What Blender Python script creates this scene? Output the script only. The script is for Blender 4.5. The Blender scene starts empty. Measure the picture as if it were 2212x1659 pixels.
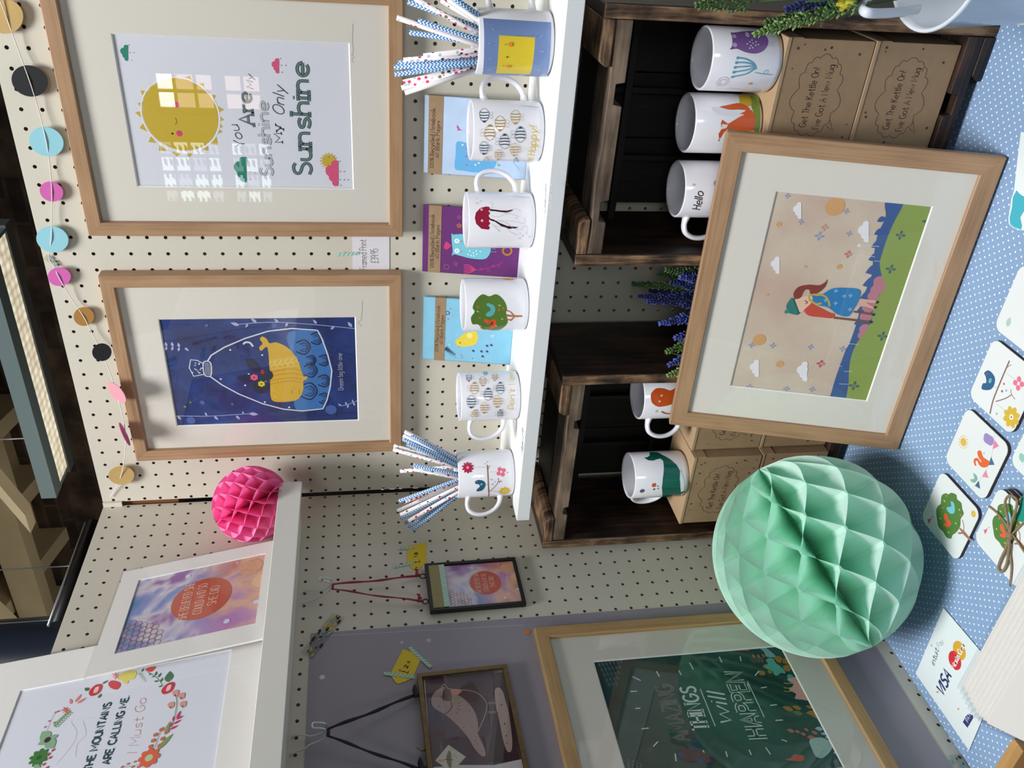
import bpy, bmesh, math, random
from mathutils import Vector, Matrix
random.seed(7)
PI = math.pi
scene = bpy.context.scene
COL = scene.collection
V = Vector

# ------------------------------------------------------------------ camera
# solved from the 1 inch grid of the pegboard holes; frame taken as 2212 x 1659 px
FPX, CX, CY = 1845.3, 1106.0, 829.5
CAM = V((0.52050824, -1.20538588, 1.54248))
IX = V((0.07069313, -0.15662426, -0.98512503))     # image x (phone held sideways: towards the floor)
IY = V((-0.83929692, -0.54304598, 0.02611003))     # image y (down)
FW = V((-0.53905765, 0.82496661, -0.16984388))     # forward
cd = bpy.data.cameras.new('camera'); cam = bpy.data.objects.new('camera', cd); COL.objects.link(cam)
m = Matrix.Identity(4)
for i in range(3):
    m[i][0] = IX[i]; m[i][1] = -IY[i]; m[i][2] = -FW[i]; m[i][3] = CAM[i]
cam.matrix_world = m
cd.sensor_width = 36.0; cd.sensor_fit = 'HORIZONTAL'; cd.lens = 36.0 * FPX / 2212.0
cd.clip_start = 0.02; cd.clip_end = 60
scene.camera = cam

# ------------------------------------------------------------------ light
scene.view_settings.view_transform = 'Standard'
scene.view_settings.look = 'None'
scene.view_settings.gamma = 1.0
scene.view_settings.use_curve_mapping = False
scene.view_settings.exposure = 0.0
world = bpy.data.worlds.new('hall_daylight'); scene.world = world; world.use_nodes = True
wb = world.node_tree.nodes['Background']
wb.inputs[0].default_value = (0.80, 0.86, 0.92, 1); wb.inputs[1].default_value = 0.10

def area(name, loc, target, sx, sy, power, color):
    l = bpy.data.lights.new(name, 'AREA'); l.shape = 'RECTANGLE'; l.size = sx; l.size_y = sy
    l.energy = power; l.color = color
    o = bpy.data.objects.new(name, l); COL.objects.link(o); o.location = loc
    o.rotation_euler = (V(target) - V(loc)).to_track_quat('-Z', 'Y').to_euler()
    return o
area('skylight_lamp', (0.22, -1.42, 4.4), (-0.1, -0.2, 1.2), 1.1, 0.9, 140, (0.97, 0.985, 1.0))
area('window_lamp', (3.4, -3.4, 2.3), (0.0, -0.3, 1.0), 1.6, 1.6, 3, (0.86, 0.94, 1.0))

# ------------------------------------------------------------------ rays
def ray(px, py): return IX * ((px - CX) / FPX) + IY * ((py - CY) / FPX) + FW
def hit(px, py, axis, val):
    d = ray(px, py); return CAM + d * ((val - CAM[axis]) / d[axis])

# ------------------------------------------------------------------ colours and materials
def lin(c):
    c = c / 255.0
    return c / 12.92 if c <= 0.04045 else ((c + 0.055) / 1.055) ** 2.4
def rgb(r, g, b): return (lin(r), lin(g), lin(b), 1.0)
MATS = {}
def newmat(name):
    mt = bpy.data.materials.new(name); mt.use_nodes = True
    nt = mt.node_tree; return mt, nt, nt.nodes['Principled BSDF']
def N(nt, t, **kw):
    n = nt.nodes.new(t)
    for k, v in kw.items(): setattr(n, k, v)
    return n
def plain(name, col, rough=0.5, metal=0.0, noise=0.0, nscale=30, bump=0.0, bscale=200, coat=0.0, spec=0.5, trans=None):
    if name in MATS: return MATS[name]
    mt, nt, b = newmat(name)
    b.inputs['Roughness'].default_value = rough; b.inputs['Metallic'].default_value = metal
    b.inputs['Specular IOR Level'].default_value = spec
    b.inputs['Coat Weight'].default_value = coat
    b.inputs['Base Color'].default_value = col
    tc = N(nt, 'ShaderNodeTexCoord')
    if noise:
        n = N(nt, 'ShaderNodeTexNoise'); n.inputs['Scale'].default_value = nscale; n.inputs['Detail'].default_value = 6
        nt.links.new(tc.outputs['Object'], n.inputs['Vector'])
        r = N(nt, 'ShaderNodeMapRange'); r.inputs[1].default_value = 0.3; r.inputs[2].default_value = 0.7
        r.inputs[3].default_value = 1 - noise; r.inputs[4].default_value = 1 + noise
        nt.links.new(n.outputs['Fac'], r.inputs[0])
        mx = N(nt, 'ShaderNodeVectorMath', operation='SCALE'); mx.inputs[0].default_value = col[:3]
        nt.links.new(r.outputs[0], mx.inputs['Scale']); nt.links.new(mx.outputs[0], b.inputs['Base Color'])
    if bump:
        n2 = N(nt, 'ShaderNodeTexNoise'); n2.inputs['Scale'].default_value = bscale
        nt.links.new(tc.outputs['Object'], n2.inputs['Vector'])
        bp = N(nt, 'ShaderNodeBump'); bp.inputs['Strength'].default_value = bump; bp.inputs['Distance'].default_value = 0.001
        nt.links.new(n2.outputs['Fac'], bp.inputs['Height']); nt.links.new(bp.outputs[0], b.inputs['Normal'])
    MATS[name] = mt; return mt

def ramp(nt, fac, stops, interp='LINEAR'):
    r = N(nt, 'ShaderNodeValToRGB'); cr = r.color_ramp; cr.interpolation = interp
    while len(cr.elements) < len(stops): cr.elements.new(0.5)
    for e, (p, c) in zip(cr.elements, stops): e.position = p; e.color = c
    nt.links.new(fac, r.inputs[0]); return r

def wood(name, c_dark, c_mid, c_light, along=4.0, across=140.0, rough=0.5, bump=0.2, stops=(0.25, 0.5, 0.75), knots=False):
    """grain runs along U of the UV map, which the board builder writes in metres"""
    if name in MATS: return MATS[name]
    mt, nt, b = newmat(name)
    uv = N(nt, 'ShaderNodeUVMap'); mp = N(nt, 'ShaderNodeMapping'); mp.inputs['Scale'].default_value = (along, across, 1)
    nt.links.new(uv.outputs[0], mp.inputs[0])
    n = N(nt, 'ShaderNodeTexNoise'); n.inputs['Scale'].default_value = 1.0; n.inputs['Detail'].default_value = 5; n.inputs['Roughness'].default_value = 0.65
    n.inputs['Distortion'].default_value = 0.4
    nt.links.new(mp.outputs[0], n.inputs['Vector'])
    mp2 = N(nt, 'ShaderNodeMapping'); mp2.inputs['Scale'].default_value = (along * 2.2, across * 0.16, 1)
    nt.links.new(uv.outputs[0], mp2.inputs[0])
    n2 = N(nt, 'ShaderNodeTexNoise'); n2.inputs['Scale'].default_value = 1.0; n2.inputs['Detail'].default_value = 3
    nt.links.new(mp2.outputs[0], n2.inputs['Vector'])
    mix = N(nt, 'ShaderNodeMath', operation='MULTIPLY_ADD'); mix.inputs[1].default_value = 0.55
    nt.links.new(n.outputs['Fac'], mix.inputs[0])
    h = N(nt, 'ShaderNodeMath', operation='MULTIPLY'); h.inputs[1].default_value = 0.45
    nt.links.new(n2.outputs['Fac'], h.inputs[0]); nt.links.new(h.outputs[0], mix.inputs[2])
    r = ramp(nt, mix.outputs[0], [(stops[0], c_dark), (stops[1], c_mid), (stops[2], c_light)])
    nt.links.new(r.outputs[0], b.inputs['Base Color'])
    b.inputs['Roughness'].default_value = rough
    bp = N(nt, 'ShaderNodeBump'); bp.inputs['Strength'].default_value = bump; bp.inputs['Distance'].default_value = 0.0012
    nt.links.new(mix.outputs[0], bp.inputs['Height']); nt.links.new(bp.outputs[0], b.inputs['Normal'])
    MATS[name] = mt; return mt

def ink(name, rough=0.6, coat=0.0, grain=0.05):
    """print ink: the colour comes from the printed shapes' own colour attribute"""
    if name in MATS: return MATS[name]
    mt, nt, b = newmat(name)
    at = N(nt, 'ShaderNodeVertexColor'); at.layer_name = 'print'
    tc = N(nt, 'ShaderNodeTexCoord'); n = N(nt, 'ShaderNodeTexNoise'); n.inputs['Scale'].default_value = 900
    nt.links.new(tc.outputs['Object'], n.inputs['Vector'])
    r = N(nt, 'ShaderNodeMapRange'); r.inputs[3].default_value = 1 - grain * 3; r.inputs[4].default_value = 1 + grain * 3
    nt.links.new(n.outputs['Fac'], r.inputs[0])
    s = N(nt, 'ShaderNodeVectorMath', operation='SCALE')
    nt.links.new(at.outputs['Color'], s.inputs[0]); nt.links.new(r.outputs[0], s.inputs['Scale'])
    nt.links.new(s.outputs[0], b.inputs['Base Color'])
    b.inputs['Roughness'].default_value = rough; b.inputs['Coat Weight'].default_value = coat
    b.inputs['Coat Roughness'].default_value = 0.06
    MATS[name] = mt; return mt

def glassmat(name, tint=(1, 1, 1, 1), rough=0.0, boost=0.0):
    if name in MATS: return MATS[name]
    mt = bpy.data.materials.new(name); mt.use_nodes = True; nt = mt.node_tree; nt.nodes.clear()
    o = N(nt, 'ShaderNodeOutputMaterial'); mx = N(nt, 'ShaderNodeMixShader'); tr = N(nt, 'ShaderNodeBsdfTransparent'); gl = N(nt, 'ShaderNodeBsdfGlossy')
    fr = N(nt, 'ShaderNodeLayerWeight'); fr.inputs[0].default_value = 0.5
    pw = N(nt, 'ShaderNodeMath', operation='POWER'); pw.inputs[1].default_value = 5.0; nt.links.new(fr.outputs['Facing'], pw.inputs[0])
    ad = N(nt, 'ShaderNodeMath', operation='MULTIPLY_ADD'); ad.inputs[1].default_value = 0.9; ad.inputs[2].default_value = 0.038 + boost
    nt.links.new(pw.outputs[0], ad.inputs[0])
    tr.inputs[0].default_value = tint; gl.inputs['Roughness'].default_value = rough
    nt.links.new(ad.outputs[0], mx.inputs[0]); nt.links.new(tr.outputs[0], mx.inputs[1]); nt.links.new(gl.outputs[0], mx.inputs[2]); nt.links.new(mx.outputs[0], o.inputs[0])
    MATS[name] = mt; return mt
def emit(name, col, s):
    mt, nt, b = newmat(name); b.inputs['Base Color'].default_value = (0, 0, 0, 1)
    b.inputs['Emission Color'].default_value = col; b.inputs['Emission Strength'].default_value = s; return mt
def tissue(name, col, deep):
    mt = bpy.data.materials.new(name); mt.use_nodes = True; nt = mt.node_tree; nt.nodes.clear()
    o = N(nt, 'ShaderNodeOutputMaterial'); mx = N(nt, 'ShaderNodeMixShader'); mx.inputs[0].default_value = 0.42
    d = N(nt, 'ShaderNodeBsdfDiffuse'); t = N(nt, 'ShaderNodeBsdfTranslucent'); d.inputs[0].default_value = col; t.inputs[0].default_value = deep
    nt.links.new(d.outputs[0], mx.inputs[1]); nt.links.new(t.outputs[0], mx.inputs[2]); nt.links.new(mx.outputs[0], o.inputs[0]); return mt

M_board = plain('cream_painted_hardboard', rgb(208, 202, 186), 0.55, noise=0.025, nscale=5, bump=0.12, bscale=350)
M_white = plain('white_laminate', rgb(238, 240, 240), 0.35)
M_ledge = plain('white_painted_wood', rgb(226, 223, 213), 0.45)
M_mount = plain('off_white_mount_board', rgb(228, 222, 210), 0.85, bump=0.05, bscale=900)
M_mountw = plain('white_mount_board', rgb(235, 230, 224), 0.85)
M_bevel = plain('white_mount_bevel', rgb(250, 250, 245), 0.8)
M_paper = plain('white_print_paper', rgb(226, 226, 234), 0.7)
M_oak = wood('light_oak_veneer', rgb(134, 100, 70), rgb(170, 134, 100), rgb(190, 155, 120), 5, 260, 0.45, 0.12)
M_oak2 = wood('golden_oak_veneer', rgb(134, 104, 66), rgb(172, 138, 94), rgb(192, 160, 116), 5, 260, 0.5, 0.12)
M_glass = glassmat('picture_glass')
M_sleeve = glassmat('clear_cellophane', (0.97, 0.975, 0.98, 1), 0.08, 0.02)
M_ceramic = plain('white_glazed_ceramic', rgb(233, 232, 238), 0.12, coat=0.3)
M_ink = ink('printed_ink', 0.65)
M_inkg = ink('glazed_print_on_ceramic', 0.2, 0.3, 0.02)
M_inks = ink('satin_print', 0.4, 0.0, 0.02)
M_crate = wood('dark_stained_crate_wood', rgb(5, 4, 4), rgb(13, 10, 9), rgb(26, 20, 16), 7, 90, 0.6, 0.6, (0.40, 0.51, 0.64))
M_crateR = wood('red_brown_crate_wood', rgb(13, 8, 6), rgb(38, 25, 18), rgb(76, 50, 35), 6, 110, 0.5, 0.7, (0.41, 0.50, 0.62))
M_crateE = wood('worn_crate_edge_wood', rgb(34, 23, 16), rgb(100, 74, 52), rgb(156, 122, 88), 11, 130, 0.7, 0.9, (0.40, 0.50, 0.60))
M_crateG = wood('weathered_grey_brown_crate_wood', rgb(54, 42, 35), rgb(108, 90, 74), rgb(146, 124, 104), 6, 90, 0.7, 0.8, (0.38, 0.50, 0.62))
M_kraft = plain('brown_kraft_card', rgb(158, 130, 98), 0.8, noise=0.06, nscale=60)
M_kraftl = plain('light_kraft_card_lid', rgb(178, 148, 114), 0.75, noise=0.04, nscale=60)
M_wire = plain('galvanised_wire', rgb(222, 228, 232), 0.3, 0.85)
M_black = plain('black_metal', rgb(22, 20, 20), 0.45)
M_brass = plain('aged_brass', rgb(120, 100, 70), 0.45, 0.7, noise=0.15, nscale=120)
M_dark = plain('dark_recess', rgb(12, 12, 12), 0.9)

# ------------------------------------------------------------------ scene graph helpers
def tag(o, label=None, cat=None, group=None, kind=None):
    if label: o['label'] = label
    if cat: o['category'] = cat
    if group: o['group'] = group
    if kind: o['kind'] = kind
    return o
def thing(name, label, cat, loc, group=None):
    o = bpy.data.objects.new(name, None); COL.objects.link(o); o.location = loc; o.empty_display_size = 0.02
    return tag(o, label, cat, group)
def origin(o):
    p = V((0, 0, 0))
    while o is not None: p += V(o.location); o = o.parent
    return p

class MB:
    """collects faces in world coordinates, with a UV map in metres along the grain"""
    def __init__(self): self.v = []; self.f = []; self.uv = []; self.mi = []; self.col = []; self.sm = []
    def face(self, pts, uvs=None, mi=0, sm=False):
        b = len(self.v); self.v += [tuple(p) for p in pts]; self.f.append(tuple(range(b, b + len(pts))))
        self.uv.append(uvs if uvs else [(0, 0)] * len(pts)); self.mi.append(mi); self.sm.append(sm)
    def box(self, a, b, mi=0, mat=None, grain=None):
        x0, y0, z0 = [min(a[i], b[i]) for i in range(3)]; x1, y1, z1 = [max(a[i], b[i]) for i in range(3)]
        P = [(x0, y0, z0), (x1, y0, z0), (x1, y1, z0), (x0, y1, z0), (x0, y0, z1), (x1, y0, z1), (x1, y1, z1), (x0, y1, z1)]
        d = (x1 - x0, y1 - y0, z1 - z0); g = grain if grain is not None else d.index(max(d))
        ou, ov = random.uniform(0, 9), random.uniform(0, 9)
        for q in ((0, 3, 2, 1), (4, 5, 6, 7), (0, 1, 5, 4), (2, 3, 7, 6), (1, 2, 6, 5), (3, 0, 4, 7)):
            pts = [P[i] for i in q]
            vary = [i for i in range(3) if max(p[i] for p in pts) - min(p[i] for p in pts) > 1e-9]
            if len(vary) < 2: vary = [0, 1]
            if g in vary: u = g; w = [i for i in vary if i != g][0]
            else: u, w = vary
            uv = [(p[u] + ou, p[w] + ov) for p in pts]
            if mat: pts = [mat @ V(p) for p in pts]
            self.face(pts, uv, mi)
    def prism(self, poly, ax, a, b, mi=0, mat=None, smooth=False):
        """poly: 2D points in the two axes other than ax (in order), extruded from a to b along ax"""
        o = [i for i in range(3) if i != ax]
        def mk(p, t):
            q = [0, 0, 0]; q[o[0]], q[o[1]] = p; q[ax] = t
            return mat @ V(q) if mat else V(q)
        A = [mk(p, a) for p in poly]; B = [mk(p, b) for p in poly]
        off = random.uniform(0, 9)
        uvp = [(p[0] + off, p[1]) for p in poly]
        w = max(p[0] for p in poly) - min(p[0] for p in poly); hh = max(p[1] for p in poly) - min(p[1] for p in poly)
        if hh > w: uvp = [(y, x) for x, y in uvp]
        self.face(A[::-1], uvp[::-1], mi); self.face(B, uvp, mi)
        n = len(poly)
        for i in range(n):
            j = (i + 1) % n; L = math.dist(poly[i], poly[j])
            self.face([A[i], A[j], B[j], B[i]], [(uvp[i][0], a), (uvp[j][0] if abs(uvp[j][0] - uvp[i][0]) > 1e-4 else uvp[i][0] + L, a), (uvp[j][0], b), (uvp[i][0], b)], mi, smooth)
    def tube(self, pts, r, n=8, mi=0, caps=True, flat=1.0, closed=False):
        pts = [V(p) for p in pts]; rr = r if isinstance(r, (list, tuple)) else [r] * len(pts)
        rings = []; prev = None
        for i, p in enumerate(pts):
            if closed: t = pts[(i + 1) % len(pts)] - pts[i - 1]
            else: t = pts[min(i + 1, len(pts) - 1)] - pts[max(i - 1, 0)]
            t.normalize()
            if prev is None:
                a = t.cross(V((0, 0, 1)))
                if a.length < 1e-3: a = t.cross(V((0, 1, 0)))
            else: a = prev - t * prev.dot(t)
            a.normalize(); prev = a; c = t.cross(a)
            rings.append([p + (a * math.cos(2 * PI * k / n) + c * math.sin(2 * PI * k / n) * flat) * rr[i] for k in range(n)])
        L = len(rings)
        for i in range(L if closed else L - 1):
            A, B = rings[i], rings[(i + 1) % L]
            for k in range(n):
                kk = (k + 1) % n; self.face([A[k], A[kk], B[kk], B[k]], None, mi, True)
        if caps and not closed: self.face(rings[0][::-1], None, mi); self.face(rings[-1], None, mi)
    def lathe(self, prof, c, n=48, mi=0, a0=0, smooth=True):
        for i in range(len(prof) - 1):
            (r0, z0), (r1, z1) = prof[i], prof[i + 1]
            for k in range(n):
                t0, t1 = a0 + 2 * PI * k / n, a0 + 2 * PI * (k + 1) / n
                q = [(c[0] + r * math.cos(t), c[1] + r * math.sin(t), c[2] + z) for r, z, t in ((r0, z0, t0), (r0, z0, t1), (r1, z1, t1), (r1, z1, t0))]
                if r0 < 1e-6: q = q[1:]
                elif r1 < 1e-6: q = q[:3]
                self.face(q, None, mi, smooth)
    def build(self, name, mats, parent=None, bevel=0, loc=None, merge=True):
        if not isinstance(mats, (list, tuple)): mats = [mats]
        o_w = origin(parent) if parent else V((0, 0, 0))
        ol = V(loc) if loc is not None else V((0, 0, 0))
        base = o_w + ol
        me = bpy.data.meshes.new(name)
        me.from_pydata([(p[0] - base[0], p[1] - base[1], p[2] - base[2]) for p in self.v], [], self.f)
        ul = me.uv_layers.new(name='UVMap'); i = 0
        for fu in self.uv:
            for u in fu: ul.data[i].uv = u; i += 1
        for k, p in enumerate(me.polygons): p.material_index = self.mi[k]; p.use_smooth = self.sm[k]
        for mt in mats: me.materials.append(mt)
        if merge:
            bm = bmesh.new(); bm.from_mesh(me); bmesh.ops.remove_doubles(bm, verts=bm.verts, dist=1e-6)
            bmesh.ops.recalc_face_normals(bm, faces=bm.faces) if merge != 'keep' else None
            bm.to_mesh(me); bm.free()
        o = bpy.data.objects.new(name, me); COL.objects.link(o); o.location = ol
        if parent: o.parent = parent
        if bevel:
            b = o.modifiers.new('bevel', 'BEVEL'); b.width = bevel; b.segments = 2; b.limit_method = 'ANGLE'; b.angle_limit = 0.7
        return o
    def single(self, name, mats, loc, label, cat, group=None, bevel=0, kind=None, merge=True):
        o = self.build(name, mats, None, bevel, loc, merge); return tag(o, label, cat, group, kind)
# ------------------------------------------------------------------ print surfaces
def smooth_pts(p, closed=False, n=6):
    out = []; L = len(p)
    if L < 3: return p
    rng = range(L) if closed else range(L - 1)
    for i in rng:
        p0 = p[i - 1] if (closed or i > 0) else p[0]; p1 = p[i]; p2 = p[(i + 1) % L]
        p3 = p[(i + 2) % L] if (closed or i + 2 < L) else p[-1]
        for k in range(n):
            t = k / n
            out.append(tuple(0.5 * ((2 * p1[j]) + (-p0[j] + p2[j]) * t + (2 * p0[j] - 5 * p1[j] + 4 * p2[j] - p3[j]) * t * t + (-p0[j] + 3 * p1[j] - 3 * p2[j] + p3[j]) * t ** 3) for j in (0, 1)))
    if not closed: out.append(tuple(p[-1]))
    return out

class PlaneS:
    def __init__(self, o, u, v): self.o = V(o); self.u = V(u).normalized(); self.v = V(v).normalized(); self.n = self.u.cross(self.v).normalized(); self.bend = False
    def inv(self, px, py):
        d = ray(px, py); t = (self.o - CAM).dot(self.n) / d.dot(self.n); q = CAM + d * t - self.o
        return (q.dot(self.u), q.dot(self.v))
    def fwd(self, s, t, l=0): return self.o + self.u * s + self.v * t + self.n * l
class CylS:
    def __init__(self, c, r):
        self.c = V(c); self.r = r; self.bend = True
        d = CAM - self.c; self.a0 = math.atan2(d.y, d.x)
    def inv(self, px, py):
        d = ray(px, py); ox, oy = CAM.x - self.c.x, CAM.y - self.c.y
        A = d.x * d.x + d.y * d.y; B = 2 * (ox * d.x + oy * d.y); Cc = ox * ox + oy * oy - self.r ** 2
        D = max(B * B - 4 * A * Cc, 0); t = (-B - math.sqrt(D)) / (2 * A); q = CAM + d * t - self.c
        a = math.atan2(q.y, q.x) - self.a0
        a = (a + PI) % (2 * PI) - PI
        return (a * self.r, q.z)
    def fwd(self, s, t, l=0):
        a = self.a0 + s / self.r; return self.c + V((math.cos(a) * (self.r + l), math.sin(a) * (self.r + l), t))

FONT = {}
def _g(ch, adv, *st): FONT[ch] = (adv, st)
ARC = lambda cx, cy, rx, ry, a0, a1: ('C', cx, cy, rx, ry, a0, a1)
L_ = lambda *a: ('L',) + a
S_ = lambda *a: ('S',) + a
_g('a', 7, ARC(2.5, 3, 2.5, 3, 0, 360), L_(5, 6, 5, 0)); _g('b', 7, L_(0, 10, 0, 0), ARC(2.5, 3, 2.5, 3, 0, 360))
_g('c', 6.4, ARC(2.7, 3, 2.7, 3, 45, 315)); _g('d', 7, ARC(2.5, 3, 2.5, 3, 0, 360), L_(5, 10, 5, 0))
_g('e', 7, L_(.2, 3, 5.2, 3), ARC(2.7, 3, 2.6, 3, 0, 315)); _g('f', 4.6, S_(4.2, 9.4, 3, 10, 1.8, 9, 1.6, 7, 1.6, 0), L_(0, 6, 3.6, 6))
_g('g', 7, ARC(2.5, 3, 2.5, 3, 0, 360), S_(5, 6, 5, -1, 4, -3.2, 2, -3.6, .3, -2.8))
_g('h', 6.8, L_(0, 10, 0, 0), S_(0, 3.8, .8, 5.4, 2.6, 6, 4.3, 5.3, 4.8, 3.6, 4.8, 0)); _g('i', 2.2, L_(0, 6, 0, 0), L_(0, 8, 0, 8.7))
_g('k', 6, L_(0, 10, 0, 0), L_(4.2, 6, 0, 2.4), L_(1.6, 3.8, 4.5, 0)); _g('l', 2.2, L_(0, 10, 0, 0))
_g('m', 9, L_(0, 6, 0, 0), S_(0, 4, .8, 5.6, 2, 6, 3.2, 5.4, 3.5, 4, 3.5, 0), S_(3.5, 4, 4.3, 5.6, 5.5, 6, 6.6, 5.4, 7, 4, 7, 0))
_g('n', 6.8, L_(0, 6, 0, 0), S_(0, 3.8, .8, 5.4, 2.6, 6, 4.3, 5.3, 4.8, 3.6, 4.8, 0)); _g('o', 7.2, ARC(2.7, 3, 2.7, 3, 0, 360))
_g('p', 7, L_(0, 6, 0, -3.6), ARC(2.5, 3, 2.5, 3, 0, 360)); _g('r', 4.6, L_(0, 6, 0, 0), S_(0, 3.8, 1, 5.5, 2.6, 6, 3.4, 5.7))
_g('s', 6, S_(4.4, 5.1, 3, 6, 1.1, 5.6, .4, 4.5, 1.2, 3.4, 3.4, 2.7, 4.4, 1.5, 3.6, .3, 2, 0, .2, .9)); _g('t', 5, S_(1.6, 9, 1.6, 1.5, 2.4, .1, 4, .4), L_(0, 6, 3.8, 6))
_g('u', 6.8, S_(0, 6, 0, 2.2, .8, .5, 2.4, 0, 4.2, .8, 4.8, 2.6), L_(4.8, 6, 4.8, 0)); _g('v', 6.4, L_(0, 6, 2.5, 0, 5, 6)); _g('w', 9, L_(0, 6, 1.8, 0, 3.7, 5.4, 5.6, 0, 7.4, 6))
_g('y', 6.4, L_(0, 6, 2.6, 0), L_(5.2, 6, 1.1, -3.6))
_g('A', 7.6, L_(0, 0, 3, 10, 6, 0), L_(1.1, 3.6, 4.9, 3.6)); _g('B', 7, L_(0, 0, 0, 10), S_(0, 10, 3.3, 10, 4.8, 8.8, 4.7, 6.5, 3.2, 5.3, 0, 5.3), S_(0, 5.3, 3.8, 5.3, 5.4, 3.8, 5.2, 1.4, 3.6, 0, 0, 0))
_g('C', 7.4, ARC(3.4, 5, 3.4, 5, 45, 315)); _g('D', 7.6, L_(0, 0, 0, 10), S_(0, 10, 3.2, 9.7, 5.4, 7.6, 5.8, 5, 5.4, 2.4, 3.2, .3, 0, 0)); _g('E', 6.4, L_(4.8, 10, 0, 10, 0, 0, 4.8, 0), L_(0, 5.2, 4, 5.2))
_g('F', 6.2, L_(4.8, 10, 0, 10, 0, 0), L_(0, 5.2, 4, 5.2)); _g('G', 8, ARC(3.4, 5, 3.4, 5, 45, 345), L_(6.6, 3.6, 6.6, 4.6, 3.8, 4.6)); _g('H', 7.6, L_(0, 10, 0, 0), L_(5.6, 10, 5.6, 0), L_(0, 5.2, 5.6, 5.2))
_g('I', 2.4, L_(0, 10, 0, 0)); _g('K', 7, L_(0, 10, 0, 0), L_(5, 10, 0, 4), L_(1.8, 5.6, 5.4, 0)); _g('L', 6, L_(0, 10, 0, 0, 4.6, 0)); _g('M', 9.2, L_(0, 0, 0, 10, 3.6, 3, 7.2, 10, 7.2, 0))
_g('N', 7.8, L_(0, 0, 0, 10, 5.8, 0, 5.8, 10)); _g('O', 8.4, ARC(3.4, 5, 3.4, 5, 0, 360)); _g('P', 6.8, L_(0, 0, 0, 10), S_(0, 10, 3.4, 10, 5, 8.8, 5, 6.4, 3.4, 5, 0, 5)); _g('R', 7, L_(0, 0, 0, 10), S_(0, 10, 3.4, 10, 5, 8.8, 5, 6.4, 3.4, 5, 0, 5), L_(2.4, 5, 5.4, 0))
_g('S', 6.8, S_(5, 8.8, 3.6, 10, 1.4, 9.6, .4, 7.8, 1.2, 6.2, 4, 4.8, 5.2, 2.8, 4.4, .7, 2.4, 0, .2, 1.2)); _g('T', 6.8, L_(0, 10, 5.8, 10), L_(2.9, 10, 2.9, 0)); _g('U', 7.8, S_(0, 10, 0, 2.8, 1, .7, 2.9, 0, 4.8, .7, 5.8, 2.8, 5.8, 10)); _g('V', 7.4, L_(0, 10, 3, 0, 6, 10))
_g('W', 10, L_(0, 10, 2.2, 0, 4.3, 8, 6.4, 0, 8.6, 10)); _g('Y', 7, L_(0, 10, 2.8, 5, 5.6, 10), L_(2.8, 5, 2.8, 0)); _g('Z', 7, L_(0, 10, 5.4, 10, 0, 0, 5.4, 0))
_g('0', 7, ARC(2.7, 5, 2.7, 5, 0, 360)); _g('1', 4, L_(0, 8, 2, 10, 2, 0)); _g('2', 6.6, S_(0, 8, 1, 9.6, 2.8, 10, 4.8, 8.6, 4.4, 6, 0, 0), L_(0, 0, 5, 0)); _g('3', 6.4, S_(0, 9, 2.4, 10, 4.4, 8.4, 3.6, 6, 1.6, 5.4), S_(1.6, 5.4, 4.2, 4.8, 4.8, 2.4, 3, .2, 0, .6))
_g('4', 6.6, L_(4, 0, 4, 10, 0, 3, 5.4, 3)); _g('5', 6.4, L_(4.6, 10, .6, 10, .4, 5.6), S_(.4, 5.6, 2.8, 6.2, 4.8, 4.4, 4.4, 1, 2, 0, 0, .8)); _g('8', 6.8, ARC(2.6, 7.6, 2.1, 2.4, 0, 360), ARC(2.6, 2.6, 2.6, 2.6, 0, 360)); _g('9', 6.4, ARC(2.4, 7.2, 2.4, 2.8, 0, 360), L_(4.8, 8, 4.4, 0))
_g('%', 8, ARC(1.5, 8, 1.5, 2, 0, 360), ARC(5.5, 2, 1.5, 2, 0, 360), L_(6, 10, 1, 0)); _g('£', 7, S_(5, 8.4, 3.6, 10, 2, 9, 1.8, 6, 1.9, 2.6, 0, 0), L_(0, 0, 5.4, 0), L_(.4, 5, 4, 5))
_g('.', 2.4, L_(0, 0, 0, .7)); _g('!', 2.8, L_(.6, 10, .4, 3), L_(.4, 0, .4, .8)); _g("'", 2, L_(.4, 10, 0, 8)); _g(' ', 4)

def glyph_lines(ch):
    adv, st = FONT[ch]; out = []
    for s in st:
        if s[0] == 'C':
            _, cx, cy, rx, ry, a0, a1 = s; n = max(8, int(abs(a1 - a0) / 18))
            out.append(([(cx + rx * math.cos(math.radians(a0 + (a1 - a0) * i / n)), cy + ry * math.sin(math.radians(a0 + (a1 - a0) * i / n))) for i in range(n + 1)], False))
        else:
            p = [(s[i], s[i + 1]) for i in range(1, len(s), 2)]
            out.append((smooth_pts(p) if s[0] == 'S' else p, s[0] == 'L'))
    return adv, out

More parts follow.
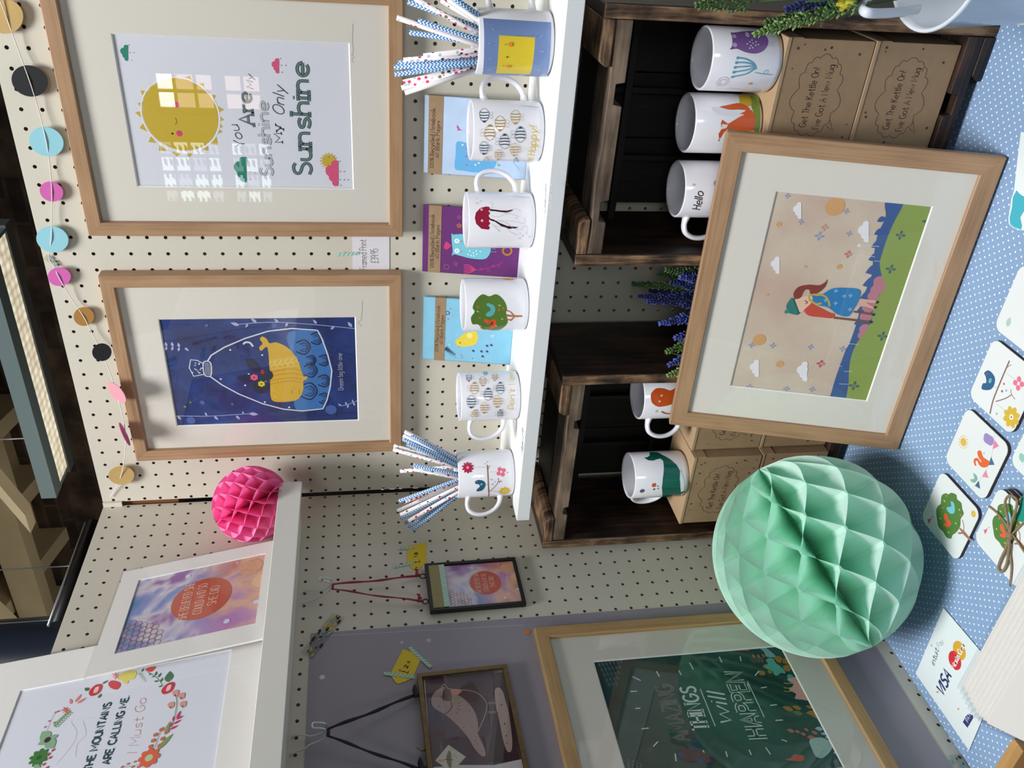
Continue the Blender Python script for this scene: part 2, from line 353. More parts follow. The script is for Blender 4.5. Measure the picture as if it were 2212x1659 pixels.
class Art:
    """coloured flat shapes laid on a surface of a thing (paper, mug wall, box front)"""
    def __init__(self, surf, lift=0.00012, step=0.000004):
        self.s = surf; self.bm = bmesh.new(); self.cl = self.bm.loops.layers.float_color.new('print')
        self.l = lift; self.step = step; self.o = (0, 0, 1.0); self.keep = False; self.clip = None
    def z(self, ox=0, oy=0, sc=1.0): self.o = (ox, oy, sc); return self
    def px(self, x, y): return (self.o[0] + x / self.o[2], self.o[1] + y / self.o[2])
    def st(self, x, y): return self.s.inv(*self.px(x, y))
    def _next(self):
        if not self.keep: self.l += self.step
        return self.l
    def raw(self, pts, col, l=None):
        """pts in surface metres"""
        if self.clip: pts = clip_poly(pts, self.clip)
        if len(pts) < 3: return
        if l is None: l = self._next()
        if not self.s.bend:
            try: f = self.bm.faces.new([self.bm.verts.new(self.s.fwd(a, b, l)) for a, b in pts])
            except ValueError: return
            fs = [f]
        else:
            t = bmesh.new(); t.faces.new([t.verts.new((a, b, 0)) for a, b in pts])
            bmesh.ops.triangulate(t, faces=t.faces)
            x0 = min(p[0] for p in pts); x1 = max(p[0] for p in pts); k = math.floor(x0 / 0.002) + 1
            while k * 0.002 < x1:
                bmesh.ops.bisect_plane(t, geom=t.verts[:] + t.edges[:] + t.faces[:], plane_co=(k * 0.002, 0, 0), plane_no=(1, 0, 0)); k += 1
            mp = {}; fs = []
            for v in t.verts: mp[v] = self.bm.verts.new(self.s.fwd(v.co.x, v.co.y, l))
            for f in t.faces: fs.append(self.bm.faces.new([mp[v] for v in f.verts]))
            t.free()
        for f in fs:
            for lp in f.loops: lp[self.cl] = col
    def poly(self, pts, col, sm=False):
        q = [self.st(*p) for p in pts]
        self.raw(smooth_pts(q, True) if sm else q, col)
    def ribbon(self, q, w, col, l=None, taper=False):
        if l is None: l = self._next()
        n = len(q)
        q = [q[0]] + [q[i] for i in range(1, n) if math.dist(q[i], q[i - 1]) > 1e-7]; n = len(q)
        if n < 2: return
        Lp = []; Rp = []
        for i in range(n):
            if i == 0: t = (q[1][0] - q[0][0], q[1][1] - q[0][1])
            elif i == n - 1: t = (q[-1][0] - q[-2][0], q[-1][1] - q[-2][1])
            else:
                a = (q[i][0] - q[i - 1][0], q[i][1] - q[i - 1][1]); b = (q[i + 1][0] - q[i][0], q[i + 1][1] - q[i][1])
                la, lb = math.hypot(*a), math.hypot(*b); t = (a[0] / la + b[0] / lb, a[1] / la + b[1] / lb)
                if math.hypot(*t) < 0.3: t = a
            d = math.hypot(*t); nx, ny = -t[1] / d, t[0] / d
            ww = w * (1 - 0.8 * i / (n - 1)) if taper else w
            Lp.append((q[i][0] + nx * ww / 2, q[i][1] + ny * ww / 2)); Rp.append((q[i][0] - nx * ww / 2, q[i][1] - ny * ww / 2))
        for i in range(n - 1): self.raw([Lp[i], Lp[i + 1], Rp[i + 1], Rp[i]], col, l)
    def line(self, pts, w, col, sm=False, closed=False, taper=False):
        """w in metres"""
        q = [self.st(*p) for p in pts]
        if sm: q = smooth_pts(q, closed)
        if closed: q = q + [q[0]]
        self.ribbon(q, w, col, taper=taper)
    def _rad(self, c, r):
        return math.dist(self.st(*c), self.st(c[0] + r, c[1]) if self.s.bend else self.st(c[0], c[1] + r))
    def dot(self, c, r, col, ry=None, n=20, rot=0):
        """r in zoom pixels, measured along the picture's y; drawn round on the paper"""
        c0 = self.st(*c); R = self._rad(c, r); RY = R if ry is None else R * ry
        cr, sr = math.cos(rot), math.sin(rot)
        self.raw([(c0[0] + R * math.cos(a) * cr - RY * math.sin(a) * sr, c0[1] + R * math.cos(a) * sr + RY * math.sin(a) * cr) for a in [2 * PI * i / n for i in range(n)]], col)
    def ring(self, c, r, w, col, ry=1.0, n=26):
        c0 = self.st(*c); R = self._rad(c, r)
        self.ribbon([(c0[0] + R * math.cos(2 * PI * i / n), c0[1] + R * ry * math.sin(2 * PI * i / n)) for i in range(n + 1)], w, col)
    def leaf(self, a, b, w, col, n=8):
        """pointed leaf from a to b, w = width / length"""
        A = self.st(*a); B = self.st(*b); d = (B[0] - A[0], B[1] - A[1]); p = (-d[1] * w / 2, d[0] * w / 2)
        pts = [(A[0] + d[0] * t + p[0] * math.sin(PI * t ** 0.8), A[1] + d[1] * t + p[1] * math.sin(PI * t ** 0.8)) for t in [i / n for i in range(n + 1)]]
        pts += [(A[0] + d[0] * t - p[0] * math.sin(PI * t ** 0.8), A[1] + d[1] * t - p[1] * math.sin(PI * t ** 0.8)) for t in [1 - i / n for i in range(1, n)]]
        self.raw(pts, col)
    def flower(self, c, r, n, col, mid=None, fat=0.5, rot=0):
        c0 = self.st(*c); R = self._rad(c, r); l = self._next()
        for k in range(n):
            a = rot + 2 * PI * k / n; cx, cy = c0[0] + R * .6 * math.cos(a), c0[1] + R * .6 * math.sin(a)
            self.raw([(cx + R * .42 * math.cos(t) * math.cos(a) - R * fat * math.sin(t) * math.sin(a) * .8, cy + R * .42 * math.cos(t) * math.sin(a) + R * fat * math.sin(t) * math.cos(a) * .8) for t in [2 * PI * i / 12 for i in range(12)]], col, l + k * 2e-6)
        self.l += n * 2e-6
        if mid: self.dot(c, r * .25, mid)
    def text(self, s, p0, p1, hp, col, w=0.1, slant=0.0, serif=False, inner=None, jig=0.0):
        """baseline runs from p0 to p1; hp = cap height in zoom pixels (towards the top of the letters); w = stroke / cap height"""
        A = self.st(*p0); B = self.st(*p1); L = math.dist(A, B); d = ((B[0] - A[0]) / L, (B[1] - A[1]) / L); nn = (-d[1], d[0])
        H = math.dist(A, self.st(p0[0] - hp, p0[1]))
        tot = sum(FONT[c][0] for c in s) - 1.5; k = L / tot; hh = H / 10; x = 0; l = self._next(); l2 = l + self.step * 0.6
        rnd = random.Random(len(s))
        for c in s:
            adv, ls = glyph_lines(c); jy = rnd.uniform(-jig, jig)
            if serif:
                ex = []
                for pts, straight in ls:
                    if straight:
                        for e, f in ((pts[0], pts[1]), (pts[-1], pts[-2])):
                            if abs(e[0] - f[0]) < abs(e[1] - f[1]) and (e[1] in (0, 10, 6, -3.6)): ex.append(([(e[0] - 1.2, e[1]), (e[0] + 1.2, e[1])], True))
                ls = ls + ex
            for pts, _ in ls:
                q = []
                for gx, gy in pts:
                    X = (x + gx) * k + gy * hh * slant; Y = (gy + jy) * hh
                    q.append((A[0] + d[0] * X + nn[0] * Y, A[1] + d[1] * X + nn[1] * Y))
                self.ribbon(q, w * H, col, l)
                if inner: self.ribbon(q, w * H * 0.5, inner, l2)
            x += adv
        self.l = l2
    def build(self, name, parent, mat=None):
        me = bpy.data.meshes.new(name); o_w = origin(parent)
        for v in self.bm.verts: v.co -= o_w
        bmesh.ops.remove_doubles(self.bm, verts=self.bm.verts, dist=1e-7)
        self.bm.to_mesh(me); self.bm.free(); me.materials.append(mat or M_ink)
        o = bpy.data.objects.new(name, me); COL.objects.link(o); o.parent = parent; return o

def clip_poly(pts, box):
    x0, y0, x1, y1 = box
    for ax, lim, sg in ((0, x0, 1), (0, x1, -1), (1, y0, 1), (1, y1, -1)):
        out = []; n = len(pts)
        for i in range(n):
            a, b = pts[i], pts[(i + 1) % n]; da = (a[ax] - lim) * sg; db = (b[ax] - lim) * sg
            if da >= 0: out.append(a)
            if (da > 0) != (db > 0) and abs(da - db) > 1e-12:
                t = da / (da - db); out.append((a[0] + (b[0] - a[0]) * t, a[1] + (b[1] - a[1]) * t))
        pts = out
        if len(pts) < 3: return []
    return pts
# ------------------------------------------------------------------ the hall
TABLE = 0.75; XL = -0.4946; BT = 1.989
def slab(name, a, b, mt, grain=None, kind='structure'):
    q = MB(); q.box(a, b, grain=grain); o = q.build(name, mt); o['kind'] = kind; return o
M_floor = plain('grey_concrete', rgb(120, 116, 110), 0.8, noise=0.08, nscale=4)
slab('floor', (-6, -8.2, -0.05), (6, 4.2, 0), M_floor)

# dark old brick gable wall behind the stall
mt, nt, b = newmat('sooty_brick'); tc = N(nt, 'ShaderNodeTexCoord'); mp = N(nt, 'ShaderNodeMapping'); mp.inputs['Rotation'].default_value = (PI / 2, 0, 0)
br = N(nt, 'ShaderNodeTexBrick'); br.inputs['Scale'].default_value = 1.0; br.inputs['Brick Width'].default_value = 0.22; br.inputs['Row Height'].default_value = 0.075; br.inputs['Mortar Size'].default_value = 0.008
br.inputs['Color1'].default_value = rgb(52, 36, 28); br.inputs['Color2'].default_value = rgb(98, 76, 60); br.inputs['Mortar'].default_value = rgb(84, 70, 56); br.inputs['Bias'].default_value = -0.2
nt.links.new(tc.outputs['Object'], mp.inputs[0]); nt.links.new(mp.outputs[0], br.inputs['Vector'])
nz = N(nt, 'ShaderNodeTexNoise'); nz.inputs['Scale'].default_value = 6; nz.inputs['Detail'].default_value = 8; nt.links.new(tc.outputs['Object'], nz.inputs['Vector'])
r_ = ramp(nt, nz.outputs['Fac'], [(0.38, (0.25, 0.22, 0.2, 1)), (0.62, (1, 1, 1, 1))])
mx = N(nt, 'ShaderNodeMix', data_type='RGBA', blend_type='MULTIPLY'); mx.inputs[0].default_value = 1
nt.links.new(br.outputs['Color'], mx.inputs[6]); nt.links.new(r_.outputs[0], mx.inputs[7]); nt.links.new(mx.outputs[2], b.inputs['Base Color'])
b.inputs['Roughness'].default_value = 0.9
slab('wall_back', (-6, 2.7, 0), (1.5, 2.95, 4.3), mt)

# boarded ceiling: cream boards and deeper rafters that run away from the viewer, sloping down to the wall
M_ceil = plain('aged_cream_ceiling_paint', rgb(150, 134, 104), 0.7, noise=0.1, nscale=3)
M_raft = plain('cream_painted_rafter', rgb(190, 174, 142), 0.6, noise=0.08, nscale=5)
M_beam = plain('grey_green_steel_beam', rgb(96, 104, 96), 0.55, noise=0.08, nscale=5)
q = MB(); q.box((-7, 1.9, 3.5), (1.5, 2.0, 3.5)); q = MB()
def cz(y): return 3.62 - (y - 1.0) * 0.24
q.face([(-7, 0.6, cz(.6) + .14), (1.2, 0.6, cz(.6) + .14), (1.2, 2.7, cz(2.7) + .14), (-7, 2.7, cz(2.7) + .14)]); q.face([(-7, 0.6, cz(.6) + .18), (1.2, 0.6, cz(.6) + .18), (1.2, 2.7, cz(2.7) + .18), (-7, 2.7, cz(2.7) + .18)])
o = q.build('ceiling', M_ceil, merge='keep'); o['kind'] = 'structure'
n_ = 0
for k in range(17):
    x = -6.6 + k * 0.45; n_ += 1
    q = MB(); q.prism([(0.6, cz(.6)), (2.7, cz(2.7)), (2.7, cz(2.7) + .14), (0.6, cz(.6) + .14)], 0, x, x + 0.09)
    o = q.build('trim_%d' % n_, M_raft); o['kind'] = 'structure'
for (y, w, mt_) in ((1.15, 0.10, M_beam), (1.62, 0.12, M_raft), (2.15, 0.10, M_raft)):
    n_ += 1; o = slab('trim_%d' % n_, (-7, y, cz(y) - 0.16), (1.2, y + w, cz(y + w) - 0.002), mt_)
for (x0, x1, y, z0, z1) in ((-3.4, -2.1, 1.75, 2.9, 3.42), (-2.1, -0.8, 1.75, 2.95, 3.42)):      # sloping braces
    n_ += 1; q = MB(); q.prism([(x0, z0), (x0 + .1, z0), (x1 + .1, z1), (x1, z1)], 1, y, y + 0.07); o = q.build('trim_%d' % n_, M_raft); o['kind'] = 'structure'

# gable windows far behind the viewer; their daylight shows in the picture glass
def window(n, x0, x1, z0, z1, nx, nz_, cols, y=-8.0, louvre=False):
    r = bpy.data.objects.new('window_%d' % n, None); COL.objects.link(r); r.location = ((x0 + x1) / 2, y, z0); r['kind'] = 'structure'
    f = MB(); t = 0.035
    for i in range(nx + 1):
        x = x0 + (x1 - x0) * i / nx; w = t if i in (0, nx) else 0.014; f.box((x - w, y - .03, z0 - t), (x + w, y + .03, z1 + t))
    for i in range(nz_ + 1):
        z = z0 + (z1 - z0) * i / nz_; w = t if i in (0, nz_) else 0.014; f.box((x0 - t, y - .03, z - w), (x1 + t, y + .03, z + w))
    f.build('window_frame', plain('grey_window_frame', rgb(150, 152, 155), 0.5), r)
    for i in range(nx):
        for j in range(nz_):
            g = MB(); a = x0 + (x1 - x0) * i / nx + .014; c = x0 + (x1 - x0) * (i + 1) / nx - .014; d = z0 + (z1 - z0) * j / nz_ + .014; e = z0 + (z1 - z0) * (j + 1) / nz_ - .014
            g.box((a, y - .012, d), (c, y - .006, e)); g.build('pane', cols(i, j), r)
    if louvre:
        s = MB()
        for k in range(int((z1 - z0) / .055)):
            z = z0 + .02 + k * .055; x = x0
            while x < x1 - .12:
                s.prism([(x, z), (x + .07, z), (x + .1, z + .03), (x + .03, z + .03)], 1, y + .012, y + .016); x += .14
        s.build('louvre', plain('white_louvre_slat', rgb(232, 238, 240), 0.5), r)
E_sky = emit('bright_sky_pane', (0.95, 1.0, 1.0, 1), 13.0); E_brick = emit('sunlit_brick_seen_through_pane', (1.0, 0.72, 0.62, 1), 4.2); E_roof = emit('glazed_roof_seen_through_pane', (0.8, 0.95, 0.9, 1), 5.5); E_dim = emit('dim_daylight_pane', (0.75, 0.82, 0.9, 1), 2.4)
window(1, -2.06, -1.66, 2.94, 3.53, 2, 3, lambda i, j: E_sky if (i == 1 and j == 2) or (i == 0 and j == 2) else E_brick)
window(2, -2.06, -1.66, 2.48, 2.88, 2, 2, lambda i, j: E_brick)
window(3, -3.06, -2.34, 2.94, 3.60, 4, 4, lambda i, j: E_roof if (i + j) % 3 else E_dim, louvre=True)
window(4, -3.06, -2.34, 2.44, 2.88, 4, 3, lambda i, j: E_roof if (i + j) % 2 else E_dim, louvre=True)
window(5, 2.6, 4.6, 2.4, 4.0, 6, 4, lambda i, j: E_sky if (i * 3 + j) % 4 else E_dim)

# ------------------------------------------------------------------ pegboards
PITCH = 0.0254
def pegboard(name, label, o, u, n, cols, rows, c0, r0, umin, umax, zmin, zmax, thick=0.004, rh=0.0027, depth_frame=True):
    """o: world point where hole (0,0) sits; u: direction of columns; n: facing direction; real drilled holes"""
    u = V(u); n = V(n); root = thing(name, label, 'display board', tuple(V(o) + u * (umin + umax) / 2)[:2] + (zmin,))
    us = sorted([umin] + [c * PITCH + PITCH / 2 for c in range(c0, cols)] + [umax]); zs = sorted([zmin] + [o[2] - r * PITCH - PITCH / 2 for r in range(r0, rows)] + [zmax])
    us = [a for a in us if umin <= a <= umax]; zs = [a for a in zs if zmin <= a <= zmax]
    q = MB(); O = V((o[0], o[1], 0))
    def P(a, z, l=0): return O + u * a + V((0, 0, z)) - n * l
    K = 10
    for i in range(len(us) - 1):
        for j in range(len(zs) - 1):
            a, b, c, d = us[i], us[i + 1], zs[j], zs[j + 1]
            hc = round(((a + b) / 2) / PITCH); hr = round((o[2] - (c + d) / 2) / PITCH); hx, hz = hc * PITCH, o[2] - hr * PITCH
            if not (a + rh * 1.15 < hx < b - rh * 1.15 and c + rh * 1.15 < hz < d - rh * 1.15):
                q.face([P(a, c), P(b, c), P(b, d), P(a, d)]); continue
            ring = [(hx + rh * math.cos(2 * PI * k / K + PI / K * 0), hz + rh * math.sin(2 * PI * k / K)) for k in range(K)]
            # outer square walked in the same sense
            out = []
            for k in range(K):
                t = 2 * PI * k / K; cx, cz_ = math.cos(t), math.sin(t)
                sx = ((b - hx) if cx > 0 else (hx - a)) / max(abs(cx), 1e-6); sz = ((d - hz) if cz_ > 0 else (hz - c)) / max(abs(cz_), 1e-6)
                s_ = min(sx, sz); out.append((hx + cx * s_, hz + cz_ * s_))
            cor = [(b, d), (a, d), (a, c), (b, c)]
            for k in range(K):
                kk = (k + 1) % K; pts = [out[k]]
                for cc in cor:
                    ang = math.atan2(cc[1] - hz, cc[0] - hx) % (2 * PI); t0 = 2 * PI * k / K; t1 = 2 * PI * (k + 1) / K
                    if t0 + 1e-6 < ang < t1 - 1e-6: pts.append(cc)
                pts += [out[kk], ring[kk], ring[k]]
                q.face([P(*p_) for p_ in pts])
                q.face([P(*ring[k]), P(*ring[kk]), P(*ring[kk], thick), P(*ring[k], thick)], None, 1)
    A = [P(umin, zmin), P(umax, zmin), P(umax, zmax), P(umin, zmax)]; B = [p_ - n * thick for p_ in A]
    for k in range(4): q.face([A[k], A[(k + 1) % 4], B[(k + 1) % 4], B[k]])
    q.build('perforated_panel', [M_board, plain('raw_hardboard_hole_edge', rgb(120, 100, 80), 0.9)], root, merge=True)
    return root
pb1 = pegboard('pegboard', 'cream pegboard with the two framed prints hanging above the mug shelf', (0, 0, 1.946), (1, 0, 0), (0, -1, 0), 27, 49, -19, -2, -0.4866, 0.70, TABLE - 0.03, BT)
# hole columns run away from x = 0 in both directions; the second panel turns the corner
pb2 = pegboard('pegboard', 'cream pegboard at right angles, carrying the narrow ledge and the little hanging frames', (XL, -0.0051 , 1.946 - 0.3027 ), (0, -1, 0), (1, 0, 0), 44, 36, 0, -14, -0.0040, 1.10, TABLE - 0.03, BT)
q = MB(); q.box((-0.62, 0.0048, 1.868), (0.69, 0.040, 1.957)); q.single('stand_rail', plain('brown_planed_timber', rgb(120, 74, 40), 0.7, noise=.1, nscale=20), (0, .02, 1.868), 'brown timber rail behind the pegboard, glimpsed through the top of the corner gap', 'rail', merge=True)
for xx in (-0.60, 0.64):
    q = MB(); q.box((xx, 0.0405, 0), (xx + .045, 0.080, 1.957)); q.single('stand_post', M_crateR, (xx, .06, 0), 'timber post standing on the floor behind the %s end of the pegboard' % ('corner' if xx < 0 else 'right'), 'post')
q = MB()
for x in (-0.4988 - 0.02,): q.box((x, -1.1, TABLE - .03), (x + 0.02 - .004, -1.08, BT - .01))
# small batten closing the top of the corner gap
q = MB(); q.box((XL + .0002, -0.0045, 1.958), (XL + .0095, -0.0005, 1.9885)); q.single('corner_batten', M_board, (XL + .004, -.002, 1.958), 'short cream batten closing the very top of the corner gap', 'batten')
# black banner with white lettering, seen only through the corner gap
ban = thing('banner', 'black banner with white lettering showing through the corner gap', 'banner', (-0.80, 0.35, 0))
q = MB(); q.box((-1.05, 0.35, 0.03), (-0.62, 0.354, 1.86)); q.build('fabric', plain('black_banner_cloth', rgb(16, 14, 14), 0.8), ban)
q = MB(); q.box((-1.05, .30, 0), (-.62, .40, .03)); q.build('base', M_black, ban)
A = Art(PlaneS((-1.05, 0.349, 1.05), (1, 0, 0), (0, 0, 1)))
for (px_, py_, r_) in ((838, 1062, 13), (855, 1062, 12)): A.ring((px_, py_), r_, 0.006, rgb(240, 240, 240), 0.75)
A.line([(898, 1050), (898, 1075)], 0.012, rgb(235, 235, 235)); A.line([(914, 1058), (924, 1058)], 0.006, rgb(235, 235, 235))
A.build('lettering', ban)

# ------------------------------------------------------------------ table and cloth
mt, nt, b = newmat('blue_polka_dot_cotton'); tc = N(nt, 'ShaderNodeTexCoord'); mp = N(nt, 'ShaderNodeMapping'); DOT = 0.0122
mp.inputs['Scale'].default_value = (1 / DOT, 1 / DOT, 0); mp.inputs['Rotation'].default_value = (0, 0, math.radians(4)); nt.links.new(tc.outputs['Object'], mp.inputs[0])
def dots(off):
    a = N(nt, 'ShaderNodeVectorMath', operation='ADD'); a.inputs[1].default_value = (off, off, 0); nt.links.new(mp.outputs[0], a.inputs[0])
    f = N(nt, 'ShaderNodeVectorMath', operation='FRACTION'); nt.links.new(a.outputs[0], f.inputs[0])
    s = N(nt, 'ShaderNodeVectorMath', operation='SUBTRACT'); s.inputs[1].default_value = (0.5, 0.5, 0); nt.links.new(f.outputs[0], s.inputs[0])
    l = N(nt, 'ShaderNodeVectorMath', operation='LENGTH'); nt.links.new(s.outputs[0], l.inputs[0])
    c = N(nt, 'ShaderNodeMath', operation='LESS_THAN'); c.inputs[1].default_value = 0.105; nt.links.new(l.outputs['Value'], c.inputs[0]); return c
d1, d2 = dots(0), dots(0.5); ad = N(nt, 'ShaderNodeMath', operation='MAXIMUM'); nt.links.new(d1.outputs[0], ad.inputs[0]); nt.links.new(d2.outputs[0], ad.inputs[1])
nz = N(nt, 'ShaderNodeTexNoise'); nz.inputs['Scale'].default_value = 1500; nt.links.new(tc.outputs['Object'], nz.inputs['Vector'])
rb = ramp(nt, nz.outputs['Fac'], [(0.3, rgb(120, 150, 190)), (0.7, rgb(154, 182, 214))])
mx = N(nt, 'ShaderNodeMix', data_type='RGBA'); nt.links.new(ad.outputs[0], mx.inputs[0]); nt.links.new(rb.outputs[0], mx.inputs[6]); mx.inputs[7].default_value = rgb(232, 240, 250)
nt.links.new(mx.outputs[2], b.inputs['Base Color']); b.inputs['Roughness'].default_value = 0.85
bp = N(nt, 'ShaderNodeBump'); bp.inputs['Strength'].default_value = 0.15; bp.inputs['Distance'].default_value = 0.0005; nt.links.new(nz.outputs['Fac'], bp.inputs['Height']); nt.links.new(bp.outputs[0], b.inputs['Normal'])
tb = thing('table', 'trestle table standing under the blue spotted cloth', 'table', (0.1, -0.36, 0))
q = MB(); q.box((XL + .002, -0.80, TABLE - .032), (0.75, -0.001, TABLE - .004)); q.build('tabletop', M_crateG, tb)
for x in (XL + .06, 0.69):
    for y in (-0.76, -0.06):
        q = MB(); q.box((x - .02, y - .02, 0), (x + .02, y + .02, TABLE - .032)); q.build('leg', M_crateG, tb)
q = MB(); X0, X1, Y0, Y1 = XL + .0005, 0.76, -0.82, -0.0006
nx, ny = 60, 40
def czt(x, y): return TABLE
P_ = [[V((X0 + (X1 - X0) * i / nx, Y0 + (Y1 - Y0) * j / ny, TABLE)) for i in range(nx + 1)] for j in range(ny + 1)]
for j in range(ny):
    for i in range(nx): q.face([P_[j][i], P_[j][i + 1], P_[j + 1][i + 1], P_[j + 1][i]])
fr = [V((X0 + (X1 - X0) * i / nx, Y0 - .004 - .008 * math.sin(i * .7) ** 2, TABLE - .34)) for i in range(nx + 1)]
for i in range(nx): q.face([fr[i], fr[i + 1], P_[0][i + 1], P_[0][i]])
sd = [V((X1 + .004 + .006 * math.sin(j * .8) ** 2, Y0 + (Y1 - Y0) * j / ny, TABLE - .34)) for j in range(ny + 1)]
for j in range(ny): q.face([P_[j][nx], sd[j], sd[j + 1], P_[j + 1][nx]])
cloth = q.single('tablecloth', mt, (0.1, -0.4, TABLE), 'blue cotton tablecloth with rows of tiny white spots', 'tablecloth')
sol = cloth.modifiers.new('thickness', 'SOLIDIFY'); sol.thickness = 0.0012; sol.offset = -1

# ------------------------------------------------------------------ shelves
sh = thing('shelf', 'long white floating shelf holding the row of mugs and notebooks', 'shelf', (-0.02, -0.09, 1.2865))
q = MB(); q.box((-0.4085, -0.188, 1.2855), (0.3705, -0.0006, 1.3065)); q.build('board', M_white, sh, 0.0008)
A = Art(PlaneS((0, -0.1, 1.3067), (1, 0, 0), (0, 1, 0)), 0.0001)
pen = rgb(196, 200, 200)
A.text('Notebooks', (1178, 470), (1180, 398), 3.2, pen, 0.12, 0.3); A.text('£2 each', (1190, 455), (1192, 400), 3.0, pen, 0.12, 0.3)
A.text('Mugs £9', (1128, 985), (1131, 935), 3.2, pen, 0.12, 0.3)
A.build('pencil_note', sh)
LX, LZ0 = -0.3972, 1.6547
lg = thing('picture_ledge', 'white picture ledge with a raised lip holding two mounted prints and the pink ball', 'shelf', (-0.45, -0.4, LZ0))
q = MB(); q.box((XL + .0005, -1.0, LZ0), (LX - .0095, -0.0775, LZ0 + .012)); q.build('base', M_ledge, lg, 0.0006)
q = MB(); q.box((LX - .009, -1.0, LZ0 - .006), (LX, -0.0770, LZ0 + .030)); q.build('lip', M_ledge, lg, 0.0008)
q = MB(); q.box((XL + .0005, -1.0, LZ0 + .0125), (XL + .0105, -0.0775, LZ0 + .03)); q.build('back_rail', M_ledge, lg, 0.0006)
LF = LZ0 + .012

# ------------------------------------------------------------------ picture frames
def framed(name, label, O, U, Vv, W, H, rail, depth, mount, mat_wood, win, art=None, glass_d=0.006, mount_mat=None, paper=None, back=0.0, group=None, cat='picture frame', glass=None):
    """O: lower-left rear corner; U across, Vv up, normal = U x Vv faces the viewer; win = (l, b, r, t) window margins"""
    U = V(U).normalized(); Vv = V(Vv).normalized(); Nn = U.cross(Vv); O = V(O)
    root = thing(name, label, cat, tuple(O + U * W / 2), group)
    M4 = Matrix.Identity(4)
    for i in range(3): M4[i][0] = U[i]; M4[i][1] = Nn[i]; M4[i][2] = Vv[i]; M4[i][3] = O[i]
    q = MB()
    def rail_(p):  # trapezoid p in (a, z), grain along longest direction
        off = random.uniform(0, 9); long_a = abs(max(a for a, c in p) - min(a for a, c in p)) > abs(max(c for a, c in p) - min(c for a, c in p))
        uv = [((a, c) if long_a else (c, a)) for a, c in p]; uv = [(a + off, c) for a, c in uv]
        F = [M4 @ V((a, depth, c)) for a, c in p]; Bk = [M4 @ V((a, 0.0, c)) for a, c in p]
        q.face(F, uv); q.face(Bk[::-1], uv[::-1])
        for i in range(4):
            j = (i + 1) % 4
            u0, u1 = uv[i], uv[j]
            if i in (0, 2): q.face([Bk[i], Bk[j], F[j], F[i]], [(u0[0], 5), (u1[0], 5), (u1[0], 5 + depth), (u0[0], 5 + depth)])
    r = rail
    rail_([(0, 0), (W, 0), (W - r, r), (r, r)]); rail_([(W, H), (0, H), (r, H - r), (W - r, H - r)])
    rail_([(0, H), (0, 0), (r, r), (r, H - r)]); rail_([(W, 0), (W, H), (W - r, H - r), (W - r, r)])
    q.build('frame', mat_wood, root, merge=True).modifiers.new('bevel', 'BEVEL').width = 0.0012
    gd = depth - glass_d
    md = gd - 0.002
    l, bb, rr, t = win
    def loc(a, d, c): return M4 @ V((a, d, c))
    q = MB(); x0, x1, z0, z1 = r * .9, W - r * .9, r * .9, H - r * .9; a0, a1, c0, c1 = l, W - rr, bb, H - t
    th = 0.0016
    outer = [(x0, z0), (x1, z0), (x1, z1), (x0, z1)]; inner = [(a0, c0), (a1, c0), (a1, c1), (a0, c1)]; inn2 = [(a0 + th, c0 + th), (a1 - th, c0 + th), (a1 - th, c1 - th), (a0 + th, c1 - th)]
    for i in range(4):
        j = (i + 1) % 4
        q.face([loc(outer[i][0], md, outer[i][1]), loc(outer[j][0], md, outer[j][1]), loc(inner[j][0], md, inner[j][1]), loc(inner[i][0], md, inner[i][1])])
        q.face([loc(inner[i][0], md, inner[i][1]), loc(inner[j][0], md, inner[j][1]), loc(inn2[j][0], md - th, inn2[j][1]), loc(inn2[i][0], md - th, inn2[i][1])], None, 1)
        q.face([loc(outer[i][0], md, outer[i][1]), loc(outer[j][0], md, outer[j][1]), loc(outer[j][0], md - th, outer[j][1]), loc(outer[i][0], md - th, outer[i][1])])
        q.face([loc(outer[i][0], md - th, outer[i][1]), loc(outer[j][0], md - th, outer[j][1]), loc(inn2[j][0], md - th, inn2[j][1]), loc(inn2[i][0], md - th, inn2[i][1])])
    q.build('mount', [mount_mat or M_mount, M_bevel], root)
    q = MB(); q.box((x0, 0.001, z0), (x1, 0.003, z1), mat=M4); q.build('backing_board', plain('brown_backing_board', rgb(120, 95, 70), 0.9), root)
    pd = md - th - 0.0008
    q = MB(); q.box((a0 - .004, pd - .0006, c0 - .004), (a1 + .004, pd, c1 + .004), mat=M4); pr = q.build('print', paper or M_paper, root)
    S = PlaneS(loc(0, pd, 0), U, Vv); SM = PlaneS(loc(0, md, 0), U, Vv)
    if glass is not False:
        q = MB(); q.face([loc(x0, gd, z0), loc(x1, gd, z0), loc(x1, gd, z1), loc(x0, gd, z1)]); q.face([loc(x0, gd - .0018, z0), loc(x1, gd - .0018, z0), loc(x1, gd - .0018, z1), loc(x0, gd - .0018, z1)][::-1])
        q.build('glass', glass or M_glass, root, merge=False)
    return root, S, SM, (a0, c0, a1, c1), pr
def win_from(TL, BR, O, U, Vv, W, H, d, scale=(0, 0, 1.0)):
    U = V(U).normalized(); Vv = V(Vv).normalized(); S = PlaneS(V(O) + U.cross(Vv) * d, U, Vv)
    a = S.inv(*TL); b = S.inv(*BR); return (a[0], b[1], W - b[0], H - a[1])
X_, Z_ = (1, 0, 0), (0, 0, 1)

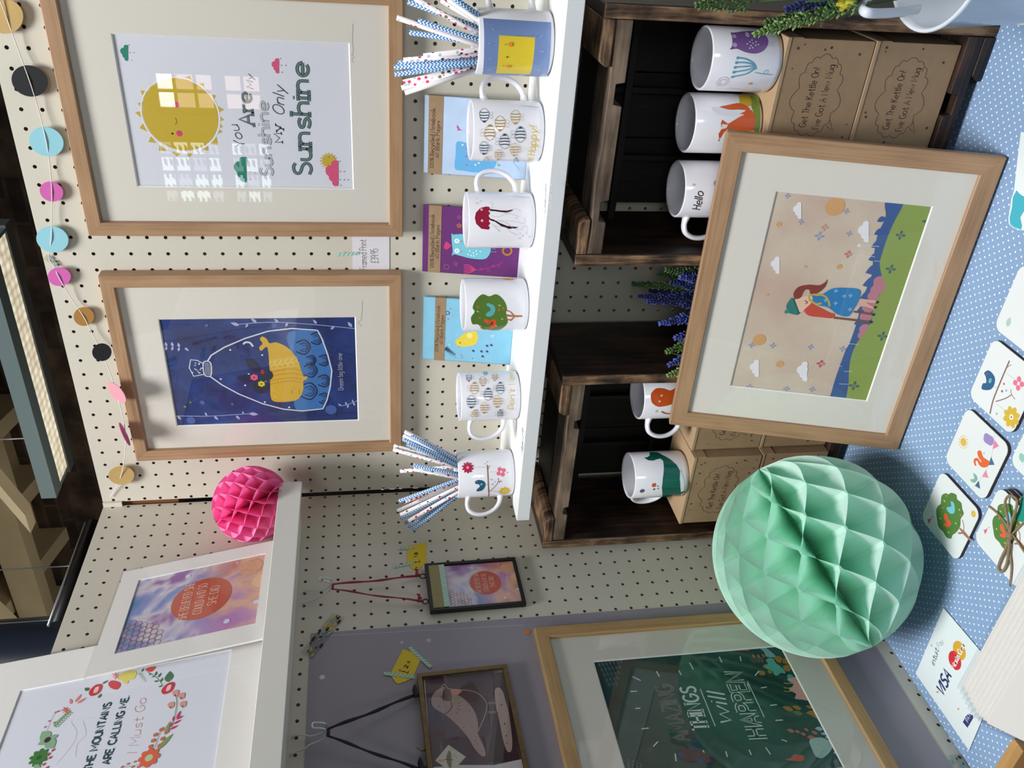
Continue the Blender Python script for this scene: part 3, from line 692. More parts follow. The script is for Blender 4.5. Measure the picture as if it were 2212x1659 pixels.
def cloud2(A, x, y0, y1, col):
    """flat-bottomed cloud; its base runs from y0 to y1 at picture x, bumps towards smaller x"""
    L = y1 - y0
    A.poly([(x, y0 + L * .06), (x, y1 - L * .04), (x - L * .10, y1 - L * .01), (x - L * .16, y0 + L * .8), (x - L * .3, y0 + L * .5), (x - L * .16, y0 + L * .2), (x - L * .1, y0 + L * .02)], col)
    A.dot((x - L * .13, y0 + L * .16), L * .13, col); A.dot((x - L * .24, y0 + L * .42), L * .22, col); A.dot((x - L * .19, y0 + L * .66), L * .15, col); A.dot((x - L * .11, y0 + L * .86), L * .11, col)
# ---------- YOU ARE MY SUNSHINE
O = (0.0105, 0, 1.4814); W, H = 0.336, 0.4345
f1, S, SM, bx, pr = framed('framed_print', 'oak framed yellow sun print reading You Are My Sunshine, on the pegboard', O, X_, Z_, W, H, 0.0195, 0.020, 0, M_oak, win_from((297, 403), (755, 92), O, X_, Z_, W, H, .010))
A = Art(S).z(0, 0, 2.9625); A.clip = bx
GOLD = rgb(206, 176, 50); TEAL = rgb(38, 134, 112); ROSE = rgb(222, 84, 126); INKG = rgb(48, 76, 72); WHT = rgb(236, 234, 240)
A.z(260, 100, 6.9125)
tri = [((300, 660), (410, 665), (350, 785)), ((258, 850), (338, 830), (318, 930)), ((218, 985), (328, 965), (338, 1092)), ((283, 1218), (350, 1140), (418, 1282)), ((455, 1345), (418, 1430), (540, 1442)), ((580, 1480), (575, 1560), (705, 1560)), ((770, 1570), (915, 1595), (840, 1645)), ((985, 1605), (1085, 1600), (1030, 1658)), ((1165, 1620), (1195, 1560), (1170, 1590)), ((1225, 1545), (1310, 1480), (1310, 1558)), ((1335, 1460), (1432, 1348), (1458, 1475)), ((1470, 1240), (1530, 1272), (1462, 1310)), ((1490, 1155), (1530, 1210), (1480, 1215)), ((1465, 1028), (1548, 1098), (1475, 1130)), ((1408, 868), (1548, 945), (1452, 998)), ((1285, 700), (1425, 735), (1385, 820)), ((1125, 565), (1245, 548), (1240, 640)), ((915, 485), (1035, 435), (1072, 535)), ((780, 480), (825, 425), (880, 500)), ((440, 562), (487, 590), (432, 640))]
for t in tri: A.poly(t, GOLD)
A.dot((900, 1030), 520, GOLD, n=48)
A.ring((900, 1030), 540, 0.0020, rgb(240, 236, 240), n=60)
A.dot((740, 868), 14, rgb(90, 50, 40)); A.dot((778, 1303), 16, rgb(50, 20, 30)); A.dot((828, 870), 47, ROSE); A.dot((883, 1300), 45, rgb(214, 66, 116))
A.line([(815, 1065), (845, 1110), (825, 1168)], 0.0008, rgb(90, 70, 30), sm=True)
A.z(0, 0, 2.9625)
cloud2(A, 820, 284, 392, TEAL)
for p in ((826, 288), (832, 336), (858, 337), (843, 385)): A.dot(p, 3, rgb(190, 90, 110))
cloud2(A, 1578, 998, 1170, TEAL)
for p in ((1600, 1148), (1632, 1105), (1602, 1100)): A.dot(p, 3, rgb(190, 90, 110))
A.text('You', (1572, 940), (1520, 795), 62, INKG, 0.085, 0.25); A.z(460, 0, 2.9636)
A.text('Are', (262, 800), (240, 590), 90, INKG, 0.17, 0, True, rgb(120, 140, 140))
A.text('My', (258, 570), (252, 482), 42, INKG, 0.09, 0.3)
A.text('Sunshine', (385, 1125), (350, 650), 78, rgb(110, 124, 130), 0.17, 0, False, rgb(215, 216, 224))
A.text('My', (445, 910), (430, 800), 48, INKG, 0.13, 0, True); A.text('Only', (455, 740), (455, 560), 72, INKG, 0.08, 0.28)
A.text('Sunshine', (630, 1120), (608, 400), 112, INKG, 0.175, 0, True, rgb(104, 128, 126))
cloud2(A, 422, 370, 472, ROSE)
for p in ((434, 375), (438, 418), (466, 418), (442, 462)): A.dot(p, 3, INKG)
for k in range(16):
    a = 2 * PI * k / 16; A.dot((740 + 52 * math.cos(a), 1030 + 48 * math.sin(a)), 4, GOLD)
A.dot((742, 1030), 42, GOLD); A.dot((742, 1005), 3, INKG); A.dot((738, 1058), 3, INKG)
cloud2(A, 802, 1022, 1195, ROSE)
for p in ((812, 1032), (814, 1098), (840, 1098), (814, 1150), (840, 1150), (866, 1150), (818, 1186)): A.dot(p, 3, INKG)
A.build('printed_artwork', pr)
A = Art(SM).z(460, 0, 2.9636); A.line([(897, 150), (893, 250), (898, 330), (888, 350), (905, 360), (890, 378), (900, 400)], 0.0005, rgb(150, 145, 140), True); A.build('signature', f1)

# ---------- DREAM BIG LITTLE ONE
O = (-0.3868, 0, 1.4828); W, H = 0.336, 0.4325
mt, nt, b = newmat('midnight_blue_print'); tc = N(nt, 'ShaderNodeTexCoord'); nz = N(nt, 'ShaderNodeTexNoise'); nz.inputs['Scale'].default_value = 14; nz.inputs['Detail'].default_value = 9; nz.inputs['Roughness'].default_value = 0.7
nt.links.new(tc.outputs['Object'], nz.inputs['Vector']); r_ = ramp(nt, nz.outputs['Fac'], [(0.35, rgb(18, 28, 78)), (0.55, rgb(24, 52, 120)), (0.72, rgb(40, 78, 150))]); nt.links.new(r_.outputs[0], b.inputs['Base Color']); b.inputs['Roughness'].default_value = 0.7
f2, S, SM, bx, pr = framed('framed_print', 'oak framed dark blue print of a yellow whale in a bottle, on the pegboard', O, X_, Z_, W, H, 0.0195, 0.020, 0, M_oak, win_from((382, 920), (768, 683), O, X_, Z_, W, H, .010), paper=mt)
A = Art(S).z(200, 560, 3.16); A.clip = bx
LIL = rgb(176, 180, 222); LW = rgb(222, 226, 236); SEA = rgb(58, 118, 184); NAVY = rgb(26, 42, 88); YEL = rgb(222, 178, 44)
A.poly([(1340, 500), (1540, 488), (1590, 600), (1630, 760), (1600, 940), (1565, 1020), (1400, 1030), (1380, 940), (1440, 860), (1420, 740), (1350, 620)], SEA, True)
for (x, y, s_) in ((1450, 600, 60), (1540, 540, 50), (1500, 760, 55), (1590, 690, 45), (1590, 830, 50), (1490, 900, 70), (1590, 950, 45), (1500, 690, 40)):
    for k in (1, .6, .3): A.line([(x - s_ * k, y - s_ * k * .5), (x, y - s_ * k * .8), (x + s_ * k * .6, y), (x, y + s_ * k * .8), (x - s_ * k, y + s_ * k * .5)], 0.0022 * k + .0006, NAVY, True)
A.poly([(1212, 820), (1205, 700), (1192, 600), (1150, 625), (1138, 600), (1160, 575), (1142, 545), (1160, 527), (1190, 545), (1208, 572), (1260, 568), (1340, 610), (1400, 690), (1432, 780), (1440, 800), (1468, 800), (1455, 822), (1440, 830), (1435, 900), (1400, 955), (1330, 972), (1240, 970), (1215, 930)], YEL, True)
for k, x in enumerate((1225, 1262, 1300, 1338, 1376)): A.ring((x, 715 - k * 6), 16, 0.0006, rgb(240, 226, 150)); A.ring((x + 14, 735 - k * 6), 16, 0.0006, rgb(240, 226, 150)); A.ring((x + 4, 700 - k * 6), 14, 0.0005, rgb(240, 226, 150))
for y in (770, 800, 830, 852): A.line([(1212, y), (1290, y - 15), (1370, y - 22), (1428, y - 10)], 0.0006, rgb(190, 80, 40), True)
A.line([(1355, 895), (1365, 905), (1355, 918)], 0.0006, rgb(110, 60, 30), True); A.line([(1410, 880), (1412, 925)], 0.0006, rgb(140, 80, 30)); A.ring((1380, 878), 9, 0.0005, rgb(230, 130, 50))
for p in ((1228, 880), (1236, 900), (1240, 935), (1250, 942)): A.dot(p, 3, rgb(240, 226, 150))
A.line([(785, 695), (810, 655), (900, 600), (1040, 540), (1200, 490), (1360, 472), (1535, 484), (1565, 540), (1605, 650), (1633, 760), (1622, 870), (1600, 960), (1572, 1020), (1430, 1035), (1300, 1022), (1160, 985), (1000, 920), (880, 855), (800, 797)], 0.0022, LW, False)
A.line([(760, 700), (802, 702), (812, 745), (806, 795), (768, 792), (755, 745)], 0.0017, LW, True, True)
A.line([(757, 712), (715, 690), (670, 685), (660, 740), (690, 798), (760, 785)], 0.0016, LW, False)
for k in range(6): A.line([(766 + k * 7, 706), (772 + k * 7, 790)], 0.0004, LW)
rn = random.Random(3)
for k in range(15): A.dot((682 + rn.random() * 70, 705 + rn.random() * 80), 4, LW)
A.line([(1028, 580), (1045, 566), (1075, 570), (1095, 595)], 0.003, LW, True)
for p in ((940, 618), (875, 817), (1158, 653), (1097, 714), (1066, 783), (1042, 860), (1132, 870), (1176, 974), (1342, 1010), (1190, 795), (1180, 835), (1175, 815)): A.dot(p, 6, rgb(235, 238, 245), n=6)
A.dot((1095, 725), 55, rgb(24, 30, 66), ry=.5, rot=.6); A.dot((1060, 812), 60, rgb(24, 30, 66), ry=.45, rot=1.5); A.dot((1150, 870), 45, rgb(18, 46, 60)); A.dot((1185, 790), 38, rgb(18, 46, 60))
A.flower((1103, 805), 22, 6, rgb(236, 98, 120)); A.flower((1153, 850), 20, 6, rgb(232, 210, 40), rgb(70, 50, 20)); A.dot((1158, 768), 17, rgb(176, 40, 50), ry=.6)
def sprig(pts, leaves, w=0.0011, col=LIL):
    A.line(pts, w, col, True)
    for a_, b_ in leaves: A.leaf(a_, b_, 0.45, col)
sprig([(980, 445), (1130, 432), (1280, 430), (1450, 440), (1620, 455), (1790, 472)], [((1000, 450), (942, 432)), ((1120, 432), (1080, 402)), ((1060, 440), (1045, 466)), ((1270, 430), (1238, 405)), ((1330, 432), (1318, 462)), ((1530, 440), (1505, 410)), ((1650, 455), (1625, 480)), ((1770, 462), (1742, 425))])
sprig([(570, 1068), (780, 1070), (960, 1060), (1090, 1052)], [((1070, 1052), (1132, 1058)), ((780, 1068), (768, 1042)), ((830, 1070), (860, 1096)), ((1030, 1055), (1024, 1035)), ((980, 1065), (1005, 1093)), ((580, 1068), (605, 1095))])
for (x, y) in ((505, 595), (548, 595), (592, 600)): A.leaf((x, y), (x - 8, y - 32), .5, LIL); A.leaf((x, y), (x - 6, y + 28), .5, LIL)
A.leaf((630, 603), (658, 625), .5, LIL)
sprig([(1700, 1000), (1755, 985), (1805, 965)], [((1700, 1000), (1675, 985)), ((1735, 992), (1725, 970)), ((1745, 990), (1740, 1015)), ((1775, 975), (1775, 955)), ((1780, 975), (1790, 1000))])
for (x, y, r_) in ((750, 977, 14), (672, 1098, 24), (1628, 1025, 32), (778, 450, 10), (955, 988, 9), (1240, 450, 16)): A.dot((x, y), r_, rgb(66, 98, 170))
A.ring((658, 970), 42, 0.0005, rgb(90, 60, 110)); A.dot((632, 1005), 8, rgb(120, 130, 30)); A.dot((668, 975), 7, rgb(120, 130, 30))
A.text('Dream big little one', (1712, 890), (1702, 640), 34, rgb(206, 212, 230), 0.07)
A.build('printed_artwork', pr)
A = Art(SM).z(200, 560, 3.16); A.line([(1843, 280), (1836, 400), (1815, 430), (1835, 450), (1828, 460)], 0.0005, rgb(150, 145, 140), True); A.build('signature', f2)

# ---------- girl and pink cloud print, leaning on the crates
yaw, lean = 0.021, 0.262
Ug = V((math.cos(yaw), math.sin(yaw), 0)); Ng = V((math.sin(yaw), -math.cos(yaw), 0)); Vg = Z_ and (V((0, 0, 1)) * math.cos(lean) - Ng * math.sin(lean)); Nn = Ug.cross(Vg)
dep = 0.0125; Wg, Hg = 0.4460, 0.3436
Fg = V((-0.2159, -0.2896, TABLE + .0012)) ; Og = Fg - Nn * dep; Og.z += 0.0 ; lift_ = dep * math.sin(lean); Og = Og + V((0, 0, 0))
# the rear edge of the frame carries it; keep the front face where it was measured and rest the lower front edge on the cloth
if (Og.z < TABLE + .001): Og.z = TABLE + .001
mt, nt, b = newmat('pale_peach_linen_print'); tc = N(nt, 'ShaderNodeTexCoord'); nz = N(nt, 'ShaderNodeTexNoise'); nz.inputs['Scale'].default_value = 7; nz.inputs['Detail'].default_value = 4
nt.links.new(tc.outputs['Object'], nz.inputs['Vector']); r_ = ramp(nt, nz.outputs['Fac'], [(0.3, rgb(212, 182, 164)), (0.5, rgb(222, 204, 182)), (0.7, rgb(234, 224, 206))])
wv = N(nt, 'ShaderNodeTexNoise'); wv.inputs['Scale'].default_value = 420; nt.links.new(tc.outputs['Object'], wv.inputs['Vector'])
mx = N(nt, 'ShaderNodeMix', data_type='RGBA', blend_type='MULTIPLY'); mx.inputs[0].default_value = 0.18; nt.links.new(r_.outputs[0], mx.inputs[6]); nt.links.new(wv.outputs['Color'], mx.inputs[7]); nt.links.new(mx.outputs[2], b.inputs['Base Color']); b.inputs['Roughness'].default_value = 0.7
wz = lambda x, y: (1440 + x / 2.2422, 260 + y / 2.2422)
f3, S, SM, bx, pr = framed('framed_print', 'oak framed print of a girl in a teal hat and blue dress, leaning on crates', Og, Ug, Vg, Wg, Hg, 0.0245, dep, 0, M_oak, win_from(wz(305, 1288), wz(1290, 415), Og, Ug, Vg, Wg, Hg, .006), paper=mt, glass_d=.0035)
A = Art(S).z(1440, 260, 2.2422); A.clip = bx
GRN = rgb(146, 166, 84); BLU = rgb(62, 96, 150); BL2 = rgb(52, 78, 122)
A.poly([(1078, 380), (1060, 470), (1020, 560), (1000, 680), (990, 760), (950, 860), (920, 980), (885, 1080), (860, 1130), (800, 1310), (800, 1400), (1100, 1400), (1300, 900), (1320, 380)], BLU, True)
for k in range(9): A.leaf((1060 - k * 4, 470 + k * 60), (1018 - k * 14, 490 + k * 62), .7, BLU)
for (x, y, r_) in ((1030, 780, 26), (1020, 820, 30), (1000, 850, 24), (980, 900, 30), (965, 950, 26), (960, 1010, 24), (945, 1040, 18), (1045, 800, 22)): A.dot((x, y), r_, rgb(196, 128, 140), n=9)
A.poly([(1180, 380), (1130, 440), (1080, 540), (1045, 640), (1032, 700), (1050, 780), (1060, 810), (1010, 880), (990, 970), (960, 1030), (920, 1080), (890, 1160), (882, 1260), (888, 1400), (1100, 1400), (1320, 800), (1340, 380)], GRN, True)
for (x, y) in ((1133, 556), (1086, 720), (1046, 1045), (908, 1285), (1262, 490), (740, 560)):
    A.flower((x, y), 22, 4, rgb(84, 108, 104) if x > 860 else rgb(150, 158, 190), rgb(120, 140, 110) if x > 860 else None, .35)
for (x, y) in ((872, 440), (652, 492), (885, 548), (586, 365), (412, 1088), (515, 1090), (698, 1097), (852, 1106), (402, 1288), (580, 1300), (705, 1303)): A.flower((x, y), 14, 4, rgb(150, 156, 190), None, .35)
for (x, y, c_) in ((765, 518, rgb(206, 160, 136)), (880, 648, rgb(206, 120, 110)), (747, 1178, rgb(196, 90, 100))): A.flower((x, y), 18, 4, c_, None, .4)
for (x, y, r_) in ((815, 418, 44), (544, 503, 13), (449, 1062, 27), (548, 1180, 16), (836, 708, 12), (673, 708, 6), (488, 843, 6), (932, 605, 8)): A.dot((x, y), r_, rgb(216, 166, 112) if r_ != 8 else WHT)
def cloud(x, y, s_=1.0, c_=rgb(240, 238, 240)):
    cloud2(A, x + 30 * s_, y - 42 * s_, y + 42 * s_, c_)
cloud(622, 435); cloud(940, 538, 1.3); cloud(515, 700, 1.05); cloud(415, 1200, 1.05); cloud(645, 1215, 1.2)
for (x0, y0, x1, y1) in ((932, 605, 1030, 610), (880, 648, 1010, 660), (1005, 680, 1032, 682), (835, 1275, 880, 1277), (880, 1080, 930, 1085), (747, 1178, 850, 1190), (860, 1215, 900, 1215)): A.line([(x0, y0), (x1, y1)], 0.0006, rgb(228, 222, 226))
# pink cloud legs of the girl
A.poly([(925, 880), (945, 872), (1005, 905), (1010, 915), (960, 900), (925, 900)], rgb(224, 178, 160)); A.poly([(935, 862), (1020, 872), (1020, 884), (935, 880)], rgb(224, 178, 160))
A.line([(905, 925), (960, 932), (1000, 940)], 0.003, rgb(120, 84, 70)); A.line([(810, 955), (900, 965), (990, 976)], 0.0034, rgb(120, 84, 70), True)
A.dot((1020, 880), 7, rgb(70, 40, 40)); A.dot((1010, 905), 7, rgb(70, 40, 40)); A.dot((1002, 940), 7, rgb(50, 60, 60)); A.dot((990, 976), 7, rgb(50, 60, 60))
A.poly([(700, 850), (740, 848), (800, 815), (860, 810), (935, 820), (930, 870), (905, 915), (880, 948), (830, 940), (780, 905), (720, 890)], rgb(44, 128, 186), True)
for p in ((820, 825), (890, 848), (818, 885), (888, 915), (770, 870), (860, 850)): A.flower(p, 9, 4, rgb(170, 210, 235), None, .3)
A.poly([(665, 890), (690, 880), (720, 895), (790, 930), (812, 935), (805, 957), (740, 952), (690, 945), (668, 925)], rgb(206, 78, 58), True)
A.poly([(620, 870), (640, 858), (700, 848), (702, 880), (672, 910), (650, 930), (628, 905)], rgb(236, 196, 170), True)
A.poly([(620, 862), (615, 835), (640, 805), (690, 795), (735, 798), (765, 785), (778, 768), (770, 800), (740, 830), (700, 845), (690, 820), (668, 822), (650, 855), (640, 862)], rgb(138, 58, 46), True)
A.line([(695, 875), (690, 850), (720, 842), (765, 850), (785, 880), (788, 900)], 0.0026, rgb(204, 172, 70), True); A.line([(690, 862), (720, 888), (750, 885)], 0.003, rgb(204, 172, 70), True)
A.poly([(582, 918), (580, 895), (595, 870), (612, 862), (640, 935), (612, 938), (590, 930)], rgb(48, 126, 116), True); A.dot((580, 926), 9, rgb(60, 140, 128)); A.line([(614, 862), (642, 936)], 0.0022, rgb(34, 96, 92))
A.line([(668, 872), (682, 880), (672, 888)], 0.0012, rgb(90, 40, 30), True)
A.build('printed_artwork', pr)

# ---------- AMAZING THINGS WILL HAPPEN, on the side board
Ul, Zl = (0, 1, 0), (0, 0, 1)
O = (XL + .0005, -0.6815, 0.8570); W, H = 0.336, 0.4430
mt, nt, b = newmat('bottle_green_print'); tc = N(nt, 'ShaderNodeTexCoord'); nz = N(nt, 'ShaderNodeTexNoise'); nz.inputs['Scale'].default_value = 12; nz.inputs['Detail'].default_value = 6
nt.links.new(tc.outputs['Object'], nz.inputs['Vector']); r_ = ramp(nt, nz.outputs['Fac'], [(0.3, rgb(14, 44, 44)), (0.7, rgb(30, 82, 74))]); nt.links.new(r_.outputs[0], b.inputs['Base Color']); b.inputs['Roughness'].default_value = 0.6
f4, S, SM, bx, pr = framed('framed_print', 'golden oak framed dark green print reading Amazing Things Will Happen, below the bird frame', O, Ul, Zl, W, H, 0.0200, 0.0135, 0, M_oak2, (0.066, 0.071, 0.066, 0.0765), paper=mt, glass_d=0.004)
A = Art(S).z(1100, 1160, 3.325); A.clip = bx; CW = rgb(214, 224, 216)
A.text('AMAZING', (1305, 1460), (1165, 1060), 130, rgb(150, 154, 150), 0.13, 0, False, rgb(40, 52, 54))
A.text('THINGS', (1435, 1385), (1330, 1075), 112, CW, 0.15, 0, True)
A.line([(1372, 1092), (1480, 1360)], 0.0014, CW)
A.text('will', (1600, 1345), (1545, 1120), 130, CW, 0.11, 0.15)
A.text('HAPPEN', (1850, 1435), (1665, 968), 135, CW, 0.23, 0, False, rgb(24, 62, 58))
A.line([(1710, 1035), (1832, 1295)], 0.0014, CW)
for a_, b_ in (((885, 1003), (945, 1032)), ((1058, 965), (1078, 1003)), ((1218, 958), (1235, 992)), ((1295, 903), (1322, 952)), ((1508, 860), (1528, 903)), ((1658, 858), (1665, 892)), ((872, 1110), (918, 1108)), ((905, 1232), (942, 1230)), ((952, 1378), (1002, 1373)), ((1035, 1505), (1068, 1470)), ((1192, 1555), (1198, 1612)), ((1392, 1532), (1408, 1572)), ((1555, 1540), (1567, 1580)), ((1722, 1528), (1738, 1565)), ((1842, 1512), (1876, 1562)), ((1808, 1085), (1850, 1077)), ((1875, 1210), (1922, 1205)), ((1912, 1318), (1965, 1315)), ((1765, 997), (1795, 962)), ((1955, 1455), (1995, 1470))): A.line([a_, b_], 0.0017, CW)
for k in range(5):
    for j in range(7 - k): A.leaf((640 + j * 26 + k * 18, 905 + k * 36 - j * 4), (655 + j * 26 + k * 18, 935 + k * 36 - j * 4), .35, rgb(92, 100, 124))
for k in range(4):
    for j in range(4): A.leaf((850 + j * 30, 1590 + k * 24 + j * 12), (865 + j * 30, 1615 + k * 24 + j * 12), .35, rgb(92, 100, 124))
A.poly([(1215, 1545), (1240, 1525), (1330, 1530), (1420, 1560), (1480, 1625), (1360, 1620), (1250, 1610)], rgb(70, 40, 48), True); A.dot((1235, 1565), 22, rgb(38, 60, 90)); A.dot((1370, 1610), 24, rgb(38, 60, 90))
A.z(1560, 1360, 5.53)
OCH = rgb(176, 122, 46); TQ = rgb(92, 178, 166); RD = rgb(192, 74, 56); PK = rgb(226, 170, 160); LB = rgb(140, 182, 190)
A.poly([(125, 238), (180, 205), (230, 195), (300, 198), (330, 230), (310, 258), (240, 255), (170, 250)], RD, True)
for (x, y) in ((370, 300), (430, 300), (485, 295)): A.leaf((x + 15, y + 40), (x - 8, y - 8), .5, rgb(190, 110, 92))
A.line([(320, 350), (440, 345), (540, 328)], 0.0008, rgb(150, 96, 80), True)
for k in range(4): A.leaf((345 + k * 42, 355), (385 + k * 30, 405), .4, rgb(120, 92, 86))
A.poly([(440, 215), (500, 215), (560, 250), (640, 320), (590, 335), (520, 320), (500, 270)], LB, True)
for a_, b_ in (((720, 350), (615, 350)), ((800, 360), (720, 400)), ((760, 500), (790, 420)), ((500, 500), (445, 545)), ((540, 500), (605, 515)), ((700, 400), (640, 330)), ((560, 440), (480, 450))): A.leaf(a_, b_, .8, OCH)
A.poly([(525, 370), (555, 342), (610, 352), (640, 400), (690, 440), (750, 500), (745, 528), (700, 520), (660, 550), (620, 540), (600, 500), (530, 470), (515, 440), (545, 410)], TQ, True)
A.dot((815, 570), 32, TQ); A.poly([(775, 600), (830, 580), (920, 575), (1000, 700), (1080, 850), (960, 840), (870, 825), (880, 770), (800, 720), (850, 660)], PK, True)
for y in (640, 695, 735): A.line([(735, y), (790, y + 8), (860, y - 5)], 0.0013, rgb(200, 172, 110), True)
for a_, b_ in (((850, 965), (715, 925)), ((945, 950), (830, 920)), ((1080, 940), (995, 915)), ((1090, 900), (1030, 865)), ((960, 1010), (835, 985)), ((1130, 1000), (1000, 1000)), ((1160, 1055), (1070, 1030))): A.leaf(a_, b_, .55, OCH if b_[0] != 835 else rgb(110, 110, 60))
for a_, b_ in (((860, 1225), (770, 1195)), ((930, 1230), (860, 1210)), ((1030, 1215), (975, 1178)), ((1140, 1250), (1060, 1215)), ((1000, 1260), (930, 1240)), ((1100, 1290), (1010, 1290)), ((1140, 1300), (1070, 1320))): A.leaf(a_, b_, .6, rgb(196, 104, 92))
for a_, b_ in (((1200, 1190), (1105, 1185)), ((1235, 1160), (1175, 1160)), ((1215, 1110), (1165, 1105)), ((1240, 1250), (1175, 1245)), ((1290, 1290), (1225, 1290)), ((1260, 1215), (1215, 1205)), ((1340, 1390), (1270, 1390)), ((1370, 1430), (1320, 1430)), ((1380, 1470), (1325, 1480)), ((1400, 1510), (1370, 1490)), ((1310, 1330), (1260, 1335))): A.leaf(a_, b_, .6, rgb(164, 192, 204))
A.poly([(1040, 1330), (1100, 1300), (1200, 1295), (1290, 1350), (1310, 1420), (1250, 1500), (1180, 1540), (1110, 1510), (1070, 1430)], rgb(166, 196, 190), True)
A.line([(1120, 1370), (1180, 1385), (1200, 1410), (1150, 1415)], 0.0012, rgb(196, 186, 90), True)
A.poly([(750, 1560), (820, 1535), (860, 1495), (920, 1500), (975, 1510), (970, 1560), (930, 1578), (840, 1570)], RD, True)
A.build('printed_artwork', pr)
# violet-grey plastic sheet behind it, with its tape and a little orange sticker
sp = thing('plastic_sheet', 'large lilac-grey plastic sheet taped flat on the side pegboard behind the hanging frames', 'sheet', (XL + .0008, -0.6, 0.79))
M_pl = plain('lilac_grey_plastic', rgb(150, 144, 153), 0.42, noise=0.03, nscale=8)
Sl = PlaneS((XL + .0010, 0, 0), Ul, Zl)
ca, cb = Sl.inv(671, 1368), Sl.inv(1540, 1305); ce = Sl.inv(1905, 1450)
q = MB()
for y in range(1): q.box((XL + .0002, -1.08, 0.775), (XL + .0008, ca[0], ca[1]))
q.build('sheet', M_pl, sp)
A = Art(PlaneS((XL + .0009, 0, 0), Ul, Zl)); A.line([(675, 1375), (900, 1363), (1130, 1350)], 0.0012, rgb(186, 180, 194)); A.dot((696, 1463), 5, rgb(210, 206, 214)); A.dot((868, 1388), 3, rgb(190, 186, 198)); A.dot((926, 1383), 4, rgb(190, 186, 198)); A.build('marks', sp)
st = thing('sticker', 'round orange sticker on the lilac sheet by the corner of the green print frame', 'sticker', tuple(hit(1139, 1365, 0, XL + .0015)))
q = MB(); c_ = hit(1139, 1365, 0, XL + .0013); q.tube([c_, c_ + V((.0004, 0, 0))], 0.0045, 20); q.build('disc', plain('orange_paper', rgb(226, 126, 40), 0.6), st)
# ------------------------------------------------------------------ mugs
MR, MH = 0.0384, 0.0925
prof = [(0.0, 0.0012), (0.030, 0.0012), (0.0325, 0.0), (0.0355, 0.0006), (MR - .0006, 0.004), (MR, 0.008), (MR, MH - .0015), (MR - .0010, MH - .0001), (MR - .0022, MH), (MR - .0033, MH - .0012), (MR - .0036, MH - .004), (MR - .0036, 0.010), (MR - .006, 0.0055), (0.0, 0.0048)]
q = MB(); q.lathe(prof, (0, 0, 0), 96); _b = q.build('mug_body_source', M_ceramic); MUG_ME = _b.data; bpy.data.objects.remove(_b)
hp = smooth_pts([(MR - .002, .0735), (MR + .010, .0765), (MR + .021, .0735), (MR + .0275, .062), (MR + .0275, .046), (MR + .021, .032), (MR + .010, .0235), (MR - .002, .0215)], n=5)
q = MB(); n = 14; rings = []
for i, (x, z) in enumerate(hp):
    a = hp[max(i - 1, 0)]; b_ = hp[min(i + 1, len(hp) - 1)]; t = math.hypot(b_[0] - a[0], b_[1] - a[1]); tx, tz = (b_[0] - a[0]) / t, (b_[1] - a[1]) / t
    e = min(i, len(hp) - 1 - i); wy = 0.0068 + .0022 * max(0, 1 - e / 4); wt = 0.0036 + .0018 * max(0, 1 - e / 4)
    rings.append([(x - tz * wt * math.cos(2 * PI * k / n), wy * math.sin(2 * PI * k / n), z + tx * wt * math.cos(2 * PI * k / n)) for k in range(n)])
for i in range(len(rings) - 1):
    for k in range(n): q.face([rings[i][k], rings[i][(k + 1) % n], rings[i + 1][(k + 1) % n], rings[i + 1][k]], None, 0, True)
_b = q.build('mug_handle_source', M_ceramic); HAN_ME = _b.data; bpy.data.objects.remove(_b)
def mug(loc, hdeg, label, group, name='mug'):
    """hdeg: where the handle points, degrees clockwise from the viewer's right as seen from above (0 = right, 180 = left, 90 = away)"""
    t = thing(name, label, 'mug', loc, group)
    d = V(loc) - CAM; right = math.atan2(-d.x, d.y) * -1
    base = math.atan2(d.x * -1, d.y) # heading of viewing direction
    vx = V((d.x, d.y, 0)).normalized(); rt = V((vx.y, -vx.x, 0)); a0 = math.atan2(rt.y, rt.x)
    ang = a0 + math.radians(hdeg)
    b = bpy.data.objects.new('cup', MUG_ME); COL.objects.link(b); b.parent = t
    h = bpy.data.objects.new('handle', HAN_ME); COL.objects.link(h); h.parent = t; h.rotation_euler = (0, 0, ang)
    return t, CylS(loc, MR)
G1 = 'mugs standing on the long white shelf'; G2 = 'mugs standing on the card boxes in the crates'
SZ = 1.3066
def part_of(t, nm): return [c for c in t.children if c.name.startswith(nm)][0]
# M1: blue with yellow square
m1, S = mug((0.3065, -0.110, SZ), 8, 'white mug with a blue panel and smiling yellow square, holding straws', G1)
A = Art(S, 0.0001, 0.00002).z(840, 0, 3.771); MBL = rgb(122, 146, 194)
A.poly([(768, 148), (1322, 182), (1320, 300), (1315, 430), (1300, 560), (1275, 637), (1000, 632), (757, 610), (775, 400)], MBL)
A.poly([(898, 288), (1190, 305), (1180, 450), (1150, 606), (872, 596), (890, 440)], rgb(234, 208, 60))
for k in range(20): A.dot((898 + 292 * k / 19, 284 + 16 * k / 19), 5, rgb(150, 166, 176)); A.dot((872 + 278 * k / 19, 600 + 9 * k / 19), 5, rgb(206, 190, 110))
A.dot((990, 361), 18, rgb(240, 150, 50)); A.dot((975, 537), 16, rgb(240, 150, 50)); A.dot((950, 362), 4, rgb(60, 60, 40)); A.dot((935, 533), 4, rgb(60, 60, 40)); A.dot((963, 462), 7, rgb(90, 80, 30))
for a_, b_ in (((840, 232), (858, 255)), ((805, 352), (832, 353)), ((812, 475), (838, 472)), ((800, 568), (826, 558)), ((1228, 310), (1252, 285)), ((1228, 418), (1262, 418)), ((1210, 555), (1232, 575))): A.line([a_, b_], 0.0005, rgb(190, 200, 222))
A.build('printed_design', part_of(m1, 'cup'), M_inkg)
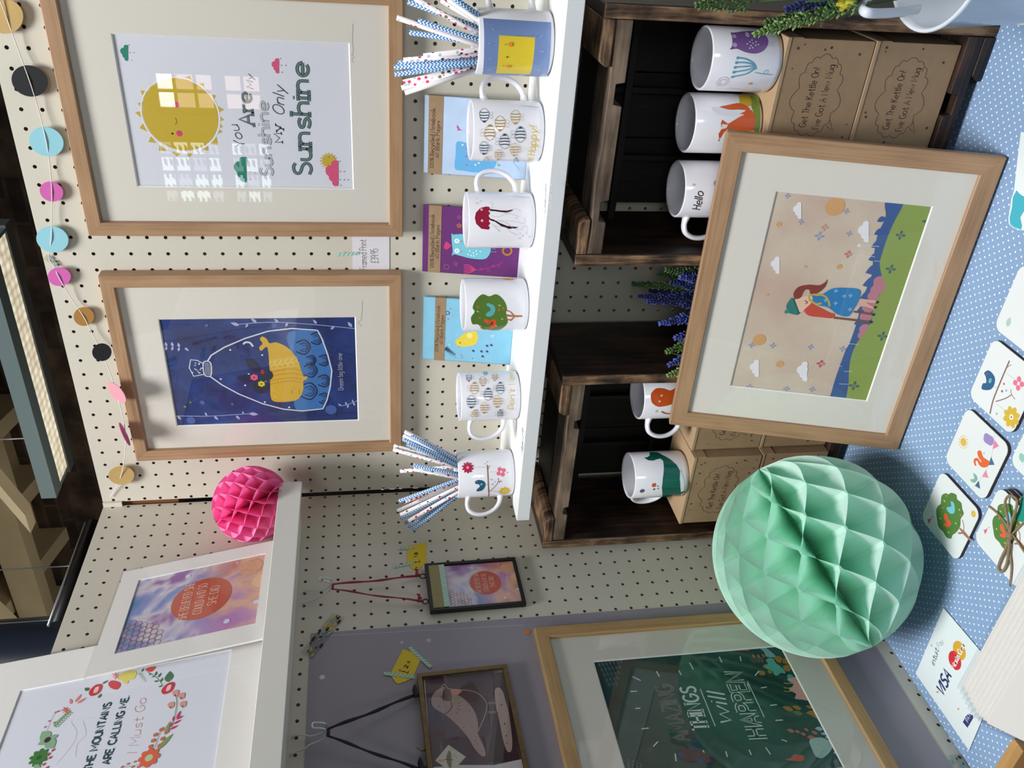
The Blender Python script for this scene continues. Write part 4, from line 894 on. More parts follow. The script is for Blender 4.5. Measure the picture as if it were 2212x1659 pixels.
# bees
DB = rgb(62, 84, 100); GB = rgb(190, 154, 78)
def bee(A, x, y, L, dirn, col, wing, wr=1.0):
    """body along the picture's y; dirn=+1 stinger towards larger y; wing = +1/-1 side in x"""
    w = L * .31
    A.line([(x, y - dirn * L * .5), (x + w, y - dirn * L * .25), (x + w * 1.02, y), (x + w * .8, y + dirn * L * .28), (x, y + dirn * L * .5), (x - w * .8, y + dirn * L * .28), (x - w * 1.02, y), (x - w, y - dirn * L * .25)], 0.0005, col, True, True)
    for k, f in ((-.22, .95), (-.02, 1.0), (.17, .88)): A.line([(x - w * f, y + dirn * L * k), (x, y + dirn * L * (k + .03)), (x + w * f, y + dirn * L * k)], 0.0013, col, True)
    A.poly([(x - w * .45, y + dirn * L * .36), (x + w * .45, y + dirn * L * .36), (x, y + dirn * L * .53)], col)
    for s_ in (-1, 1): A.ring((x + wing * (w + L * .17), y + s_ * L * .12), L * .11, 0.00025, col, 1.2, 14)
m2, S = mug((0.1946, -0.100, SZ), 6, 'white mug with navy and gold bees reading Bee Happy', G1)
A = Art(S, 0.0001, 0.00002).z(840, 0, 3.771)
for x, y, L, d_, c_, w_ in ((777, 940, 116, 1, DB, 1), (905, 1007, 124, 1, GB, 1), (1030, 955, 116, 1, GB, 1), (820, 1080, 128, -1, GB, -1), (1070, 1095, 128, -1, DB, -1), (940, 1150, 122, -1, DB, -1), (772, 1203, 106, 1, DB, 1), (890, 1256, 84, 1, GB, 1), (1020, 1215, 104, 1, GB, 1), (795, 1296, 56, -1, GB, -1), (1038, 1305, 56, -1, DB, -1)): bee(A, x, y, L, d_, c_, w_)
A.text('Bee Happy!', (1160, 1320), (1205, 1035), 62, rgb(206, 176, 60), 0.1, 0.25)
A.line([(1075, 868), (1220, 882)], 0.0009, rgb(150, 160, 190))
A.build('printed_design', part_of(m2, 'cup'), M_inkg)
# jellyfish
m3, S = mug((0.0690, -0.096, SZ), 4, 'white mug with a crimson jellyfish', G1)
A = Art(S, 0.0001, 0.00002).z(840, 400, 3.95); CR = rgb(160, 30, 62)
A.poly([(855, 185), (830, 182), (780, 195), (742, 235), (733, 280), (745, 330), (790, 372), (852, 380), (862, 362), (850, 345), (866, 325), (852, 305), (866, 285), (850, 262), (864, 240), (850, 222), (864, 205)], CR)
A.dot((790, 208), 11, rgb(226, 190, 200)); A.dot((795, 303), 11, rgb(226, 190, 200))
DK = rgb(60, 18, 40)
A.poly([(862, 205), (900, 208), (950, 215), (1010, 218), (1062, 205), (1050, 222), (1000, 234), (940, 228), (900, 222), (862, 220)], DK); A.poly([(862, 285), (900, 295), (950, 325), (1010, 348), (1108, 358), (1080, 368), (1020, 372), (960, 350), (905, 312), (862, 300)], DK)
TN = rgb(196, 184, 196)
for p in ([(865, 205), (885, 180), (875, 150), (850, 150)], [(870, 260), (940, 270), (1000, 240), (1060, 250), (1100, 265), (1090, 285), (1075, 275)], [(870, 280), (960, 300), (1080, 310), (1150, 325), (1165, 290), (1145, 285)], [(900, 300), (1000, 320), (1050, 360), (1120, 380), (1160, 345), (1188, 370), (1170, 400)], [(880, 330), (920, 370), (945, 395), (935, 375)], [(900, 350), (1000, 360), (1040, 400), (1100, 425)], [(1000, 250), (1080, 200), (1130, 230)]): A.line(p, 0.00035, TN, True)
for x, y, r_ in ((750, 117, 4), (783, 138, 5), (753, 155, 10), (1118, 453, 10), (1142, 430, 7), (1120, 410, 4), (1200, 438, 7), (1175, 410, 7)): A.ring((x, y), r_, 0.0004, rgb(206, 170, 190), 1, 12)
A.line([(1060, 100), (1205, 105)], 0.0007, rgb(206, 186, 170)); A.line([(925, 520), (965, 518)], .0004, rgb(80, 80, 80))
A.build('printed_design', part_of(m3, 'cup'), M_inkg)
# apple tree with birds
def tree(A, cx, cy, sc, T, trunk):
    """T maps drawing coordinates (x = down, y = across) to picture ones"""
    blob = [(-108, -72), (-60, -112), (-10, -98), (40, -112), (90, -78), (118, -20), (112, 20), (124, 80), (96, 118), (40, 140), (-20, 136), (-60, 132), (-88, 100), (-130, 96), (-142, 50), (-116, 10), (-130, -20)]
    A.poly([T(x, y) for x, y in blob], rgb(88, 124, 50), True)
    A.poly([T(x, y) for x, y in ((118, -5), (150, 8), (175, 34), (230, 34), (230, 46), (175, 48), (150, 75), (118, 66), (112, 56), (145, 62), (164, 46), (112, 44), (112, 26), (160, 34), (140, 12), (112, 4))], rgb(178, 118, 78))
    A.poly([T(x, y) for x, y in ((-30, -36), (-20, -52), (0, -44), (22, -34), (34, -8), (20, 30), (-10, 44), (-36, 34), (-20, 12), (0, 0), (-8, -22))], rgb(96, 178, 184), True)
    A.poly([T(x, y) for x, y in ((-48, 72), (-36, 60), (-8, 72), (26, 62), (42, 84), (34, 116), (0, 130), (-6, 118), (8, 104), (0, 92), (-26, 94))], rgb(224, 92, 52), True)
    A.poly([T(x, y) for x, y in ((0, 84), (18, 80), (16, 96), (2, 102))], rgb(160, 40, 24), True)
    for x, y in ((-92, -24), (92, -12), (-78, 52), (60, -2)): c = T(x, y); A.dot(c, sc * 9, rgb(214, 96, 70))
    for x, y in ((-92, 8), (66, -34), (84, 60), (-70, 110), (40, 108), (-66, 126)): a_ = T(x - 10, y - 4); b_ = T(x + 10, y + 4); A.leaf(a_, b_, .4, rgb(196, 206, 116))
m4, S = mug((-0.0590, -0.104, SZ), 100, 'white mug with a round green tree and two birds', G1)
A = Art(S, 0.0001, 0.00002).z(840, 400, 3.95); tree(A, 0, 0, 1, lambda x, y: (868 + x * 1.18, 1068 + y * 1.22), None)
A.poly([(968, 800), (990, 795), (1060, 795), (1070, 805), (1030, 812), (1000, 808)], rgb(222, 176, 60)); A.build('printed_design', part_of(m4, 'cup'), M_inkg)
m5, S = mug((-0.2190, -0.106, SZ), 176, "white mug with navy and gold bees reading Don't Worry", G1)
A = Art(S, 0.0001, 0.00002).z(840, 760, 3.95)
for x, y, L, d_, c_, w_ in ((682, 218, 70, 1, DB, 1), (800, 252, 84, 1, GB, 1), (903, 215, 68, 1, GB, 1), (825, 180, 46, -1, DB, -1), (728, 312, 102, -1, GB, -1), (845, 362, 106, -1, DB, -1), (950, 310, 102, -1, DB, -1), (700, 425, 108, 1, DB, 1), (810, 475, 94, 1, GB, 1), (920, 422, 104, 1, GB, 1), (730, 528, 76, -1, GB, -1), (950, 522, 70, -1, DB, -1)): bee(A, x, y, L, d_, c_, w_)
A.text("Don't Worry", (1058, 488), (1062, 170), 50, rgb(206, 176, 60), 0.1, 0.2); A.build('printed_design', part_of(m5, 'cup'), M_inkg)
m6, S = mug((-0.3650, -0.117, SZ), 184, 'white mug with a blue bird on a branch, holding straws, at shelf left end', G1)
A = Art(S, 0.0001, 0.00002).z(840, 760, 3.95)
def birdbranch(A, T, k=1.0):
    BRN = rgb(134, 110, 86)
    def L(pts, w, c_, sm=True): A.line([T(*p) for p in pts], w, c_, sm)
    L([(840, 965), (846, 1060), (850, 1150), (852, 1232)], 0.0020 * k, BRN); L([(858, 1190), (905, 1150), (935, 1105), (932, 1078)], 0.0011 * k, BRN); L([(935, 1108), (965, 1106)], 0.0009 * k, BRN, False); L([(940, 1120), (958, 1095)], .0007 * k, BRN, False); L([(845, 1000), (862, 970)], 0.0008 * k, BRN, False)
    A.poly([T(*p) for p in ((738, 1125), (736, 1108), (752, 1096), (780, 1094), (812, 1106), (824, 1132), (812, 1165), (788, 1185), (750, 1190), (752, 1172), (775, 1150), (768, 1132), (752, 1128))], rgb(40, 98, 128), True)
    A.dot(T(752, 1108), 5 * k, rgb(200, 70, 80)); A.dot(T(790, 1130), 11 * k, rgb(120, 176, 180)); L([(824, 1135), (842, 1135)], .0006 * k, rgb(110, 90, 150), False)
    A.flower(T(988, 1188), 50 * k, 8, rgb(222, 182, 56), rgb(250, 240, 220), .34); A.dot(T(988, 1188), 6 * k, rgb(120, 60, 60))
    A.flower(T(958, 1024), 42 * k, 4, rgb(232, 112, 138), rgb(250, 220, 220), .52, .5)
    for x, y, c_ in ((875, 1090, rgb(206, 90, 80)), (884, 1130, rgb(120, 60, 80)), (905, 1108, rgb(160, 190, 200)), (840, 940, rgb(200, 110, 130)), (820, 957, rgb(170, 190, 210)), (1013, 1030, rgb(220, 90, 110)), (898, 1222, rgb(150, 170, 180))): A.dot(T(x, y), 6 * k, c_, n=4)
    for (a_, b_) in (((860, 1025), (915, 1025)), ((725, 985), (838, 985)), ((860, 1190), (940, 1190))): L([a_, b_], .0003 * k, rgb(190, 180, 176), False)
birdbranch(A, lambda x, y: (x, y)); A.flower((672, 988), 50, 10, rgb(196, 40, 80), rgb(246, 170, 190), .24); A.build('printed_design', part_of(m6, 'cup'), M_inkg)

# ------------------------------------------------------------------ paper straws
def strawmat(name, chev):
    mt, nt, b = newmat(name); tc = N(nt, 'ShaderNodeTexCoord'); sx = N(nt, 'ShaderNodeSeparateXYZ'); nt.links.new(tc.outputs['Object'], sx.inputs[0])
    at = N(nt, 'ShaderNodeMath', operation='ARCTAN2'); nt.links.new(sx.outputs[1], at.inputs[0]); nt.links.new(sx.outputs[0], at.inputs[1])
    def M(op, a, c=None, d=None):
        n = N(nt, 'ShaderNodeMath', operation=op)
        for i, v in enumerate((a, c, d)):
            if v is None: continue
            if isinstance(v, (int, float)): n.inputs[i].default_value = v
            else: nt.links.new(v, n.inputs[i])
        return n.outputs[0]
    if chev:
        f = M('ABSOLUTE', M('SUBTRACT', M('FRACT', M('MULTIPLY', at.outputs[0], 4 / (2 * PI))), 0.5))
        z = M('FRACT', M('ADD', M('MULTIPLY', sx.outputs[2], 1 / 0.0044), M('MULTIPLY', f, 1.35)))
        g = M('LESS_THAN', z, 0.58)
        mx = N(nt, 'ShaderNodeMix', data_type='RGBA'); nt.links.new(g, mx.inputs[0]); mx.inputs[6].default_value = rgb(226, 238, 246); mx.inputs[7].default_value = rgb(44, 116, 180); nt.links.new(mx.outputs[2], b.inputs['Base Color'])
    else:
        cb = N(nt, 'ShaderNodeCombineXYZ'); nt.links.new(M('MULTIPLY', at.outputs[0], 3 / (2 * PI)), cb.inputs[0]); nt.links.new(M('MULTIPLY', sx.outputs[2], 1 / 0.0072), cb.inputs[1])
        ob = N(nt, 'ShaderNodeObjectInfo'); nt.links.new(M('MULTIPLY', ob.outputs['Random'], 57.0), cb.inputs[2])
        vo = N(nt, 'ShaderNodeTexVoronoi', voronoi_dimensions='3D'); vo.inputs['Scale'].default_value = 1.0; vo.inputs['Randomness'].default_value = 0.55; nt.links.new(cb.outputs[0], vo.inputs['Vector'])
        sc_ = N(nt, 'ShaderNodeSeparateColor'); nt.links.new(vo.outputs['Color'], sc_.inputs[0])
        r = ramp(nt, sc_.outputs[0], [(0.0, rgb(206, 34, 88)), (0.36, rgb(24, 20, 24)), (0.54, rgb(110, 96, 74)), (0.72, rgb(160, 184, 200))], 'CONSTANT')
        g = M('LESS_THAN', vo.outputs['Distance'], 0.32)
        mx = N(nt, 'ShaderNodeMix', data_type='RGBA'); nt.links.new(g, mx.inputs[0]); mx.inputs[6].default_value = rgb(240, 232, 232); nt.links.new(r.outputs[0], mx.inputs[7]); nt.links.new(mx.outputs[2], b.inputs['Base Color'])
    b.inputs['Roughness'].default_value = 0.6; return mt
M_chev, M_dots = strawmat('blue_chevron_paper', True), strawmat('confetti_dot_paper', False)
M_plainst = plain('plain_white_paper_straw', rgb(238, 236, 234), 0.6)
SME = {}
def straw_mesh(L, kind):
    key = (round(L, 3), kind)
    if key in SME: return SME[key]
    q = MB(); r, ri, n = 0.0030, 0.0026, 18
    q.lathe([(r, 0), (r, key[0]), (ri, key[0]), (ri, 0), (r, 0)], (0, 0, 0), n)
    o = q.build('straw_source', {'c': M_chev, 'd': M_dots, 'w': M_plainst}[kind]); me = o.data; bpy.data.objects.remove(o); SME[key] = me; return me
def straws(center, specs, which):
    """each: tip pixel, rim pixel, kind, depth of the rim crossing (towards the viewer -, away +), depth of the tip"""
    cx, cy = center; zr = SZ + MH
    for k, (tx, ty, mx_, my_, kind, dm, dt, lab) in enumerate(specs):
        Mp = hit(mx_, my_, 1, cy + dm); T = hit(tx, ty, 1, cy + dm + dt)
        dd = (Mp - T).normalized()
        # extend below the rim until floor or far wall
        e = 0.0
        while e < 0.12:
            P = Mp + dd * (e + .001)
            if P.z - .003 < SZ + .0065 or math.hypot(P.x - cx, P.y - cy) > MR - .0072: break
            e += .001
        B = Mp + dd * e; L = (T - B).length
        o = bpy.data.objects.new('paper_straw', straw_mesh(L, kind)); COL.objects.link(o); o.location = B
        o.rotation_mode = 'QUATERNION'; o.rotation_quaternion = (T - B).normalized().to_track_quat('Z', 'Y')
        tag(o, lab, 'straw', 'paper straws in the %s mug' % which)
c_, d_ = 'blue chevron paper straw', 'confetti dotted paper straw'
straws((0.3065, -0.110), [
 (882, 4, 1034, 60, 'c', .012, .0, c_ + ' in the right mug, nearly cut off by the photo edge'),
 (896, -3, 1036, 74, 'd', .002, .0, d_ + ' in the right mug, leaning right across the far blue one'),
 (953, 0, 1035, 50, 'd', -.006, -.006, d_ + ' in the right mug, leaning right and cut by the photo edge'),
 (968, -2, 1036, 44, 'w', -.013, -.008, 'plain looking white straw squeezed below the rightmost blue straw of the right mug'),
 (979, -4, 1034, 32, 'c', -.020, -.010, 'rightmost blue chevron straw of the right mug, leaning out of the photo'),
 (857, 38, 1033, 98, 'd', -.010, -.004, 'long dotted straw crossing in front of a short blue one in the right mug'),
 (904, 45, 1035, 86, 'c', -.018, -.014, 'thick looking blue chevron straw leaning right, in front of the right mug bunch'),
 (883, 70, 1033, 92, 'c', .022, .006, 'pale blue chevron straw at the back of the right mug, standing nearly upright'),
 (915, 121, 1035, 107, 'd', -.019, -.012, 'short dotted straw with its open end facing us, in the middle of the right mug'),
 (872, 130, 1034, 117, 'd', -.012, -.008, 'dotted straw with open end beside the blue pair in the right mug'),
 (860, 136, 1034, 124, 'c', .004, .0, 'blue chevron straw mostly hidden behind the blue pair in the right mug'),
 (852, 146, 1034, 131, 'c', -.006, -.004, 'right one of the tall upright blue chevron pair in the right mug'),
 (852, 161, 1033, 137, 'c', -.012, -.004, 'left one of the tall upright blue chevron pair in the right mug'),
 (892, 150, 1033, 135, 'c', -.021, -.014, 'shorter blue chevron straw with open end in front of the tall blue pair'),
 (870, 178, 1032, 142, 'd', .002, .002, 'dotted straw leaning left just beside the tall blue pair'),
 (868, 190, 1031, 146, 'd', -.006, .0, 'dotted straw leaning left, second from the left edge of the right mug'),
 (874, 201, 1030, 151, 'd', -.012, .0, 'leftmost dotted straw of the right mug')], 'right')
straws((-0.3650, -0.117), [
 (875, 933, 986, 985, 'd', .004, .0, 'rightmost dotted straw of the left mug'),
 (889, 941, 988, 996, 'c', -.010, -.006, 'uppermost blue chevron straw leaning right in the left mug'),
 (872, 942, 987, 992, 'w', .002, .0, 'plain looking white straw between two blue ones in the left mug'),
 (870, 948, 988, 1001, 'c', -.006, -.004, 'middle blue chevron straw leaning right in the left mug'),
 (880, 959, 989, 1007, 'c', -.014, -.010, 'lowest blue chevron straw leaning right in the left mug'),
 (851, 963, 989, 1003, 'd', .010, .004, 'upper one of the two dotted straws overlapping the whale frame'),
 (850, 971, 989, 1009, 'd', .004, .004, 'lower one of the two dotted straws overlapping the whale frame'),
 (894, 1005, 990, 1024, 'c', -.016, -.012, 'slim blue chevron straw standing alone near the middle of the left mug'),
 (864, 1018, 990, 1007, 'd', .016, .006, 'white dotted straw crossing behind the slim blue one in the left mug'),
 (895, 1014, 990, 1032, 'd', -.010, -.012, 'short dotted straw with open end beside the slim blue one'),
 (861, 1083, 990, 1036, 'c', -.012, -.004, 'highest blue chevron straw leaning left in the left mug'),
 (873, 1084, 990, 1040, 'd', -.002, .0, 'dotted straw tucked under the highest left leaning blue straw'),
 (859, 1103, 990, 1044, 'd', .008, .004, 'dotted straw reaching furthest up among those leaning left'),
 (865, 1112, 990, 1052, 'd', -.014, -.006, 'dotted straw lying above the twin blue straws of the left mug'),
 (866, 1120, 989, 1055, 'c', .000, .0, 'upper one of the twin blue straws leaning left'),
 (875, 1130, 989, 1060, 'c', .008, .0, 'lower one of the twin blue straws leaning left'),
 (883, 1125, 989, 1063, 'd', -.012, -.008, 'dotted straw above the lowest blue bundle of the left mug'),
 (882, 1139, 988, 1067, 'c', -.006, -.004, 'second lowest blue chevron straw leaning left in the left mug'),
 (891, 1146, 988, 1071, 'c', -.012, -.004, 'lowest blue chevron straw, leaning furthest left in the left mug')], 'left')

# ------------------------------------------------------------------ notebooks behind the mugs
def notebook(label, corners, ybase, ytop, col, band_px, artf, spine):
    """corners: picture positions of top-left, top-right, bottom-right, bottom-left in the world sense"""
    tl, tr, br, bl = corners
    zb = SZ + .0004; a = hit(*bl, 2, zb); 
    y0 = ybase; BL = V((hit(*bl, 1, y0).x, y0, zb)); BR = V((hit(*br, 1, y0).x, y0, zb)); TLp = hit(*tl, 1, ytop)
    Uu = V((1, 0, 0)); upv = V((0, ytop - y0, TLp.z - zb)).normalized(); Hh = math.hypot(ytop - y0, TLp.z - zb); Wd = BR.x - BL.x
    t = thing('notebook', label, 'notebook', tuple(BL + Uu * Wd / 2), 'recycled notebooks leaning on the pegboard')
    Nn = Uu.cross(upv); M4 = Matrix.Identity(4)
    for i in range(3): M4[i][0] = Uu[i]; M4[i][1] = Nn[i]; M4[i][2] = upv[i]; M4[i][3] = BL[i]
    tk = 0.0035
    q = MB(); q.box((0.0008, -tk + .0004, 0.0008), (Wd - .0008, -.0004, Hh - .0008), mat=M4); q.build('pages', plain('recycled_paper_pages', rgb(216, 204, 186), 0.8), t)
    q = MB(); q.box((0, -.0004, 0), (Wd, 0.0, Hh), mat=M4); q.box((0, -tk, 0), (Wd, -tk + .0004, Hh), mat=M4); q.box((0, -tk, 0), (.0008, 0, Hh), mat=M4); q.build('cover', plain(spine, col, 0.6, noise=0.05, nscale=40), t)
    S = PlaneS(M4 @ V((0, 0, 0)), Uu, upv)
    h0 = S.inv(*band_px[0])[1]; h1 = S.inv(*band_px[1])[1]; lo, hi = min(h0, h1), max(h0, h1)
    q = MB(); q.box((-.0005, -tk - .0003, lo), (Wd + .0005, .0004, hi), mat=M4); q.build('belly_band', M_kraft, t)
    A = Art(PlaneS(M4 @ V((0, 0.00005, 0)), Uu, upv), 0.0001, 0.000008); A.clip = (0.0005, 0.0005, Wd - .0005, lo - .0004); artf(A); A.build('printed_cover', part_of(t, 'cover'))
    A = Art(PlaneS(M4 @ V((0, .0004, 0)), Uu, upv)); return t, A
TY = rgb(70, 52, 38)
def art_a(A):
    A.z(840, 0, 3.771); A.poly([(555, 1155), (640, 1165), (760, 1180), (840, 1200), (880, 1300), (830, 1395), (720, 1405), (600, 1390), (538, 1370), (545, 1250)], rgb(104, 178, 226), True)
    A.poly([(604, 1064), (580, 1052), (560, 1020), (552, 1035), (560, 1052), (556, 1065), (575, 1062)], rgb(206, 92, 150), True)
    for x, y in ((633, 1210), (630, 1272), (632, 1343)): A.dot((x, y), 8, rgb(200, 90, 150))
    for x, y in ((732, 1328), (705, 1342), (600, 1180), (700, 1250)): A.dot((x, y), 8, rgb(220, 236, 248))
    A.poly([(915, 1350), (885, 1330), (885, 1355)], rgb(140, 190, 90)); A.line([(1000, 1300), (1060, 1380)], .0006, rgb(150, 190, 220))
nb1, A = notebook('pale blue notebook behind the Bee Happy mug', ((915, 378), (917, 217), (1130, 222), (1136, 389)), -0.030, -0.0015 - .004, rgb(190, 212, 238), ((925, 300), (956, 300)), art_a, 'pale_blue_card')
A.z(840, 0, 3.771); A.text('100% Recycled Notebook', (362, 1372), (378, 885), 30, TY, 0.14, 0, True); A.text('40 Blank Pages', (405, 1290), (415, 985), 28, TY, 0.12, 0, True); A.build('printed_band', part_of(nb1, 'belly_band'))
def art_b(A):
    A.z(840, 400, 3.95)
    A.poly([(535, 415), (552, 425), (560, 420), (640, 418), (760, 430), (850, 480), (870, 550), (845, 610), (800, 632), (700, 625), (620, 605), (560, 590), (538, 600), (545, 560), (538, 500)], rgb(120, 200, 214), True)
    for x, y in ((580, 476), (580, 560)): A.dot((x, y), 20, rgb(240, 246, 250)); A.dot((x, y), 9, rgb(170, 210, 220))
    for x, y in ((620, 480), (618, 566)): A.dot((x, y), 8, rgb(226, 110, 150))
    for x, y in ((675, 590), (690, 560), (700, 600), (722, 578), (725, 603), (750, 588), (745, 560), (780, 566)): A.dot((x, y), 6, rgb(232, 244, 248))
    PKM = rgb(206, 60, 120)
    for k in range(5): A.line([(640, 680 + k * 18), (690, 684 + k * 15), (740, 722)], 0.0016, PKM, True)
    A.line([(740, 722), (800, 718), (870, 700), (930, 680), (975, 655)], 0.0007, PKM, True)
    for x, y in ((790, 714), (850, 728), (892, 688), (940, 688)): A.ring((x, y), 10, .0005, PKM)
    A.ring((1010, 560), 34, .003, rgb(170, 120, 40)); A.flower((600, 345), 22, 5, rgb(170, 100, 60)); A.ring((492, 696), 20, .0006, rgb(190, 120, 120)); A.flower((572, 670), 22, 5, rgb(136, 60, 130)); A.flower((600, 272), 20, 5, rgb(150, 60, 120))
    A.poly([(470, 520), (490, 480), (520, 500), (530, 520), (500, 545), (480, 545)], rgb(206, 60, 120), True); A.line([(530, 518), (540, 505)], .0005, rgb(206, 60, 120)); A.line([(870, 565), (915, 570), (915, 562)], .0006, rgb(120, 200, 214)); A.line([(880, 540), (910, 548)], .0006, rgb(120, 200, 214))
    A.line([(880, 750), (960, 750), (1030, 715)], .0006, rgb(130, 70, 60), True)
nb2, A = notebook('purple owl notebook behind the jellyfish mug', ((912, 591), (913, 450), (1120, 458), (1116, 600)), -0.030, -0.0055, rgb(104, 42, 112), ((925, 540), (952, 540)), art_b, 'purple_card')
A.z(840, 400, 3.95); A.text('100% Recycled Notebook', (382, 708), (388, 250), 30, TY, 0.14, 0, True); A.text('40 Blank Pages', (425, 630), (430, 340), 28, TY, 0.12, 0, True); A.build('printed_band', part_of(nb2, 'belly_band'))
def art_c(A):
    A.z(840, 400, 3.95)
    A.poly([(565, 1330), (600, 1300), (650, 1262), (740, 1250), (762, 1290), (755, 1330), (730, 1362), (680, 1375), (600, 1376), (580, 1360)], rgb(232, 206, 70), True); A.dot((690, 1285), 22, rgb(244, 226, 130)); A.dot((608, 1345), 5, rgb(80, 60, 40)); A.poly([(600, 1374), (602, 1386), (590, 1378)], rgb(220, 80, 60))
    NV = rgb(52, 66, 96)
    for k in range(8): A.leaf((478 + k * 11, 1402 + k * 8 - (k - 4) * 2), (500 + k * 10, 1372 + k * 9), .3, NV)
    A.line([(476, 1400), (520, 1440), (575, 1470)], .0004, NV, True)
    for x, y in ((720, 1415), (790, 1420), (838, 1420), (800, 1462), (838, 1372), (874, 1366)): A.leaf((x - 10, y - 10), (x + 12, y + 8), .7, rgb(86, 66, 130))
    for k in range(8): A.line([(885, 1285), (885 + 22 * math.cos(k * PI / 4), 1285 + 22 * math.sin(k * PI / 4))], .0005, rgb(230, 240, 246))
    for x, y in ((525, 1055), (618, 1450), (625, 1470), (712, 1478), (480, 1305), (505, 1140)): A.dot((x, y), 5, rgb(206, 90, 130))
    A.ring((500, 1090), 14, .0012, rgb(100, 60, 120)); A.poly([(515, 1355), (508, 1365), (525, 1362)], WHT)
nb3, A = notebook('sky blue bird notebook behind the tree mug', ((913, 768), (915, 643), (1112, 655), (1104, 788)), -0.030, -0.0055, rgb(136, 198, 224), ((939, 700), (962, 700)), art_c, 'sky_blue_card')
A.z(840, 400, 3.95); A.text('100% Recycled Notebook', (418, 1425), (435, 1030), 26, TY, 0.12, 0, True); A.text('40 Blank Pages', (458, 1362), (468, 1110), 25, TY, 0.12, 0, True); A.build('printed_band', part_of(nb3, 'belly_band'))
# ------------------------------------------------------------------ old wooden crates standing on end
def jag(a, b, z, amp, n, rnd): return [(a + (b - a) * i / n, z + rnd.uniform(-amp, amp)) for i in range(n + 1)]
def crate(label, x0, x1, yf, yb, ztop, notch, tilt=0.0, seed=1):
    rnd = random.Random(seed); zb = TABLE + .0012; H = ztop - zb
    t = thing('wooden_crate', label, 'crate', ((x0 + x1) / 2, (yf + yb) / 2, zb), 'old dark crates standing on end on the table')
    ts, blk, sl = 0.0175, 0.0145, 0.0215
    # side boards: slightly bowed front edges
    for s_, (a, b_) in enumerate(((x0, x0 + ts), (x1 - ts, x1))):
        q = MB(); zz = [zb + (H) * i / 14 for i in range(15)]
        poly = [(yf + rnd.uniform(-.0012, .0012) + .0005, z) for z in zz] + [(yb, ztop), (yb, zb)]
        q.prism(poly, 0, a, b_)
        o = q.build('side_board', [M_crateR], t, 0.0022)
        # worn front edge strip is the board's own edge grain
        q = MB(); q.prism([(p[0] - .0006, p[1]) for p in poly[:15]] + [(p[0] + .0016, p[1]) for p in poly[:15]][::-1], 0, a + .001, b_ - .001); q.build('worn_edge', M_crateE, t, 0.0006)
    xi0, xi1 = x0 + ts, x1 - ts
    for side in (1, 0):
        zt = ztop - blk if side else zb + blk + sl; z_ = zt - sl
        # front slat, notched on the inner side, wavy on its outer front
        W_ = xi1 - xi0; n = 22; outer = []
        for i in range(n + 1):
            x = xi0 + W_ * i / n; w = .012 * max(0, math.sin(PI * (i / n - .25) * 1.4)) if side else 0.004 * math.sin(i)
            outer.append((x, yf + .001 + rnd.uniform(-.0008, .0008)))
        back = [(x, yf + 0.062 + rnd.uniform(-.006, .006)) for x, y in outer]
        # cross-section in x/z with notches, extruded along y
        e = []
        if side:
            for (na, nb_, nd) in notch: e += [(xi0 + na, z_), (xi0 + na + .002, z_ + nd), (xi0 + nb_ - .002, z_ + nd), (xi0 + nb_, z_)]
            prof_ = [(xi0, z_)] + e + [(xi1, z_), (xi1, zt)] + [(xi1 - (W_) * i / 8, zt - abs(rnd.uniform(0, .0022))) for i in range(1, 8)] + [(xi0, zt)]
        else:
            for (na, nb_, nd) in notch: e += [(xi0 + nb_, zt), (xi0 + nb_ - .002, zt - nd * 1.0), (xi0 + na + .002, zt - nd), (xi0 + na, zt)]
            prof_ = [(xi0, z_), (xi1, z_), (xi1, zt)] + sorted(e, key=lambda p: -p[0]) + [(xi0, zt)]
            prof_ = [(xi0, z_), (xi1, z_), (xi1, zt)] + [(xi0 + b__, zt - (0 if k in (0, 3) else nd)) for (na, nb_, nd) in reversed(notch) for k, b__ in enumerate((nb_, nb_ - .002, na + .002, na))] + [(xi0, zt)]
        q = MB(); q.prism(prof_, 1, yf + .001, yf + .060); q.build('front_slat', M_crateG if side else M_crateR, t, 0.0014)
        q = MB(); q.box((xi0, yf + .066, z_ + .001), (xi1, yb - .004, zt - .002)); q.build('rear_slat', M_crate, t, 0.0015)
        # end blocks
        for (a, b_) in ((xi0, xi0 + .050), (xi1 - .054, xi1)):
            zl, zh = (zt, ztop) if side else (zb, zb + blk)
            q = MB(); rr = .006
            if a == xi0: poly = [(a, zl), (b_, zl), (b_ - .001, zl + blk * .5), (b_ - rr, zh), (a, zh)]
            else: poly = [(a, zl), (b_, zl), (b_, zh), (a + rr, zh), (a + .001, zl + blk * .5)]
            q.prism(poly, 1, yf - .0005, yb - .01); q.build('end_block', M_crateE if side else M_crateR, t, 0.0016)
    # back: old slats with the bottle grid rails in front of them; narrow daylight slot beside the left board
    k = 0; gap = 0.012
    xs = [xi0 + gap + 0.004, xi0 + gap + (xi1 - xi0 - gap) * .36, xi0 + gap + (xi1 - xi0 - gap) * .68, xi1]
    for i in range(3):
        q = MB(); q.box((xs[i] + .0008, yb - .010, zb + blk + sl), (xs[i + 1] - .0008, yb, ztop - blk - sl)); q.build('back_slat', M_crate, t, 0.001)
    for f in (.30, .58, .84):
        z = zb + H * f + .1 * 0; z = zb + H * f
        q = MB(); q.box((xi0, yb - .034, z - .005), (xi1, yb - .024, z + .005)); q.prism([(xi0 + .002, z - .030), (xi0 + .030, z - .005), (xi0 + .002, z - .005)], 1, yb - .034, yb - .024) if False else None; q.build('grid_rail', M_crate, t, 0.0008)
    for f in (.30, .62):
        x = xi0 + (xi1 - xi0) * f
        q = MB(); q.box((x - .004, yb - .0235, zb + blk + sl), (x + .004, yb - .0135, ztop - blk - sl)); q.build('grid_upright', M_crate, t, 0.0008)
    return t
ZT = 1.946 - 0.6865
